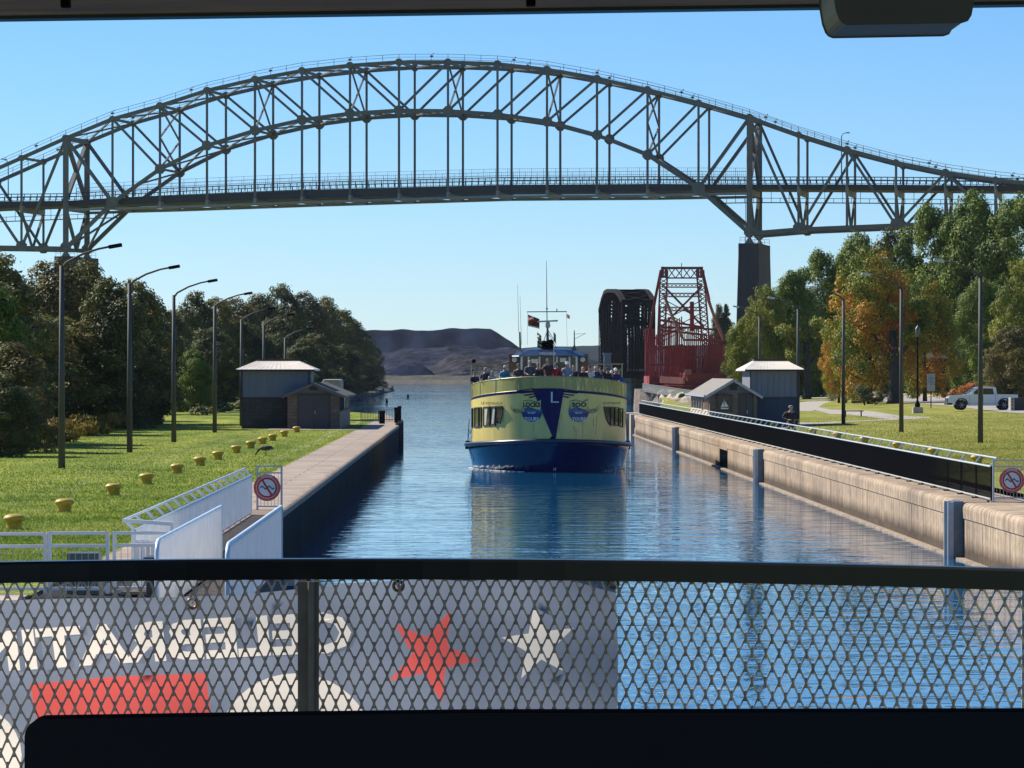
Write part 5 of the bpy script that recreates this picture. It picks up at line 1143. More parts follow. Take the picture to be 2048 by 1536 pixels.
# ------------------------------------------------------------ the tour boat
BX, BYY, YAW = 4.16, 181.0, 0.0
hullm = M('hull_blue', (0.003, 0.012, 0.075), .07, var=.2, scale=1, coat=.6); yelm = M('boat_yellow', (0.76, 0.62, 0.21), .35, var=.10, scale=1.6, stretch=(1.5, 1.5, .25), coat=.25); navy = M('navy_paint', (0.005, 0.006, 0.075), .5, spec=.2, var=.1)
creamp = M('boat_cream', (0.66, 0.60, 0.42), .5, var=.05); wood = M('varnished_wood', (0.16, 0.06, 0.025), .35, var=.3, scale=4, stretch=(1, 1, 8)); whitep = M('boat_white', (0.75, 0.75, 0.72), .4, var=.05)
boat = T('tour_boat', 'blue and yellow two-deck tour boat heading toward the camera in the canal', 'boat', (BX, BYY, 0))
def sheer(y): return max(0.0, 1 - y / 8.5) ** 1.6
LBT = 21.0
def cpt(u, z):
    """point of the outer shell: u in [-1,1] from starboard stern over stem to port stern; z height parameter"""
    s = 1 if u >= 0 else -1; u = abs(u)
    t = min(1, max(0, (z - 1.3) / 2.7)) if z > 1.3 else 0
    if z >= 1.3: W_, Lb, a, y0 = 4.05 + .06 * t, 6.8 - .6 * t, 1.16 - .16 * t, .15 * (1 - t)
    else: k = (1.3 - z) / 1.9; W_, Lb, a, y0 = 4.32 - .42 * min(1, k * 1.1), 7.2 + 2.2 * k, 1.12 + .30 * k, .12 + .75 * k
    if u < .55:
        ph = u / .55 * math.pi / 2; return Vector((s * W_ * math.sin(ph) ** a, y0 + Lb * (1 - math.cos(ph)), 0))
    return Vector((s * W_ * (1 - .06 * (u - .55) / .45), y0 + Lb + (LBT - Lb - y0) * (u - .55) / .45, 0))
def shell(mb, zf, rows, un=72, u0=-1, u1=1):
    """zf(row, y)->z actual ; rows list of nominal z"""
    vs = []; 
    for r_ in rows:
        for i in range(un + 1):
            u = u0 + (u1 - u0) * i / un; p = cpt(u, r_); p.z = zf(r_, p.y); vs.append((p.x + BX, p.y + BYY, p.z))
    fs = [(j * (un + 1) + i, j * (un + 1) + i + 1, (j + 1) * (un + 1) + i + 1, (j + 1) * (un + 1) + i) for j in range(len(rows) - 1) for i in range(un)]
    mb.add(vs, fs); return mb
zsh = lambda z, y: z + sheer(y) * (.35 if z < 1.3 else .35 + .2 * (z - 1.3) / 2.4) * (1 if z > .6 else max(0, z / .6))
mb = shell(MB(), zsh, [-.6, -.2, .1, .4, .7, 1.0, 1.18, 1.3]); mb.build('hull', hullm, boat, smooth=True, fix=True)
mb = shell(MB(), zsh, [1.3, 1.7, 2.1, 2.5, 2.9, 3.3, 3.55]); sup = mb.build('superstructure', yelm, boat, smooth=True)
mb = shell(MB(), zsh, [3.55, 3.66]); mb.build('band', navy, boat, smooth=True)
mb = MB(); N = 90                                  # rub rail
for zz, m_, rr in ((1.26, None, .11),):
    pts = []
    for i in range(N + 1): u = -1 + 2 * i / N; p = cpt(u, 1.29); q = p * 1.0; k = 1 + .035; pts.append((p.x * (1 + .012 * min(1, abs(p.x) / 3)) + BX, p.y + BYY - .05, zsh(1.27, p.y)))
    mb.tube(pts, rr, 8)
mb.build('rub_rail', M('rub_rail_black', (.02, .04, .07), .3), boat, smooth=True)
mb = MB()                                          # foredeck floor
ring = [cpt(-1 + 2 * i / 60, 3.5) for i in range(61)]; mb.add([(p.x * .99 + BX, p.y * 1 + BYY + .02, 3.42 + sheer(p.y) * .45) for p in ring], [tuple(range(61))]); mb.build('deck', M('deck_grey', (.25, .26, .25), .7), boat)
glz = glassmat('yellow_deck_glass', (0.42, 0.41, 0.14), .72, .12)
mb = MB(); vs = []; us = [-.95 + 1.9 * i / 84 for i in range(85)]
def railp(u, h): p = cpt(u, 3.6); return Vector((p.x * .995 + BX, p.y + BYY + .03, 3.66 + sheer(p.y) * .53 + h))
for u in us: vs += [railp(u, .02), railp(u, .70)]
mb.add(vs, [(2 * i, 2 * i + 2, 2 * i + 3, 2 * i + 1) for i in range(84)]); gp = mb.build('glass_rail', glz, boat, smooth=True)
mb = MB(); mb.tube([railp(u, .72) for u in us], .025, 6); mb.tube([railp(u, .03) for u in us], .02, 6)
for i in range(0, 85, 5): mb.bar(railp(us[i], 0), railp(us[i], .72), .035)
mb.build('rail_post', M('brass_grey', (.35, .34, .2), .4, metal=.3), boat)
def onhull(x, z, off=.012):
    """point on the yellow bow seen from ahead at local x, height z"""
    zn = 1.3 + (z - 1.65) / 2.2 * 2.25 if z > 1.65 else 1.3; zn = min(3.66, max(1.3, zn)); t = min(1, max(0, (zn - 1.3) / 2.7)); W_, Lb, a, y0 = 4.05 + .06 * t, 6.8 - .6 * t, 1.16 - .16 * t, .15 * (1 - t)
    s = min(1, abs(x) / W_) ** (1 / a); ph = math.asin(min(1, s)); y = y0 + Lb * (1 - math.cos(ph))
    if abs(x) >= W_: y = y0 + Lb
    n = Vector((math.copysign(math.sin(ph) * Lb, x) if x else 0, -math.cos(ph) * W_, 0)); n.normalize()
    return Vector((x + BX, y + BYY, z)) + n * off
def decal(name, polys, mat, parent, off=.012, sub=2):
    """2-D polygons in (x, z) draped over the bow"""
    bm = bmesh.new()
    for poly in polys:
        vs = [bm.verts.new((a, b, 0)) for a, b in poly]
        try: bm.faces.new(vs)
        except ValueError: pass
    bmesh.ops.triangulate(bm, faces=bm.faces)
    for _ in range(sub):
        es = [e for e in bm.edges if e.calc_length() > .18]
        if es: bmesh.ops.subdivide_edges(bm, edges=es, cuts=1); bmesh.ops.triangulate(bm, faces=bm.faces)
    vs = [onhull(v.co.x, v.co.y, off) for v in bm.verts]; bm.verts.index_update(); fs = [tuple(v.index for v in f.verts) for f in bm.faces]; bm.free()
    return MB().add(vs, fs).build(name, mat, parent, fix=False)
def bx(x): return (x - 1099) / 38.6
def bz(y): return CAMZ - (y - 745) / 38.9
def circ(cx, cz, r, n=28): return [(cx + r * math.cos(2 * math.pi * k / n), cz + r * math.sin(2 * math.pi * k / n)) for k in range(n)]
SH = lambda poly: [(bx(a), bz(b)) for a, b in poly]
decal('bow_wedge', [SH([(1061, 777), (1093, 776), (1124, 777), (1107, 878), (1103, 878)])], navy, sup, .02, 3)
st = []
for i, (l, r2) in enumerate(((1032, 1060), (1040, 1060), (1050, 1060))):
    y = 785 + i * 4.4; st.append(SH([(l + 3, y), (1065 + i, y - 3.0), (1065 + i, y - .6), (l + 8, y + 2.2)])); st.append(SH([(2 * 1098 - l - 10, y), (1122, y - 3), (1122, y - .6), (2 * 1098 - l - 15, y + 2.2)]))
decal('stripe', [SH([(1030, 781), (1064, 776), (1064, 777.6), (1034, 782.6)]), SH([(1158, 783), (1122, 777), (1122, 778.6), (1154, 784.6)])] + st, navy, sup, .015, 3)
def dtext(txt, cxp, cyp, hpx, mat, off, bold=.01, arc=0, sx=1.0, rot=0):
    v, f = text_mesh(txt, hpx / 38.6, bold); v = v * np.array([sx, 1]); c, s = math.cos(rot), math.sin(rot)
    P = [(bx(cxp) + a * c - b * s, bz(cyp) + a * s + b * c + arc * a * a) for a, b in v]; 
    return MB().add([onhull(a, b, off) for a, b in P], f).build('lettering', mat, sup, fix=False)
blkl = M('letter_black', (.015, .015, .012), .5); wl_ = M('letter_white', (.7, .72, .7), .5); midb = M('logo_blue', (0.012, 0.12, 0.26), .4); dkb = M('logo_dark_blue', (0.01, 0.03, 0.16), .4); ylb = M('logo_banner', (.62, .54, .2), .45)
for cx, s, big, small in ((1060.5, -1, 'LOCKS', 'SOO'), (1153, 1, 'SOO', 'LOCKS')):
    cy = 822.5; decal('logo_disc', [circ(bx(cx), bz(cy), .53)], midb, sup, .02, 2)
    lo = [(bx(cx) + .5 * math.cos(a), bz(cy) + .5 * math.sin(a)) for a in [math.pi + .1 + (math.pi - .2) * k / 14 for k in range(15)]]; decal('logo_sea', [lo], dkb, sup, .024, 2)
    b = SH([(cx - 17, 802), (cx - 6, 800), (cx + 8, 804), (cx + 18, 799), (cx + 17, 820), (cx + 8, 818), (cx - 6, 813), (cx - 17, 818)]) ; decal('logo_banner', [b], ylb, sup, .032, 2)
    ed = [SH([(cx - 17, 801), (cx - 6, 799), (cx + 8, 803), (cx + 18, 798), (cx + 18, 799.2), (cx + 8, 804.2), (cx - 6, 800.2), (cx - 17, 802.2)]), SH([(cx - 17, 818), (cx - 6, 813), (cx + 8, 818), (cx + 17, 820), (cx + 17, 821), (cx + 8, 819), (cx - 6, 814.2), (cx - 17, 819)])]
    decal('banner_edge', ed, blkl, sup, .036, 1); dtext(big, cx, 809, 9.5, blkl, .04, .05, sx=.9 if big == 'LOCKS' else 1.15); dtext('BOAT', cx, 825, 4.2, wl_, .034, .02); dtext('TOURS', cx, 837.5, 7.6, wl_, .034, .035, sx=.85)
    tp = SH([(cx + s * 15, 816), (cx + s * 26, 820), (cx + s * 36, 817), (cx + s * 42, 809), (cx + s * 41, 816), (cx + s * 34, 823), (cx + s * 26, 825), (cx + s * 15, 823)]); decal('banner_tail', [tp], ylb, sup, .022, 2)
    tp2 = SH([(cx + s * 15, 823), (cx + s * 26, 825), (cx + s * 34, 823), (cx + s * 41, 816), (cx + s * 41, 817), (cx + s * 34, 824), (cx + s * 26, 826), (cx + s * 15, 824)]); decal('tail_edge', [tp2], blkl, sup, .026, 2)
    dtext(small, cx + s * 26.5, 820.5, 5.2, blkl, .03, .02, sx=.9 if small == 'LOCKS' else 1.3, rot=s * R(6))
dtext('L', 1105.5, 794, 21, wl_, .03, -.012, sx=1.25); dtext('LE VOYAGEUR', 983, 806.5, 5, blkl, .015, -.005, sx=.9); dtext('LE VOYAGEUR', 1221.5, 806.5, 5, blkl, .015, -.005, sx=.8)
dtext('MPS', 946, 870, 20, blkl, .012, -.01, sx=.45)
# windows
wfr = M('window_frame_dark', (.03, .028, .02), .5)
def window(poly, divs=()):
    P = SH(poly); w_ = decal('window', [P], glassd, sup, .02, 2); c = Vector((sum(a for a, b in P) / len(P), sum(b for a, b in P) / len(P)))
    mb = MB(); n = len(P)
    for i in range(n):
        a, b = P[i], P[(i + 1) % n]; K = 4
        for k in range(K): q = [(a[0] + (b[0] - a[0]) * t, a[1] + (b[1] - a[1]) * t) for t in (k / K, (k + 1) / K)]; mb.bar(onhull(*q[0], .03), onhull(*q[1], .03), .05)
    for x in divs: ys = [b for a, b in poly]; mb.bar(onhull(bx(x), bz(max(ys)), .03), onhull(bx(x), bz(min(ys)), .03), .06)
    mb.build('window_frame', wfr, w_)
window([(966.5, 815), (1003, 812.5), (1005, 819), (999, 846), (966.5, 853)], (979, 990)); window([(948.5, 817), (962.5, 815.5), (962.5, 854), (948.5, 857)], (957,)); window([(943.2, 819), (945.8, 818), (945.8, 856), (943.2, 858)])
window([(1204, 814), (1236, 816), (1236, 853), (1215, 849), (1209, 836)], (1218, 1227)); window([(1239, 818), (1245.5, 819), (1245.5, 856), (1239, 854)])
stripm = M('pale_strip', (.55, .55, .45), .8)
decal('pale_strip', [SH([(968, 816), (974, 816), (971, 851), (968, 852)]), SH([(985, 815), (989, 815), (986, 848), (982, 849)])], stripm, sup, .024, 1)  # pale slanted strips laid over the left bow windows
foam = M('foam', (.75, .8, .82), .6, var=.3, scale=8)
mb = MB(); g = random.Random(12)
for i in range(110):
    u = -(.16 + .4 * g.random()) if i % 9 else g.uniform(.3, .5); p = cpt(u, .05); k = g.uniform(.02, .30); q = Vector((p.x * (1 + k * .12) + BX, p.y + BYY - .1 - k, .012)); mb.ball(q, (g.uniform(.03, .12), g.uniform(.05, .2), .018), 6, 3)
tag(mb.build('bow_foam', foam, smooth=True), 'white foam along the waterline of the tour boat', 'foam', kind='stuff')
# rust weeps and scuffs on the hull
mb = MB()
for i in range(26):
    x = g.uniform(-3.9, 3.9); z0 = g.uniform(1.75, 3.2); h = g.uniform(.12, .5); mb.add([onhull(x, z0, .008), onhull(x + .025, z0, .008), onhull(x + .02, z0 - h, .008), onhull(x + .008, z0 - h, .008)], [(0, 1, 2, 3)])
mb.build('stain', M('rust_stain', (.36, .27, .09), .8), sup, fix=False)
mb = MB()
for i in range(5):
    x = -3.2 + i * 1.6; mb.add([onhull(x, z, .006) for z in (1.72, 2.2, 2.7, 3.2, 3.6)] + [onhull(x + .02, z, .006) for z in (1.72, 2.2, 2.7, 3.2, 3.6)], [(k, k + 1, k + 6, k + 5) for k in range(4)])
mb.build('plate_seam', M('seam', (.45, .39, .13), .6), sup, fix=False)
# bow fittings: hawse, draft marks, fenders
p = onhull(bx(1100.5), bz(876), .02); mb = MB(); mb.ball(p, (.13, .05, .10), 12, 6); mb.build('hawse_pipe', blackp, boat)
mb = MB(); 
for x in (1103.5, 1107): mb.bar((BX + bx(x), BYY + .55, .08), (BX + bx(x) + .02, BYY + .50, .22), .03)
mb.build('draft_mark', wl_, boat)
for s in (-1, 1):
    mb = MB(); mb.tube([(BX + s * 4.28, BYY + 9, 1.45), (BX + s * 4.3, BYY + 9, 1.0)], .13, 10); mb.tube([(BX + s * 4.2, BYY + 9, 2.6), (BX + s * 4.28, BYY + 9, 1.45)], .02, 5); mb.build('fender', blackp, boat, smooth=True)
# upper deck: wheelhouse, side wings, canopy
def wx(x, Y=190.0): return (x - 940) * Y / F
def wz(y, Y=190.0): return CAMZ + (745 - y) * Y / F
YW = 190.0
mb = MB(); cx = wx(1098); prof = []; 
q = [(-1.98, 0), (-1.62, -.55), (-.6, -.9), (.6, -.9), (1.62, -.55), (1.98, 0), (1.98, 3), (-1.98, 3)]; z0, z1 = wz(711), wz(699); nq = len(q)
mb.add([(cx + a, YW + b - .1, z0 - .06) for a, b in q] + [(cx + a, YW + b, z0) for a, b in q] + [(cx + a * .66, YW + b * .55 + .5, z1) for a, b in q] + [(cx + a * .3, YW + 1 + b * .3, z1 + .09) for a, b in q], sum([[(j * nq + i, j * nq + (i + 1) % nq, (j + 1) * nq + (i + 1) % nq, (j + 1) * nq + i) for i in range(nq)] for j in range(3)], []) + [tuple(range(nq)), tuple(range(3 * nq, 4 * nq))])
mb.build('wheelhouse_roof', M('roof_slate_blue', (.015, .022, .038), .3, coat=.3), boat)
mb = MB(); mb.box(cx - 1.45, cx + 1.45, YW, YW + 3, 3.45, wz(733)); mb.box(cx - 1.3, cx + 1.3, YW + .9, YW + 3, wz(733), z0); whs = mb.build('wheelhouse', wood, boat)
for x0, x1 in ((1046, 1055), (1059, 1078), (1081, 1112), (1117, 1138), (1141, 1151)):
    wnd = MB().box(wx(x0), wx(x1), YW - .06, YW - .02, wz(734), wz(714)).build('window', glassd, whs)
mb = MB()
for x in (1043, 1057, 1079, 1114, 1139, 1153): mb.box(wx(x) - .045, wx(x) + .045, YW - .1, YW, wz(745), z0 - .02)
mb.build('window_post', whitep, whs)
mb = MB(); mb.box(wx(1062), wx(1076), YW - .075, YW - .062, wz(726), wz(718)); mb.box(wx(1120), wx(1132), YW - .075, YW - .062, wz(724), wz(716)); mb.build('window_notice', whitep, whs)
tv, tf = text_mesh('VOYAGEUR', .13, .03); MB().add([(cx + a - .1, YW - .93 - .0, z0 + .10 + b) for a, b in tv], tf).build('lettering', wl_, whs, fix=False)
for s, x0, x1 in ((-1, 1018, 1041), (1, 1156, 1177)):
    mb = MB(); mb.box(wx(x0), wx(x1), YW + .2, YW + .35, wz(745), wz(708)); wing = mb.build('wing_panel', wood, boat)
    c = (wx(1029 if s < 0 else 1165), YW + .1, wz(719)); mb = MB()
    vs = []; n = 20
    for k in range(n): t = 2 * math.pi * k / n; vs.append((c[0] + .19 * math.cos(t), c[2] + .19 * math.sin(t)))
    mb.prism(vs, YW + .05, YW + .2); mb.build('searchlight_rim', blackp, wing)
    mb = MB(); mb.ball((c[0], YW + .05, c[2]), (.155, .05, .155), 16, 8); mb.build('searchlight', M('lamp_glass', (.55, .58, .55), .2), wing, smooth=True)
mb = MB()
for s, a, b in ((-1, 940.5, 1020), (1, 1176, 1247)):
    xa, xb = wx(a, 192), wx(b, 192); mb.box(min(xa, xb), max(xa, xb), 191.9, 199, wz(729, 192), wz(726.2, 192)); 
mb.build('canopy', M('canopy_tan', (.32, .25, .12), .6), boat)
mb = MB()
for x in (942.5, 1244): mb.bar((wx(x, 192), 192, 3.4), (wx(x, 192), 192, wz(727, 192)), .06)
for x in (960, 985, 1195, 1225): mb.bar((wx(x, 196), 197, 3.4), (wx(x, 196), 197, wz(727, 192)), .05)
mb.build('canopy_post', ylb, boat)
mb = MB(); mb.box(wx(948) - .1, wx(948) + .1, 191.9, 192.1, wz(726, 192), wz(719, 192)); mb.build('side_lamp', blackp, boat)
# masts and antennas
mb = MB(); X = lambda x: wx(x, 191); Z = lambda y: wz(y, 191); YM = 191.0
mb.tube([(X(1095.5), YM, Z(700)), (X(1095), YM, Z(656))], [.10, .055], 8); mb.tube([(X(1095), YM, Z(700)), (X(1094), YM + .3, Z(618)), (X(1093), YM + .3, Z(521))], [.03, .028, .012], 6); mb.ball((X(1094), YM + .3, Z(617)), .06, 6, 4)
mb.bar((X(1054), YM + .3, Z(623.5)), (X(1134), YM + .3, Z(623)), .05); mb.bar((X(1114), YM + .3, Z(623)), (X(1114), YM + .3, Z(617)), .05)
for a, b in ((1095, 1085), (1096, 1112)): mb.bar((X(a), YM, Z(660)), (X(b), YM - .4, Z(688)), .025)
mb.bar((X(1095), YM, Z(664)), (X(1118), YM - .3, Z(705)), .025)
mast = mb.build('mast', steel, boat)
mb = MB(); mb.tube([(X(1055.5), YM + .3, Z(623)), (X(1055), YM + .3, Z(690))], .008, 4); mb.tube([(X(1133), YM + .3, Z(623)), (X(1135), YM + .3, Z(695))], .008, 4); mb.build('halyard', galv, mast)
mb = MB(); mb.bar((X(1075), YM - .2, Z(643.5)), (X(1115.5), YM - .2, Z(641.5)), .10, .09); mb.lathe([(.09, 0), (.14, .1), (.12, .28), (.05, .36)], (X(1095.5), YM - .1, Z(656)), 10); mb.build('radar', M('radar_white', (.4, .45, .42), .4), mast)
mb = MB(); mb.box(X(1083), X(1107), YM - .3, YM + .1, Z(697), Z(690)); mb.ball((X(1088), YM - .35, Z(687)), (.2, .2, .17), 8, 5); mb.ball((X(1101), YM - .3, Z(685)), (.2, .2, .17), 8, 5); mb.tube([(X(1079), YM - .4, Z(686)), (X(1092), YM - .5, Z(690))], [.12, .05], 8); mb.build('horn_cluster', blackp, mast)
mb = MB(); mb.tube([(X(1040.5), YM, Z(698)), (X(1039.5), YM, Z(664))], [.06, .05], 6); mb.tube([(X(1037.5), YM, Z(664)), (X(1035), YM, Z(569))], [.014, .007], 5); mb.tube([(X(1043), YM, Z(690)), (X(1040), YM, Z(592))], [.014, .007], 5); mb.build('whip_antenna', steel, boat)
mb = MB(); mb.tube([(X(1149), YM, Z(700)), (X(1148.5), YM, Z(664)), (X(1149), YM, Z(660))], [.045, .03, .015], 6); mb.bar((X(1149), YM, Z(668)), (X(1171), YM, Z(667)), .018); mb.bar((X(1149), YM, Z(678)), (X(1171), YM, Z(667)), .022); mb.prism([(X(1139), Z(701)), (X(1154), Z(701)), (X(1150), Z(690)), (X(1148), Z(690))], YM - .1, YM + .1); mb.build('loop_antenna', steel, boat)
mb = MB(); ysf = 182.3; fx = lambda x: wx(x, ysf); fz = lambda y: wz(y, ysf); mb.tube([(fx(1108), ysf, 3.8), (fx(1107.5), ysf, fz(664))], [.03, .015], 6); mb.build('jack_staff', creamp, boat)
def flag(name, label, x0, y0, x1, y1, droop, Y, mats, bands, cols=8, wav=.12):
    vs = []; n = 10; m = len(bands)
    for i in range(n + 1):
        t = i / n; x = x0 + (x1 - x0) * t; yo = droop * t
        for j in range(m + 1): b = j / m; vs.append((wx(x, Y), Y + wav * math.sin(t * 7 + j), wz(y0 + yo + (y1 - y0) * b * (1 - .15 * t), Y)))
    mb = MB(); k = len(mb.v); mb.v = [tuple(v) for v in vs]
    for i in range(n):
        for j in range(m): a = i * (m + 1) + j; mb.f.append((a, a + m + 1, a + m + 2, a + 1)); mb.m.append(bands[j] if not callable(bands[j]) else bands[j](i))
    o = mb.build(name, mats, fix=False); return tag(o, label, 'flag')
fb = M('flag_dark', (.07, .05, .02), .8); fr = M('flag_red', (.45, .03, .03), .8); fw = M('flag_white', (.6, .55, .42), .8)
flag('signal_flag', 'black, red and cream flag flying from the left end of the boat mast yard', 1056, 629, 1079, 652, 9, 191.2, [fb, fr, fw], [lambda i: 0, lambda i: 2 if i < 5 else 0, lambda i: 1, lambda i: 0, lambda i: 1 if i % 3 else 0, lambda i: 0, lambda i: 2])
flag('courtesy_flag', 'small red and white flag on the right halyard of the boat mast', 1133.5, 628, 1139.5, 636, 3, 191.2, [fr, fw], [lambda i: 0 if i < 3 or i > 6 else 1] * 3, wav=.05)
flag('pennant', 'limp dark striped flag left of the boat mast', 1074.5, 664, 1083, 694, 8, 190.4, [fb, fw, fr], [0, 1, 0, 1, 0, 1, 0], wav=.1); flag('pennant', 'small dark green flag at the top of the bow staff', 1107.8, 664, 1112, 682, 6, 182.3, [M('flag_green', (.03, .06, .03), .8)], [0, 0, 0], wav=.05)
# passengers on the foredeck
crowd = [(949, 742, 'rail', (.02, .025, .05), 'short', (.10, .07, .05), 'person in a navy jacket, leftmost at the glass rail'), (971, 734, 'rail', (.035, .035, .045), 'short', (.35, .33, .30), 'grey-haired person in a dark jacket, second from the left at the glass rail'),
 (985, 741, 'stand', (.40, .42, .44), 'short', (.3, .27, .22), 'shorter person in pale grey half hidden behind the grey-haired one'), (1010, 730, 'rail', (.02, .20, .28), 'long', (.60, .50, .38), 'blonde person in a bright teal jacket at the glass rail'),
 (1037, 727, 'rail', (.07, .05, .045), 'cap', (.10, .12, .10), 'person in brown with a dark cap below the left searchlight'), (1060, 720, 'rail', (.07, .08, .095), 'short', (.32, .27, .22), 'tall person in a slate grey sweater left of the wheelhouse centre'),
 (1076, 725, 'stand', (.02, .02, .025), 'short', (.25, .14, .10), 'person in black jacket right beside the slate grey sweater'), (1096, 716, 'phone', (.05, .03, .035), 'short', (.2, .12, .08), 'tallest person, dark top with a pale strap, before the wheelhouse door'),
 (1113, 725, 'rail', (.34, .02, .03), 'cap', (.04, .08, .08), 'person in a red jacket and dark cap at the bow staff'), (1134, 723, 'rail', (.22, .27, .34), 'cap', (.7, .7, .7), 'person in a grey-blue sweater with a white cap right of the red jacket'),
 (1147, 730, 'stand', (.025, .03, .06), 'short', (.28, .2, .16), 'person in dark blue half behind the white cap and grey-blue sweater'), (1166, 733, 'rail', (.025, .022, .022), 'long', (.50, .36, .24), 'fair-haired person in black below the right searchlight'),
 (1179, 731, 'phone', (.52, .54, .58), 'short', (.05, .03, .025), 'dark-haired person in a white patterned jacket'), (1191, 732, 'rail', (.03, .035, .09), 'long', (.62, .52, .42), 'pale blonde person in navy beside the white patterned jacket'),
 (1201, 735, 'stand', (.02, .02, .03), 'short', (.06, .04, .03), 'dark-clad person behind the pale blonde one'), (1214, 735, 'rail', (.02, .02, .025), 'cap', (.03, .03, .04), 'person in black with a black cap on the right foredeck'),
 (1223, 741, 'phone', (.02, .03, .09), 'cap', (.65, .65, .65), 'person in navy with a white cap, second from the right'), (1231, 736, 'rail', (.02, .03, .10), 'cap', (.75, .73, .7), 'taller person in dark blue with a pale cap near the right rail end'), (1239, 743, 'rail', (.03, .10, .30), 'short', (.08, .06, .05), 'person in a bright blue jacket, rightmost at the glass rail')]
for i, (x, yh, pose, jc, hk, hc, lab) in enumerate(crowd):
    xl = (x - 1099) / 38.2; W_ = 4.06; ph = math.asin(min(.97, abs(xl) / W_)); yl = 6.3 * (1 - math.cos(ph)) + .75 + (.55 if pose == 'stand' else 0); Y = BYY + yl; X_ = (x - 940) * Y / F
    zt = CAMZ + (745 - yh) * Y / F; zd = 3.45 + sheer(yl) * .45; h = min(1.86, max(1.5, zt - zd)); person(pose, (X_, Y, zt - h), R(random.Random(i).uniform(-25, 25)), h, jc, (.05, .06, .09) if i % 3 else (.3, .25, .18), hk, hc, lab, 'passengers on the foredeck of the tour boat')
# pedestrian on the right bank
r = person('walk', (16.9, 187, GZ), R(8), 1.80, (.018, .018, .02), (.05, .06, .09), 'cap', (.22, .2, .18), 'burly person in a black coat and grey cap walking behind the black railing')
r.scale = (1.35, 1.25, 1.02)
# ------------------------------------------------------------ pickup truck (faces left)
tw = M('truck_white', (0.62, 0.65, 0.68), .22, var=.02, coat=.7); tyre = M('tyre', (.012, .012, .012), .8); tglass = M('truck_glass', (.015, .018, .02), .05, var=.1); chrome = M('dark_grille', (.04, .04, .045), .3, metal=.5)
TX, TYY = gpx(1897, 820); TXc = TX; tz = GR(TX + 2.5) + .02; TYY = 273
TX = (1897 - 940) * TYY / F
tr = T('pickup_truck', 'white four-door pickup truck parked on the park road, facing left', 'truck', (TX + 2.7, TYY + .9, tz))
def tp(pts): return [(TX + a, tz + b) for a, b in pts]
mb = MB()
body = [(0.05, .45), (0.0, .72), (.06, .98), (.22, 1.08), (1.35, 1.17), (1.42, 1.17), (5.3, 1.17), (5.34, .55), (5.2, .45), (4.78, .45)] + [(4.30 + .46 * math.cos(a), .42 + .46 * math.sin(a)) for a in np.linspace(.1, math.pi - .1, 9)] + [(3.8, .38), (1.5, .38)] + [(1.02 + .46 * math.cos(a), .42 + .46 * math.sin(a)) for a in np.linspace(.1, math.pi - .1, 9)] + [(.5, .45)]
mb.prism(tp(body), TYY, TYY + 1.85); mb.build('body', tw, tr, bevel=.035)
mb = MB(); cab = [(1.35, 1.15), (2.15, 1.70), (2.35, 1.76), (3.45, 1.77), (3.62, 1.72), (3.72, 1.15)]; mb.prism(tp(cab), TYY + .12, TYY + 1.73); cb = mb.build('cab', tw, tr, bevel=.04)
mb = MB(); mb.prism(tp([(1.72, 1.22), (2.27, 1.64), (2.62, 1.67), (2.62, 1.22)]), TYY + .10, TYY + .115); mb.prism(tp([(2.68, 1.22), (2.68, 1.67), (3.42, 1.66), (3.52, 1.22)]), TYY + .10, TYY + .115); mb.build('window', tglass, cb)
mb = MB(); a = tp([(1.42, 1.2), (2.13, 1.69)]); mb.add([(a[0][0] - .02, TYY + .22, a[0][1] + .02), (a[0][0] - .02, TYY + 1.63, a[0][1] + .02), (a[1][0] - .02, TYY + 1.55, a[1][1] + .02), (a[1][0] - .02, TYY + .3, a[1][1] + .02)], [(0, 1, 2, 3)]); mb.build('windshield', tglass, cb)
for xx in (1.02, 4.30):
    for yy in (TYY - .01, TYY + 1.62):
        mb = MB(); prof = [(.25, 0), (.37, .01), (.39, .05), (.39, .2), (.37, .24), (.2, .25)]; vs = []; n = 24
        for r_, d in prof:
            for k in range(n): t = 2 * math.pi * k / n; vs.append((TX + xx + r_ * math.cos(t), yy + d, tz + .39 + r_ * math.sin(t)))
        mb.add(vs, [(i * n + k, i * n + (k + 1) % n, (i + 1) * n + (k + 1) % n, (i + 1) * n + k) for i in range(5) for k in range(n)] + [tuple(range(n)), tuple(range(5 * n, 6 * n))]); wh = mb.build('wheel', tyre, tr)
        mb = MB()
        for k in range(6): t = k * math.pi / 3; mb.bar((TX + xx, yy - .01, tz + .39), (TX + xx + .23 * math.cos(t), yy - .01, tz + .39 + .23 * math.sin(t)), .05, .03)
        mb.build('rim', galv, wh)
    mb = MB(); pts = [(TX + xx + .47 * math.cos(a), TYY - .02, tz + .42 + .47 * math.sin(a)) for a in np.linspace(.05, math.pi - .05, 12)]; mb.tube(pts, .05, 6); mb.build('fender_flare', chrome, tr)
mb = MB(); mb.box(TX - .06, TX + .02, TYY + .2, TYY + 1.65, tz + .62, tz + .92); mb.box(TX - .08, TX + .3, TYY - .02, TYY + 1.87, tz + .40, tz + .56); mb.build('bumper', chrome, tr, bevel=.02)
mb = MB(); mb.box(TX + .05, TX + .32, TYY - .015, TYY + .05, tz + .82, tz + .98); mb.build('headlight', M('lamp_clear', (.6, .62, .62), .15), tr, bevel=.02)
mb = MB(); mb.box(TX + 1.72, TX + 1.95, TYY - .15, TYY + .02, tz + 1.2, tz + 1.36); mb.build('side_mirror', tw, tr, bevel=.03)
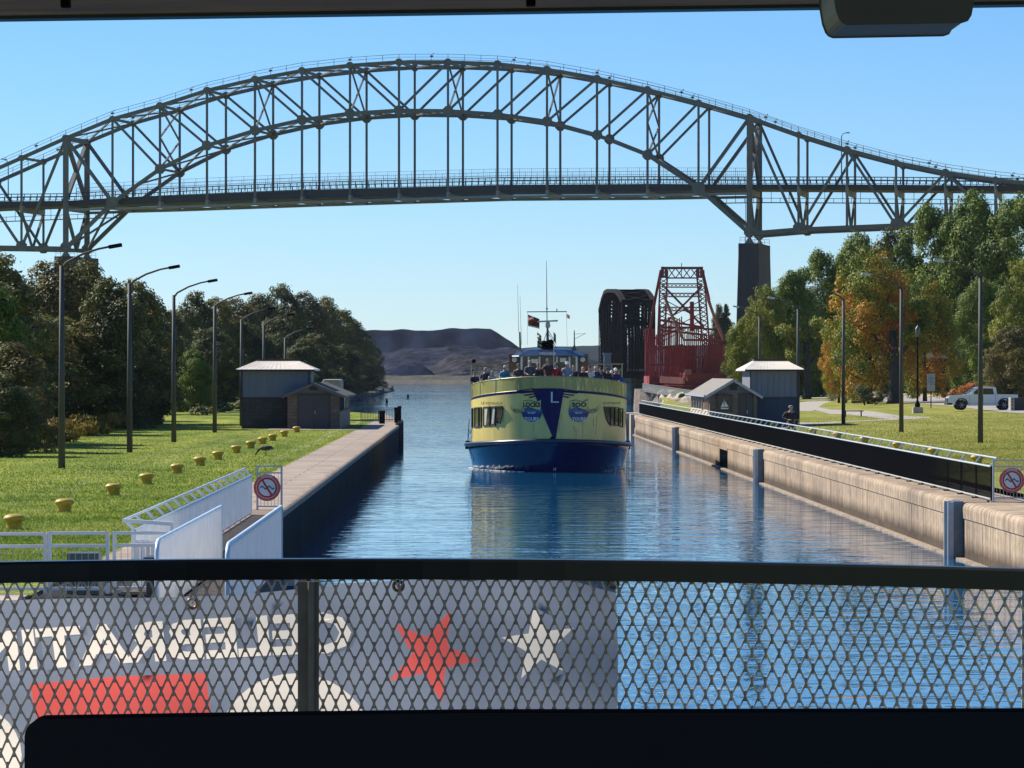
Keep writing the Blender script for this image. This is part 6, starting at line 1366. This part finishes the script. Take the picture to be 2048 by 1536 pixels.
for x0, x1, hx in ((1.62, 2.65, 2.5), (2.66, 3.6, 3.45)):
    mb = MB()
    for a, b in (((x0, .5), (x0, 1.15)), ((x1, .5), (x1, 1.15)), ((x0, .5), (x1, .5))): mb.bar((TX + a[0], TYY - .001, tz + a[1]), (TX + b[0], TYY - .001, tz + b[1]), .015)
    d = mb.build('door', chrome, tr); MB().box(TX + hx - .12, TX + hx + .03, TYY - .03, TYY, tz + .98, tz + 1.02).build('handle', tw, d)
# concrete block, stone pillar, park lamp, notice board, bench, post bases
cbm = M('bin_dark', (.035, .03, .028), .7, var=.3)
p = px(2021, 823, 268); z = GR(p.x); r = T('block_sign', 'dark square bin with a pale panelled side, before the pickup tailgate', 'bin', (p.x, 268, z))
MB().box(p.x + .3, p.x + 1.6, 268, 269, z, z + 1.0).build('bin_body', cbm, r, bevel=.03); mb = MB(); mb.box(p.x, p.x + .28, 267.9, 269, z, z + 1.02); o = mb.build('side_panel', M('pale_panel', (.33, .30, .27), .7), r)
mb = MB(); [mb.box(p.x + .09, p.x + .19, 267.88, 267.9, z + q, z + q + .1) for q in (.15, .4, .65, .85)]; mb.build('panel_hole', trimd, o)
X, Y = gpx(1713, 806); z = GR(X); r = T('stone_pillar', 'brown fieldstone pillar on the right lawn beside the road', 'pillar', (X, Y, z)); g = random.Random(8); mb = MB()
for i in range(7):
    zz = z + i * .27
    for j in range(3): w_ = .33; mb.box(X - .52 + j * .35 + g.uniform(-.02, .02), X - .52 + j * .35 + w_, Y - .35 + g.uniform(-.03, .03), Y + .45, zz, zz + .25 + g.uniform(-.01, .01))
mb.build('masonry', M('fieldstone', (.15, .11, .085), .9, var=.6, scale=2.2, bump=.03), r, bevel=.03); MB().box(X - .6, X + .6, Y - .45, Y + .55, z + 1.88, z + 2.0).build('capstone', stone, r, bevel=.03)
def lantern(x, yb, h, lab):
    X, Y = gpx(x, yb); z = GR(X); r = T('park_lamp', lab, 'street lamp', (X, Y, z), 'slim black park lamps'); MB().box(X - .38, X + .38, Y - .38, Y + .38, z - .1, z + .45).build('concrete_base', stone, r, bevel=.03)
    MB().lathe([(.2, .45), (.2, .7), (.12, .85), (.075, 1.0), (.06, h - .4), (.12, h - .3), (.05, h - .2)], (X, Y, z), 12).build('pole', blackp, r, smooth=True)
    mb = MB(); mb.lathe([(.07, h - .22), (.17, h + .1), (.19, h + .45), (.13, h + .5), (.05, h + .6), (.01, h + .75)], (X, Y, z), 12); mb.build('lantern', M('lantern_glass', (.09, .10, .09), .3), r, smooth=True)
lantern(1835, 826, 6.0, 'slim black park lamp on a concrete base right of the second lamp pole'); lantern(1829, 797, 5.0, 'slim black park lamp farther back, beyond the road')
X, Y = gpx(1862, 815); z = GR(X); r = T('notice_sign', 'pale two-panel notice sign on a thin post by the road', 'sign', (X, Y, z)); MB().box(X - .04, X + .04, Y - .04, Y + .04, z, z + 2.9).build('post', blackp, r)
sp = MB().box(X - .33, X + .33, Y - .08, Y - .05, z + 2.0, z + 2.85).build('sign_panel', M('sign_grey', (.32, .34, .36), .6), r); MB().box(X - .33, X + .33, Y - .08, Y - .05, z + 1.4, z + 1.95).build('sign_panel', M('sign_grey', (.32, .34, .36)), r)
mb = MB()
for q in range(6): mb.box(X - .24, X + .24 - (q % 3) * .08, Y - .086, Y - .081, z + 2.1 + q * .11, z + 2.125 + q * .11)
mb.build('sign_lines', trimd, sp)
X, Y = gpx(1806, 790); z = GR(X); r = T('small_sign', 'small pale sign on a post just right of the second lamp pole', 'sign', (X, Y, z)); MB().box(X - .04, X + .04, Y, Y + .08, z, z + 2.4).build('post', trimd, r); MB().box(X - .25, X + .25, Y - .04, Y - .01, z + 1.7, z + 2.3).build('sign_panel', M('sign_grey', (.3, .3, .3)), r)
X, Y = gpx(1707, 833); z = GR(X); r = T('park_bench', 'low dark backless bench on the right lawn between the paths', 'bench', (X, Y, z)); MB().box(X - .75, X + .75, Y, Y + .4, z + .38, z + .45).build('seat', cbm, r, bevel=.01)
for s in (-.6, .55): MB().box(X + s, X + s + .07, Y + .03, Y + .37, z, z + .38).build('leg', cbm, r)
# near-black roofed block filling the dark gap behind the pickup
X, Y = gpx(1885, 786); z = GR(X); Y += 6; r = T('dark_roofed_block', 'very dark low roofed block below the trees behind the pickup', 'building', (X, Y, z)); bm_ = M('roofed_block_dark', (.012, .011, .010), .9)
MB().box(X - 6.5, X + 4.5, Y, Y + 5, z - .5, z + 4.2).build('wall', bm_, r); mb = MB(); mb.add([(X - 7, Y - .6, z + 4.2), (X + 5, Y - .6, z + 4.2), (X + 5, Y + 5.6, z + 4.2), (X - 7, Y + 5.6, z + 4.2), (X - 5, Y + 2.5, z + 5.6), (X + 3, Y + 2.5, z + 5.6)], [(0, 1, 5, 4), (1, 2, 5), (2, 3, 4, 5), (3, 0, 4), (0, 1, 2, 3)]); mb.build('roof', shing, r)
# goose grazing, gull on the lamp
def bird(name, label, cat, loc, s, chains, m1, extra):
    me = skin_body('body', chains, m1); r = T(name, label, cat, loc); o = bpy.data.objects.new('body', me); COL.objects.link(o); o.parent = r
    for nm, mbx, m in extra: q = mbx.build(nm, m); q.parent = r
    r.scale = (s, s, s); return r
gb_ = M('goose_brown', (.07, .055, .045), .8, var=.3, scale=6); gx = (530 - 940) * (25205 / (912 - 745)) / F; gy = 25205 / (912 - 745)
leg = lambda x, y0, h: MB().tube([(x, y0, h), (x - .02, y0, h * .5), (x, y0, .02), (x - .08, y0, .01)], .012, 6)
l1 = leg(.02, -.06, .28); l2 = leg(.08, .06, .28); l1.add(l2.v, l2.f)
bird('goose', 'brown goose with a black neck grazing on the left lawn near the bollards', 'goose', (gx, gy, GZ), .88, [([(0, 0, .36), (-.14, 0, .38), (-.24, 0, .36), (-.33, 0, .27), (-.40, 0, .16)], [(.12, .12), (.115, .11), .07, .035, .028]), ([(0, 0, .36), (.16, 0, .38), (.32, 0, .36), (.44, 0, .35)], [(.12, .12), (.125, .115), .07, .02]), ([(-.40, 0, .16), (-.45, 0, .08), (-.50, 0, .02)], [.028, .033, .01])], gb_,
     [('neck', MB().tube([(-.22, 0, .37), (-.31, 0, .29), (-.38, 0, .18), (-.42, 0, .12), (-.46, 0, .075), (-.49, 0, .04)], [.06, .045, .035, .033, .038, .012], 10), blackp), ('leg', l1, blackp), ('wing', MB().ball((.12, 0, .41), (.26, .135, .10), 12, 8), M('goose_wing', (.045, .035, .03), .8, var=.4, scale=10)), ('rump', MB().ball((.33, 0, .31), (.10, .08, .05), 8, 6), fw)])
gp_ = px(1881, 531, 169)
bird('gull', 'gull perched on the lamp head of the nearest right lamp pole', 'gull', (gp_.x, 169, gp_.z + .12), 1.0, [([(0, 0, .10), (-.06, 0, .17), (-.09, 0, .24), (-.10, 0, .29)], [.055, .05, .03, .033]), ([(-.10, 0, .29), (-.17, 0, .285)], [.033, .008]), ([(0, 0, .10), (.08, 0, .07), (.20, 0, .03)], [.055, .045, .01])], M('gull_grey', (.12, .115, .11), .7, var=.4, scale=10), [('leg', MB().tube([(0, -.02, .08), (0, -.02, -.02)], .008, 5), yel)])

# ------------------------------------------------------------ our own boat: rail, mesh, banner, bench, canopy
def FP(x, y, Y): return px(x, y, Y)
def fy(X): return 6.42 - .26 * (X + .2) ** 2          # bowed line of the rail in plan
railb = M('rail_black', (.004, .0045, .005), .3, spec=.4); dgr = M('post_grey', (.16, .145, .12), .5, var=.3, scale=10); meshm = M('mesh_steel', (.50, .45, .40), .3, metal=.6, var=.35, scale=30)
fr_ = T('bow_railing', 'dark bow railing of the camera boat with expanded-metal mesh infill', 'railing', (0, 6.3, 3.6))
mb = MB(); N = 40; zt = 4.764; zb = 4.727
for i in range(N):
    x0 = -1.7 + 3.4 * i / N; x1 = x0 + 3.4 / N; vs = []
    for x in (x0, x1):
        y = fy(x); tl = .0006 * x
        for (dy, z) in ((-.022, zb), (.022, zb), (.022, zt - .004), (.018, zt), (-.018, zt), (-.022, zt - .004)): vs.append((x, y + dy, z + tl))
    mb.add(vs, [(k, (k + 1) % 6, 6 + (k + 1) % 6, 6 + k) for k in range(6)])
mb.build('top_rail', railb, fr_)
mb = MB(); mz0, mz1 = 3.95, 4.732; pw, ph = .0232, .0513
cols = int(3.2 / pw); rows = int((mz1 - mz0) / ph) + 1; g = random.Random(4)
jit = {}
def jn(i, j):
    if (i, j) not in jit: jit[(i, j)] = (g.uniform(-.0008, .0008), g.uniform(-.0008, .0008), g.uniform(-.001, .001))
    return jit[(i, j)]
def npt(i, j):
    a = jn(i, j); x = -1.6 + i * pw / 2 + a[0]; z = mz1 - j * ph / 2 + a[1] + .0 * x; return Vector((x, fy(x) + a[2] - .002, z))
for i in range(cols * 2):
    for j in range(rows * 2):
        if (i + j) % 2 == 0:
            p = npt(i, j)
            for di in (-1, 1):
                q = npt(i + di, j + 1); d = (q - p); L_ = d.length; d /= L_
                nrm = Vector((d.z, 0, -d.x)) * .0016; t0 = p + d * .001; dep = Vector((0, .0022, 0)); tw_ = Vector((0, .0012 * di, 0))
                mb.add([p - nrm - dep - tw_, p + nrm - dep + tw_, q + nrm - dep + tw_, q - nrm - dep - tw_, p - nrm + dep - tw_, p + nrm + dep + tw_, q + nrm + dep + tw_, q - nrm + dep - tw_], [(0, 1, 2, 3), (7, 6, 5, 4), (0, 3, 7, 4), (1, 5, 6, 2)])
            mb.add([(p.x - .0024, p.y - .0027, p.z - .009), (p.x + .0024, p.y - .0027, p.z - .009), (p.x + .0024, p.y - .0027, p.z + .009), (p.x - .0024, p.y - .0027, p.z + .009)], [(0, 1, 2, 3)])
mb.build('mesh_infill', meshm, fr_, fix=False)
for x0, x1, m in ((598, 640, dgr), (2036, 2070, galv)):
    Yp = 6.38; a = FP(x0, 745, Yp).x; b = FP(x1, 745, Yp).x; mb = MB(); mb.box(a, b, Yp - .045, Yp - .04, 3.6, zb); mb.box(a + .020, a + .026, Yp - .055, Yp - .045, 3.6, zb); mb.box(a + .016, b, Yp - .04, Yp - .02, 3.6, zb) if False else None
    mb.tube([(a + .024, Yp - .052, 3.6), (a + .024, Yp - .052, zb)], .006, 8); mb.build('post', m, fr_)
mb = MB()
for i in range(20): x0 = -1.7 + 3.4 * i / 20; x1 = x0 + .17; mb.bar((x0, fy(x0), 3.95), (x1, fy(x1), 3.95), .04, .04)
mb.build('bottom_rail', railb, fr_)
# banner tied outside the mesh, seen from behind (its lettering mirrored)
def BP(x, y): p = FP(x, y, 6.43); return (p.x, p.z)
def banner():
    polys = []
    def add(pts, m, eps=0): polys.append((pts, m))
    out = [(-60, 1194), (100, 1193), (300, 1194), (480, 1190), (600, 1178), (700, 1166), (900, 1158), (1100, 1153), (1228, 1150), (1234, 1300), (1230, 1560), (900, 1566), (400, 1572), (-60, 1580)]
    ex = [(-420, 1204)]; out = [(-420, 1200)] + out + [(-420, 1590)]
    add([BP(*q) for q in out][::-1], 0)
    def star(cx, cy, R_, r_, rot, m): add([BP(cx + (R_ if k % 2 == 0 else r_) * math.cos(R(rot) + k * math.pi / 5), cy + (R_ if k % 2 == 0 else r_) * math.sin(R(rot) + k * math.pi / 5)) for k in range(10)][::-1], m)
    star(862, 1312, 98, 38, -72 - 0 + 5, 1); star(1078, 1288, 76, 30, -108 + 10, 2); star(1120, 1480, 80, 32, -100, 1)
    add([BP(*q) for q in ((70, 1360), (230, 1351), (412, 1345), (432, 1500), (100, 1510))][::-1], 1)
    add([BP(590 + 155 * math.cos(t), 1495 + 148 * math.sin(t)) for t in np.linspace(0, 2 * math.pi, 40, endpoint=False)][::-1], 2)
    add([BP(-70 + 125 * math.cos(t), 1500 + 110 * math.sin(t)) for t in np.linspace(0, 2 * math.pi, 30, endpoint=False)][::-1], 2)
    v, f = text_mesh('CELEBRATING', 1.0, .035); wv = v[:, 0].max() - v[:, 0].min(); hh = 82.0
    shadow = []
    for dx, dy, m in ((13, 3, 3), (0, 0, 2)):
        for face in f:
            pts = []
            for k in face:
                u = -(v[k][0] / wv); xx = 279 + dx + u * 847 * 1.0; yy = 1283 - (xx - 268) * .045 - v[k][1] * hh * 1.0 + dy; xx += (v[k][1]) * -8; pts.append(BP(xx, yy))
            a = sum(pts[i][0] * pts[(i + 1) % len(pts)][1] - pts[(i + 1) % len(pts)][0] * pts[i][1] for i in range(len(pts))) / 2
            if abs(a) < 1e-9: continue
            add(pts if a > 0 else pts[::-1], m)
    V_ = []; F_ = []
    for pts, m in polys: F_.append(list(range(len(V_), len(V_) + len(pts)))); V_ += [Vector(p) for p in pts]
    ov, oe, of, _, _, orig = delaunay_2d_cdt(V_, [], F_, 1, 1e-6)
    pri = {0: 0, 3: 1, 1: 2, 2: 3}; ms = []; fs = []
    PP = [(np.array([tuple(q) for q in p]), m) for p, m in polys]; BB = [(p[:, 0].min(), p[:, 0].max(), p[:, 1].min(), p[:, 1].max()) for p, m in PP]
    def inside(p, x, y):
        c = False; n = len(p); j = n - 1
        for i in range(n):
            if (p[i][1] > y) != (p[j][1] > y) and x < (p[j][0] - p[i][0]) * (y - p[i][1]) / (p[j][1] - p[i][1]) + p[i][0]: c = not c
            j = i
        return c
    for fa in of:
        cx_ = sum(ov[k][0] for k in fa) / len(fa); cy_ = sum(ov[k][1] for k in fa) / len(fa)
        hit = [m for (p, m), bb in zip(PP, BB) if bb[0] <= cx_ <= bb[1] and bb[2] <= cy_ <= bb[3] and inside(p, cx_, cy_)]
        if not hit: continue
        fs.append(tuple(fa)); ms.append(max(hit, key=lambda q: pri[q]))
    me = bpy.data.meshes.new('banner'); vs = []
    for p in ov:
        x, z = p; rip = .004 * math.sin(x * 9 + 1) + .003 * math.sin(x * 23 + z * 9) + .003 * math.sin(z * 30 + x * 4); vs.append((x, fy(x) + .020 + rip * 1.5, z))
    me.from_pydata(vs, [], fs)
    for m in (M('banner_grey', (.23, .26, .32), .6, var=.10, scale=9, trans=.62), M('banner_red', (.80, .13, .11), .6, var=.06, scale=6, trans=.62), M('banner_cream', (.90, .80, .68), .6, var=.03, trans=.6), M('banner_shadow_grey', (.19, .22, .28), .6, var=.05, trans=.55)): me.materials.append(m)
    me.polygons.foreach_set('material_index', ms); me.polygons.foreach_set('use_smooth', [True] * len(me.polygons))
    bm = bmesh.new(); bm.from_mesh(me)
    for _ in range(5):
        es = [e for e in bm.edges if e.calc_length() > .03]
        if es: bmesh.ops.subdivide_edges(bm, edges=es, cuts=1); bmesh.ops.triangulate(bm, faces=bm.faces)
    for v_ in bm.verts:
        x, z = v_.co.x, v_.co.z; v_.co.y = fy(x) + .020 + 1.5 * (.004 * math.sin(x * 9 + 1) + .003 * math.sin(x * 23 + z * 9) + .003 * math.sin(z * 30 + x * 4))
    bm.to_mesh(me); bm.free()
    r = T('banner', 'grey banner with red and cream stars and mirrored CELEBRATING lettering tied behind the mesh', 'banner', (-.4, 6.4, 4.5)); o = bpy.data.objects.new('cloth', me); COL.objects.link(o); o.parent = r; o.location = -r.location
    for x, y in ((387, 1205), (797, 1172), (1224, 1163)):
        p = FP(x, y, 6.43); mb = MB(); n = 18; yy = fy(p.x) + .010; vs = []
        for k in range(n):
            for q in range(6): t = 2 * math.pi * k / n; s = 2 * math.pi * q / 6; rr = .0088 + .0030 * math.cos(s); vs.append((p.x + rr * math.cos(t), yy + -.002 + .003 * math.sin(s), p.z + rr * math.sin(t)))
        mb.add(vs, [(k * 6 + q, ((k + 1) % n) * 6 + q, ((k + 1) % n) * 6 + (q + 1) % 6, k * 6 + (q + 1) % 6) for k in range(n) for q in range(6)]); mb.build('grommet', M('rusty_brass', (.30, .17, .09), .4, metal=.4), r, smooth=True)
        mb = MB(); mb.tube([(p.x, yy - .004, p.z), (p.x + .004, yy - .012, p.z + .012), (p.x + .012, yy, p.z + .03)], .002, 5); mb.build('cable_tie', white, r)
banner()
# bench
bn = M('bench_navy', (.003, .006, .012), .5, var=.2, scale=2, spec=.25); r = T('deck_bench', 'dark navy deck bench back across the bottom of the picture', 'bench', (0, 3.5, 3.6))
mb = MB(); Yb = 3.5; xl = FP(57, 745, Yb).x; pts = []; zl, zr = FP(0, 1446, Yb).z, FP(0, 1429, Yb).z
for k in range(7): t = math.pi - k / 6 * math.pi / 2; pts.append((xl + .014 + .014 * math.cos(t), zl - .014 + .014 * math.sin(t)))
pts += [(-.2, FP(0, 1439, Yb).z), (0.0, FP(0, 1434, Yb).z), (1.3, zr), (1.3, 4.25), (xl, 4.25)]
mb.prism(pts, Yb, Yb + .04); mb.build('backrest', bn, r, bevel=.004)
MB().box(xl, 1.3, Yb - .42, Yb - .01, 4.02, 4.06).build('seat', bn, r, bevel=.008)
for x in (xl + .1, .45, 1.15):
    mb = MB(); mb.box(x, x + .04, Yb - .4, Yb - .36, 3.6, 4.02); mb.box(x, x + .04, Yb, Yb + .04, 3.6, 4.25); mb.build('leg', railb, r)
# deck and canopy of the camera boat
r = T('camera_boat', 'own boat with its dark canopy beam along the top of the picture', 'boat', (0, 3, 3.6))
mb = MB(); mb.box(-2.2, 2.2, -2, 6.5, 3.5, 3.6); mb.build('deck_floor', M('deck_paint', (.12, .13, .14), .6), r)
mb = MB(); mb.prism([(-2.3, -2), (2.3, -2), (2.3, 5.4), (1.2, 6.5), (.0, 6.75), (-1.2, 6.5), (-2.3, 5.4)], .2, 3.5, axis='z'); mb.build('hull', white, r)
cw = M('canopy_wood', (.26, .125, .055), .75, var=.4, scale=3, stretch=(1, 8, 8)); Yc = 6.3
mb = MB(); zL = FP(0, 42, Yc + .06).z; zR = FP(0, 13, Yc + .06).z; s_ = (zR - zL) / (2048 * Yc / F)
z_at = lambda x: .004 + zL + (x - FP(0, 0, Yc).x) * s_
vs = []
for x in (-2.3, 2.3):
    for dy, dz in ((-5.5, .16), (0, .0), (.06, .0), (.06, .30), (-5.5, .42)): vs.append((x, Yc + dy, z_at(x) + dz))
mb.add(vs, [(i, (i + 1) % 5, 5 + (i + 1) % 5, 5 + i) for i in range(5)] + [(0, 1, 2, 3, 4), (9, 8, 7, 6, 5)]); cn = mb.build('canopy', cw, r)
mb = MB()
for x in (-2.3, ): pass
mb.bar((-2.3, Yc + .03, z_at(-2.3) - .002), (2.3, Yc + .03, z_at(2.3) - .002), .05, .008); mb.build('canopy_trim', M('green_trim', (.02, .035, .03), .5), cn)
mb = MB(); mb.box(-2.3, 2.3, -1.6, -1.5, 3.6, 6.1); mb.build('unseen_cabin_wall', M('cabin_paint', (.10, .10, .10), .6), r)  # unseen bulkhead behind the camera, added to darken bench and rail
for x in (-2.1, 2.1):
    mb = MB(); mb.box(x - .03, x + .03, 5.9, 5.96, 3.6, 5.7); mb.build('canopy_post', railb, r)
Ys = 4.2; a = FP(1642, 0, Ys); b = FP(1946, 0, Ys); c = FP(0, 73, Ys); w_ = T('loudspeaker', 'grey boxy loudspeaker with rounded corners hanging from the canopy at the top right', 'loudspeaker', (a.x + .09, Ys, c.z))
mb = MB(); dx = b.x - a.x; mb.v = []; 
q = [(1640, -80), (1642, 18), (1647, 48), (1653, 64), (1658, 70), (1666, 73.5), (1886, 69.5), (1896, 66), (1902, 56), (1906, 34), (1910, -80)]
mb.prism([(FP(u, v, Ys).x, FP(u, v, Ys).z) for u, v in q], Ys - .16, Ys); mb.build('casing', M('speaker_grey', (.10, .098, .09), .55, var=.08, scale=8), w_, bevel=.002)
mb = MB(); mb.box(a.x + .07, a.x + .11, Ys + .05, Ys + .1, c.z + .115, c.z + .20); mb.build('bracket', railb, w_)
for x, y, lab in ((130, 6, 'small black clip under the canopy edge at the left'), (1062, 3, 'small black clip under the middle of the canopy edge')):
    p = FP(x, y, 5.2); tag(MB().box(p.x - .007, p.x + .007, 5.2, 5.22, p.z - .006, p.z + .05).build('canopy_clip', blackp, bevel=.002), lab, 'clip')

# ------------------------------------------------------------ air
bpy.ops.mesh.primitive_cube_add(size=1, location=(0, 1750, 40)); hz = bpy.context.active_object; hz.name = 'haze'; hz.scale = (3400, 3600, 90); tag(hz, 'thin blue haze over the water', 'haze', kind='stuff')
hm = bpy.data.materials.new('haze'); hm.use_nodes = True; n = hm.node_tree.nodes; n.remove(n['Principled BSDF']); v = n.new('ShaderNodeVolumePrincipled'); v.inputs['Color'].default_value = (.75, .85, 1, 1); v.inputs['Density'].default_value = 0.00003
hm.node_tree.links.new(v.outputs[0], n['Material Output'].inputs['Volume']); hz.data.materials.append(hm)
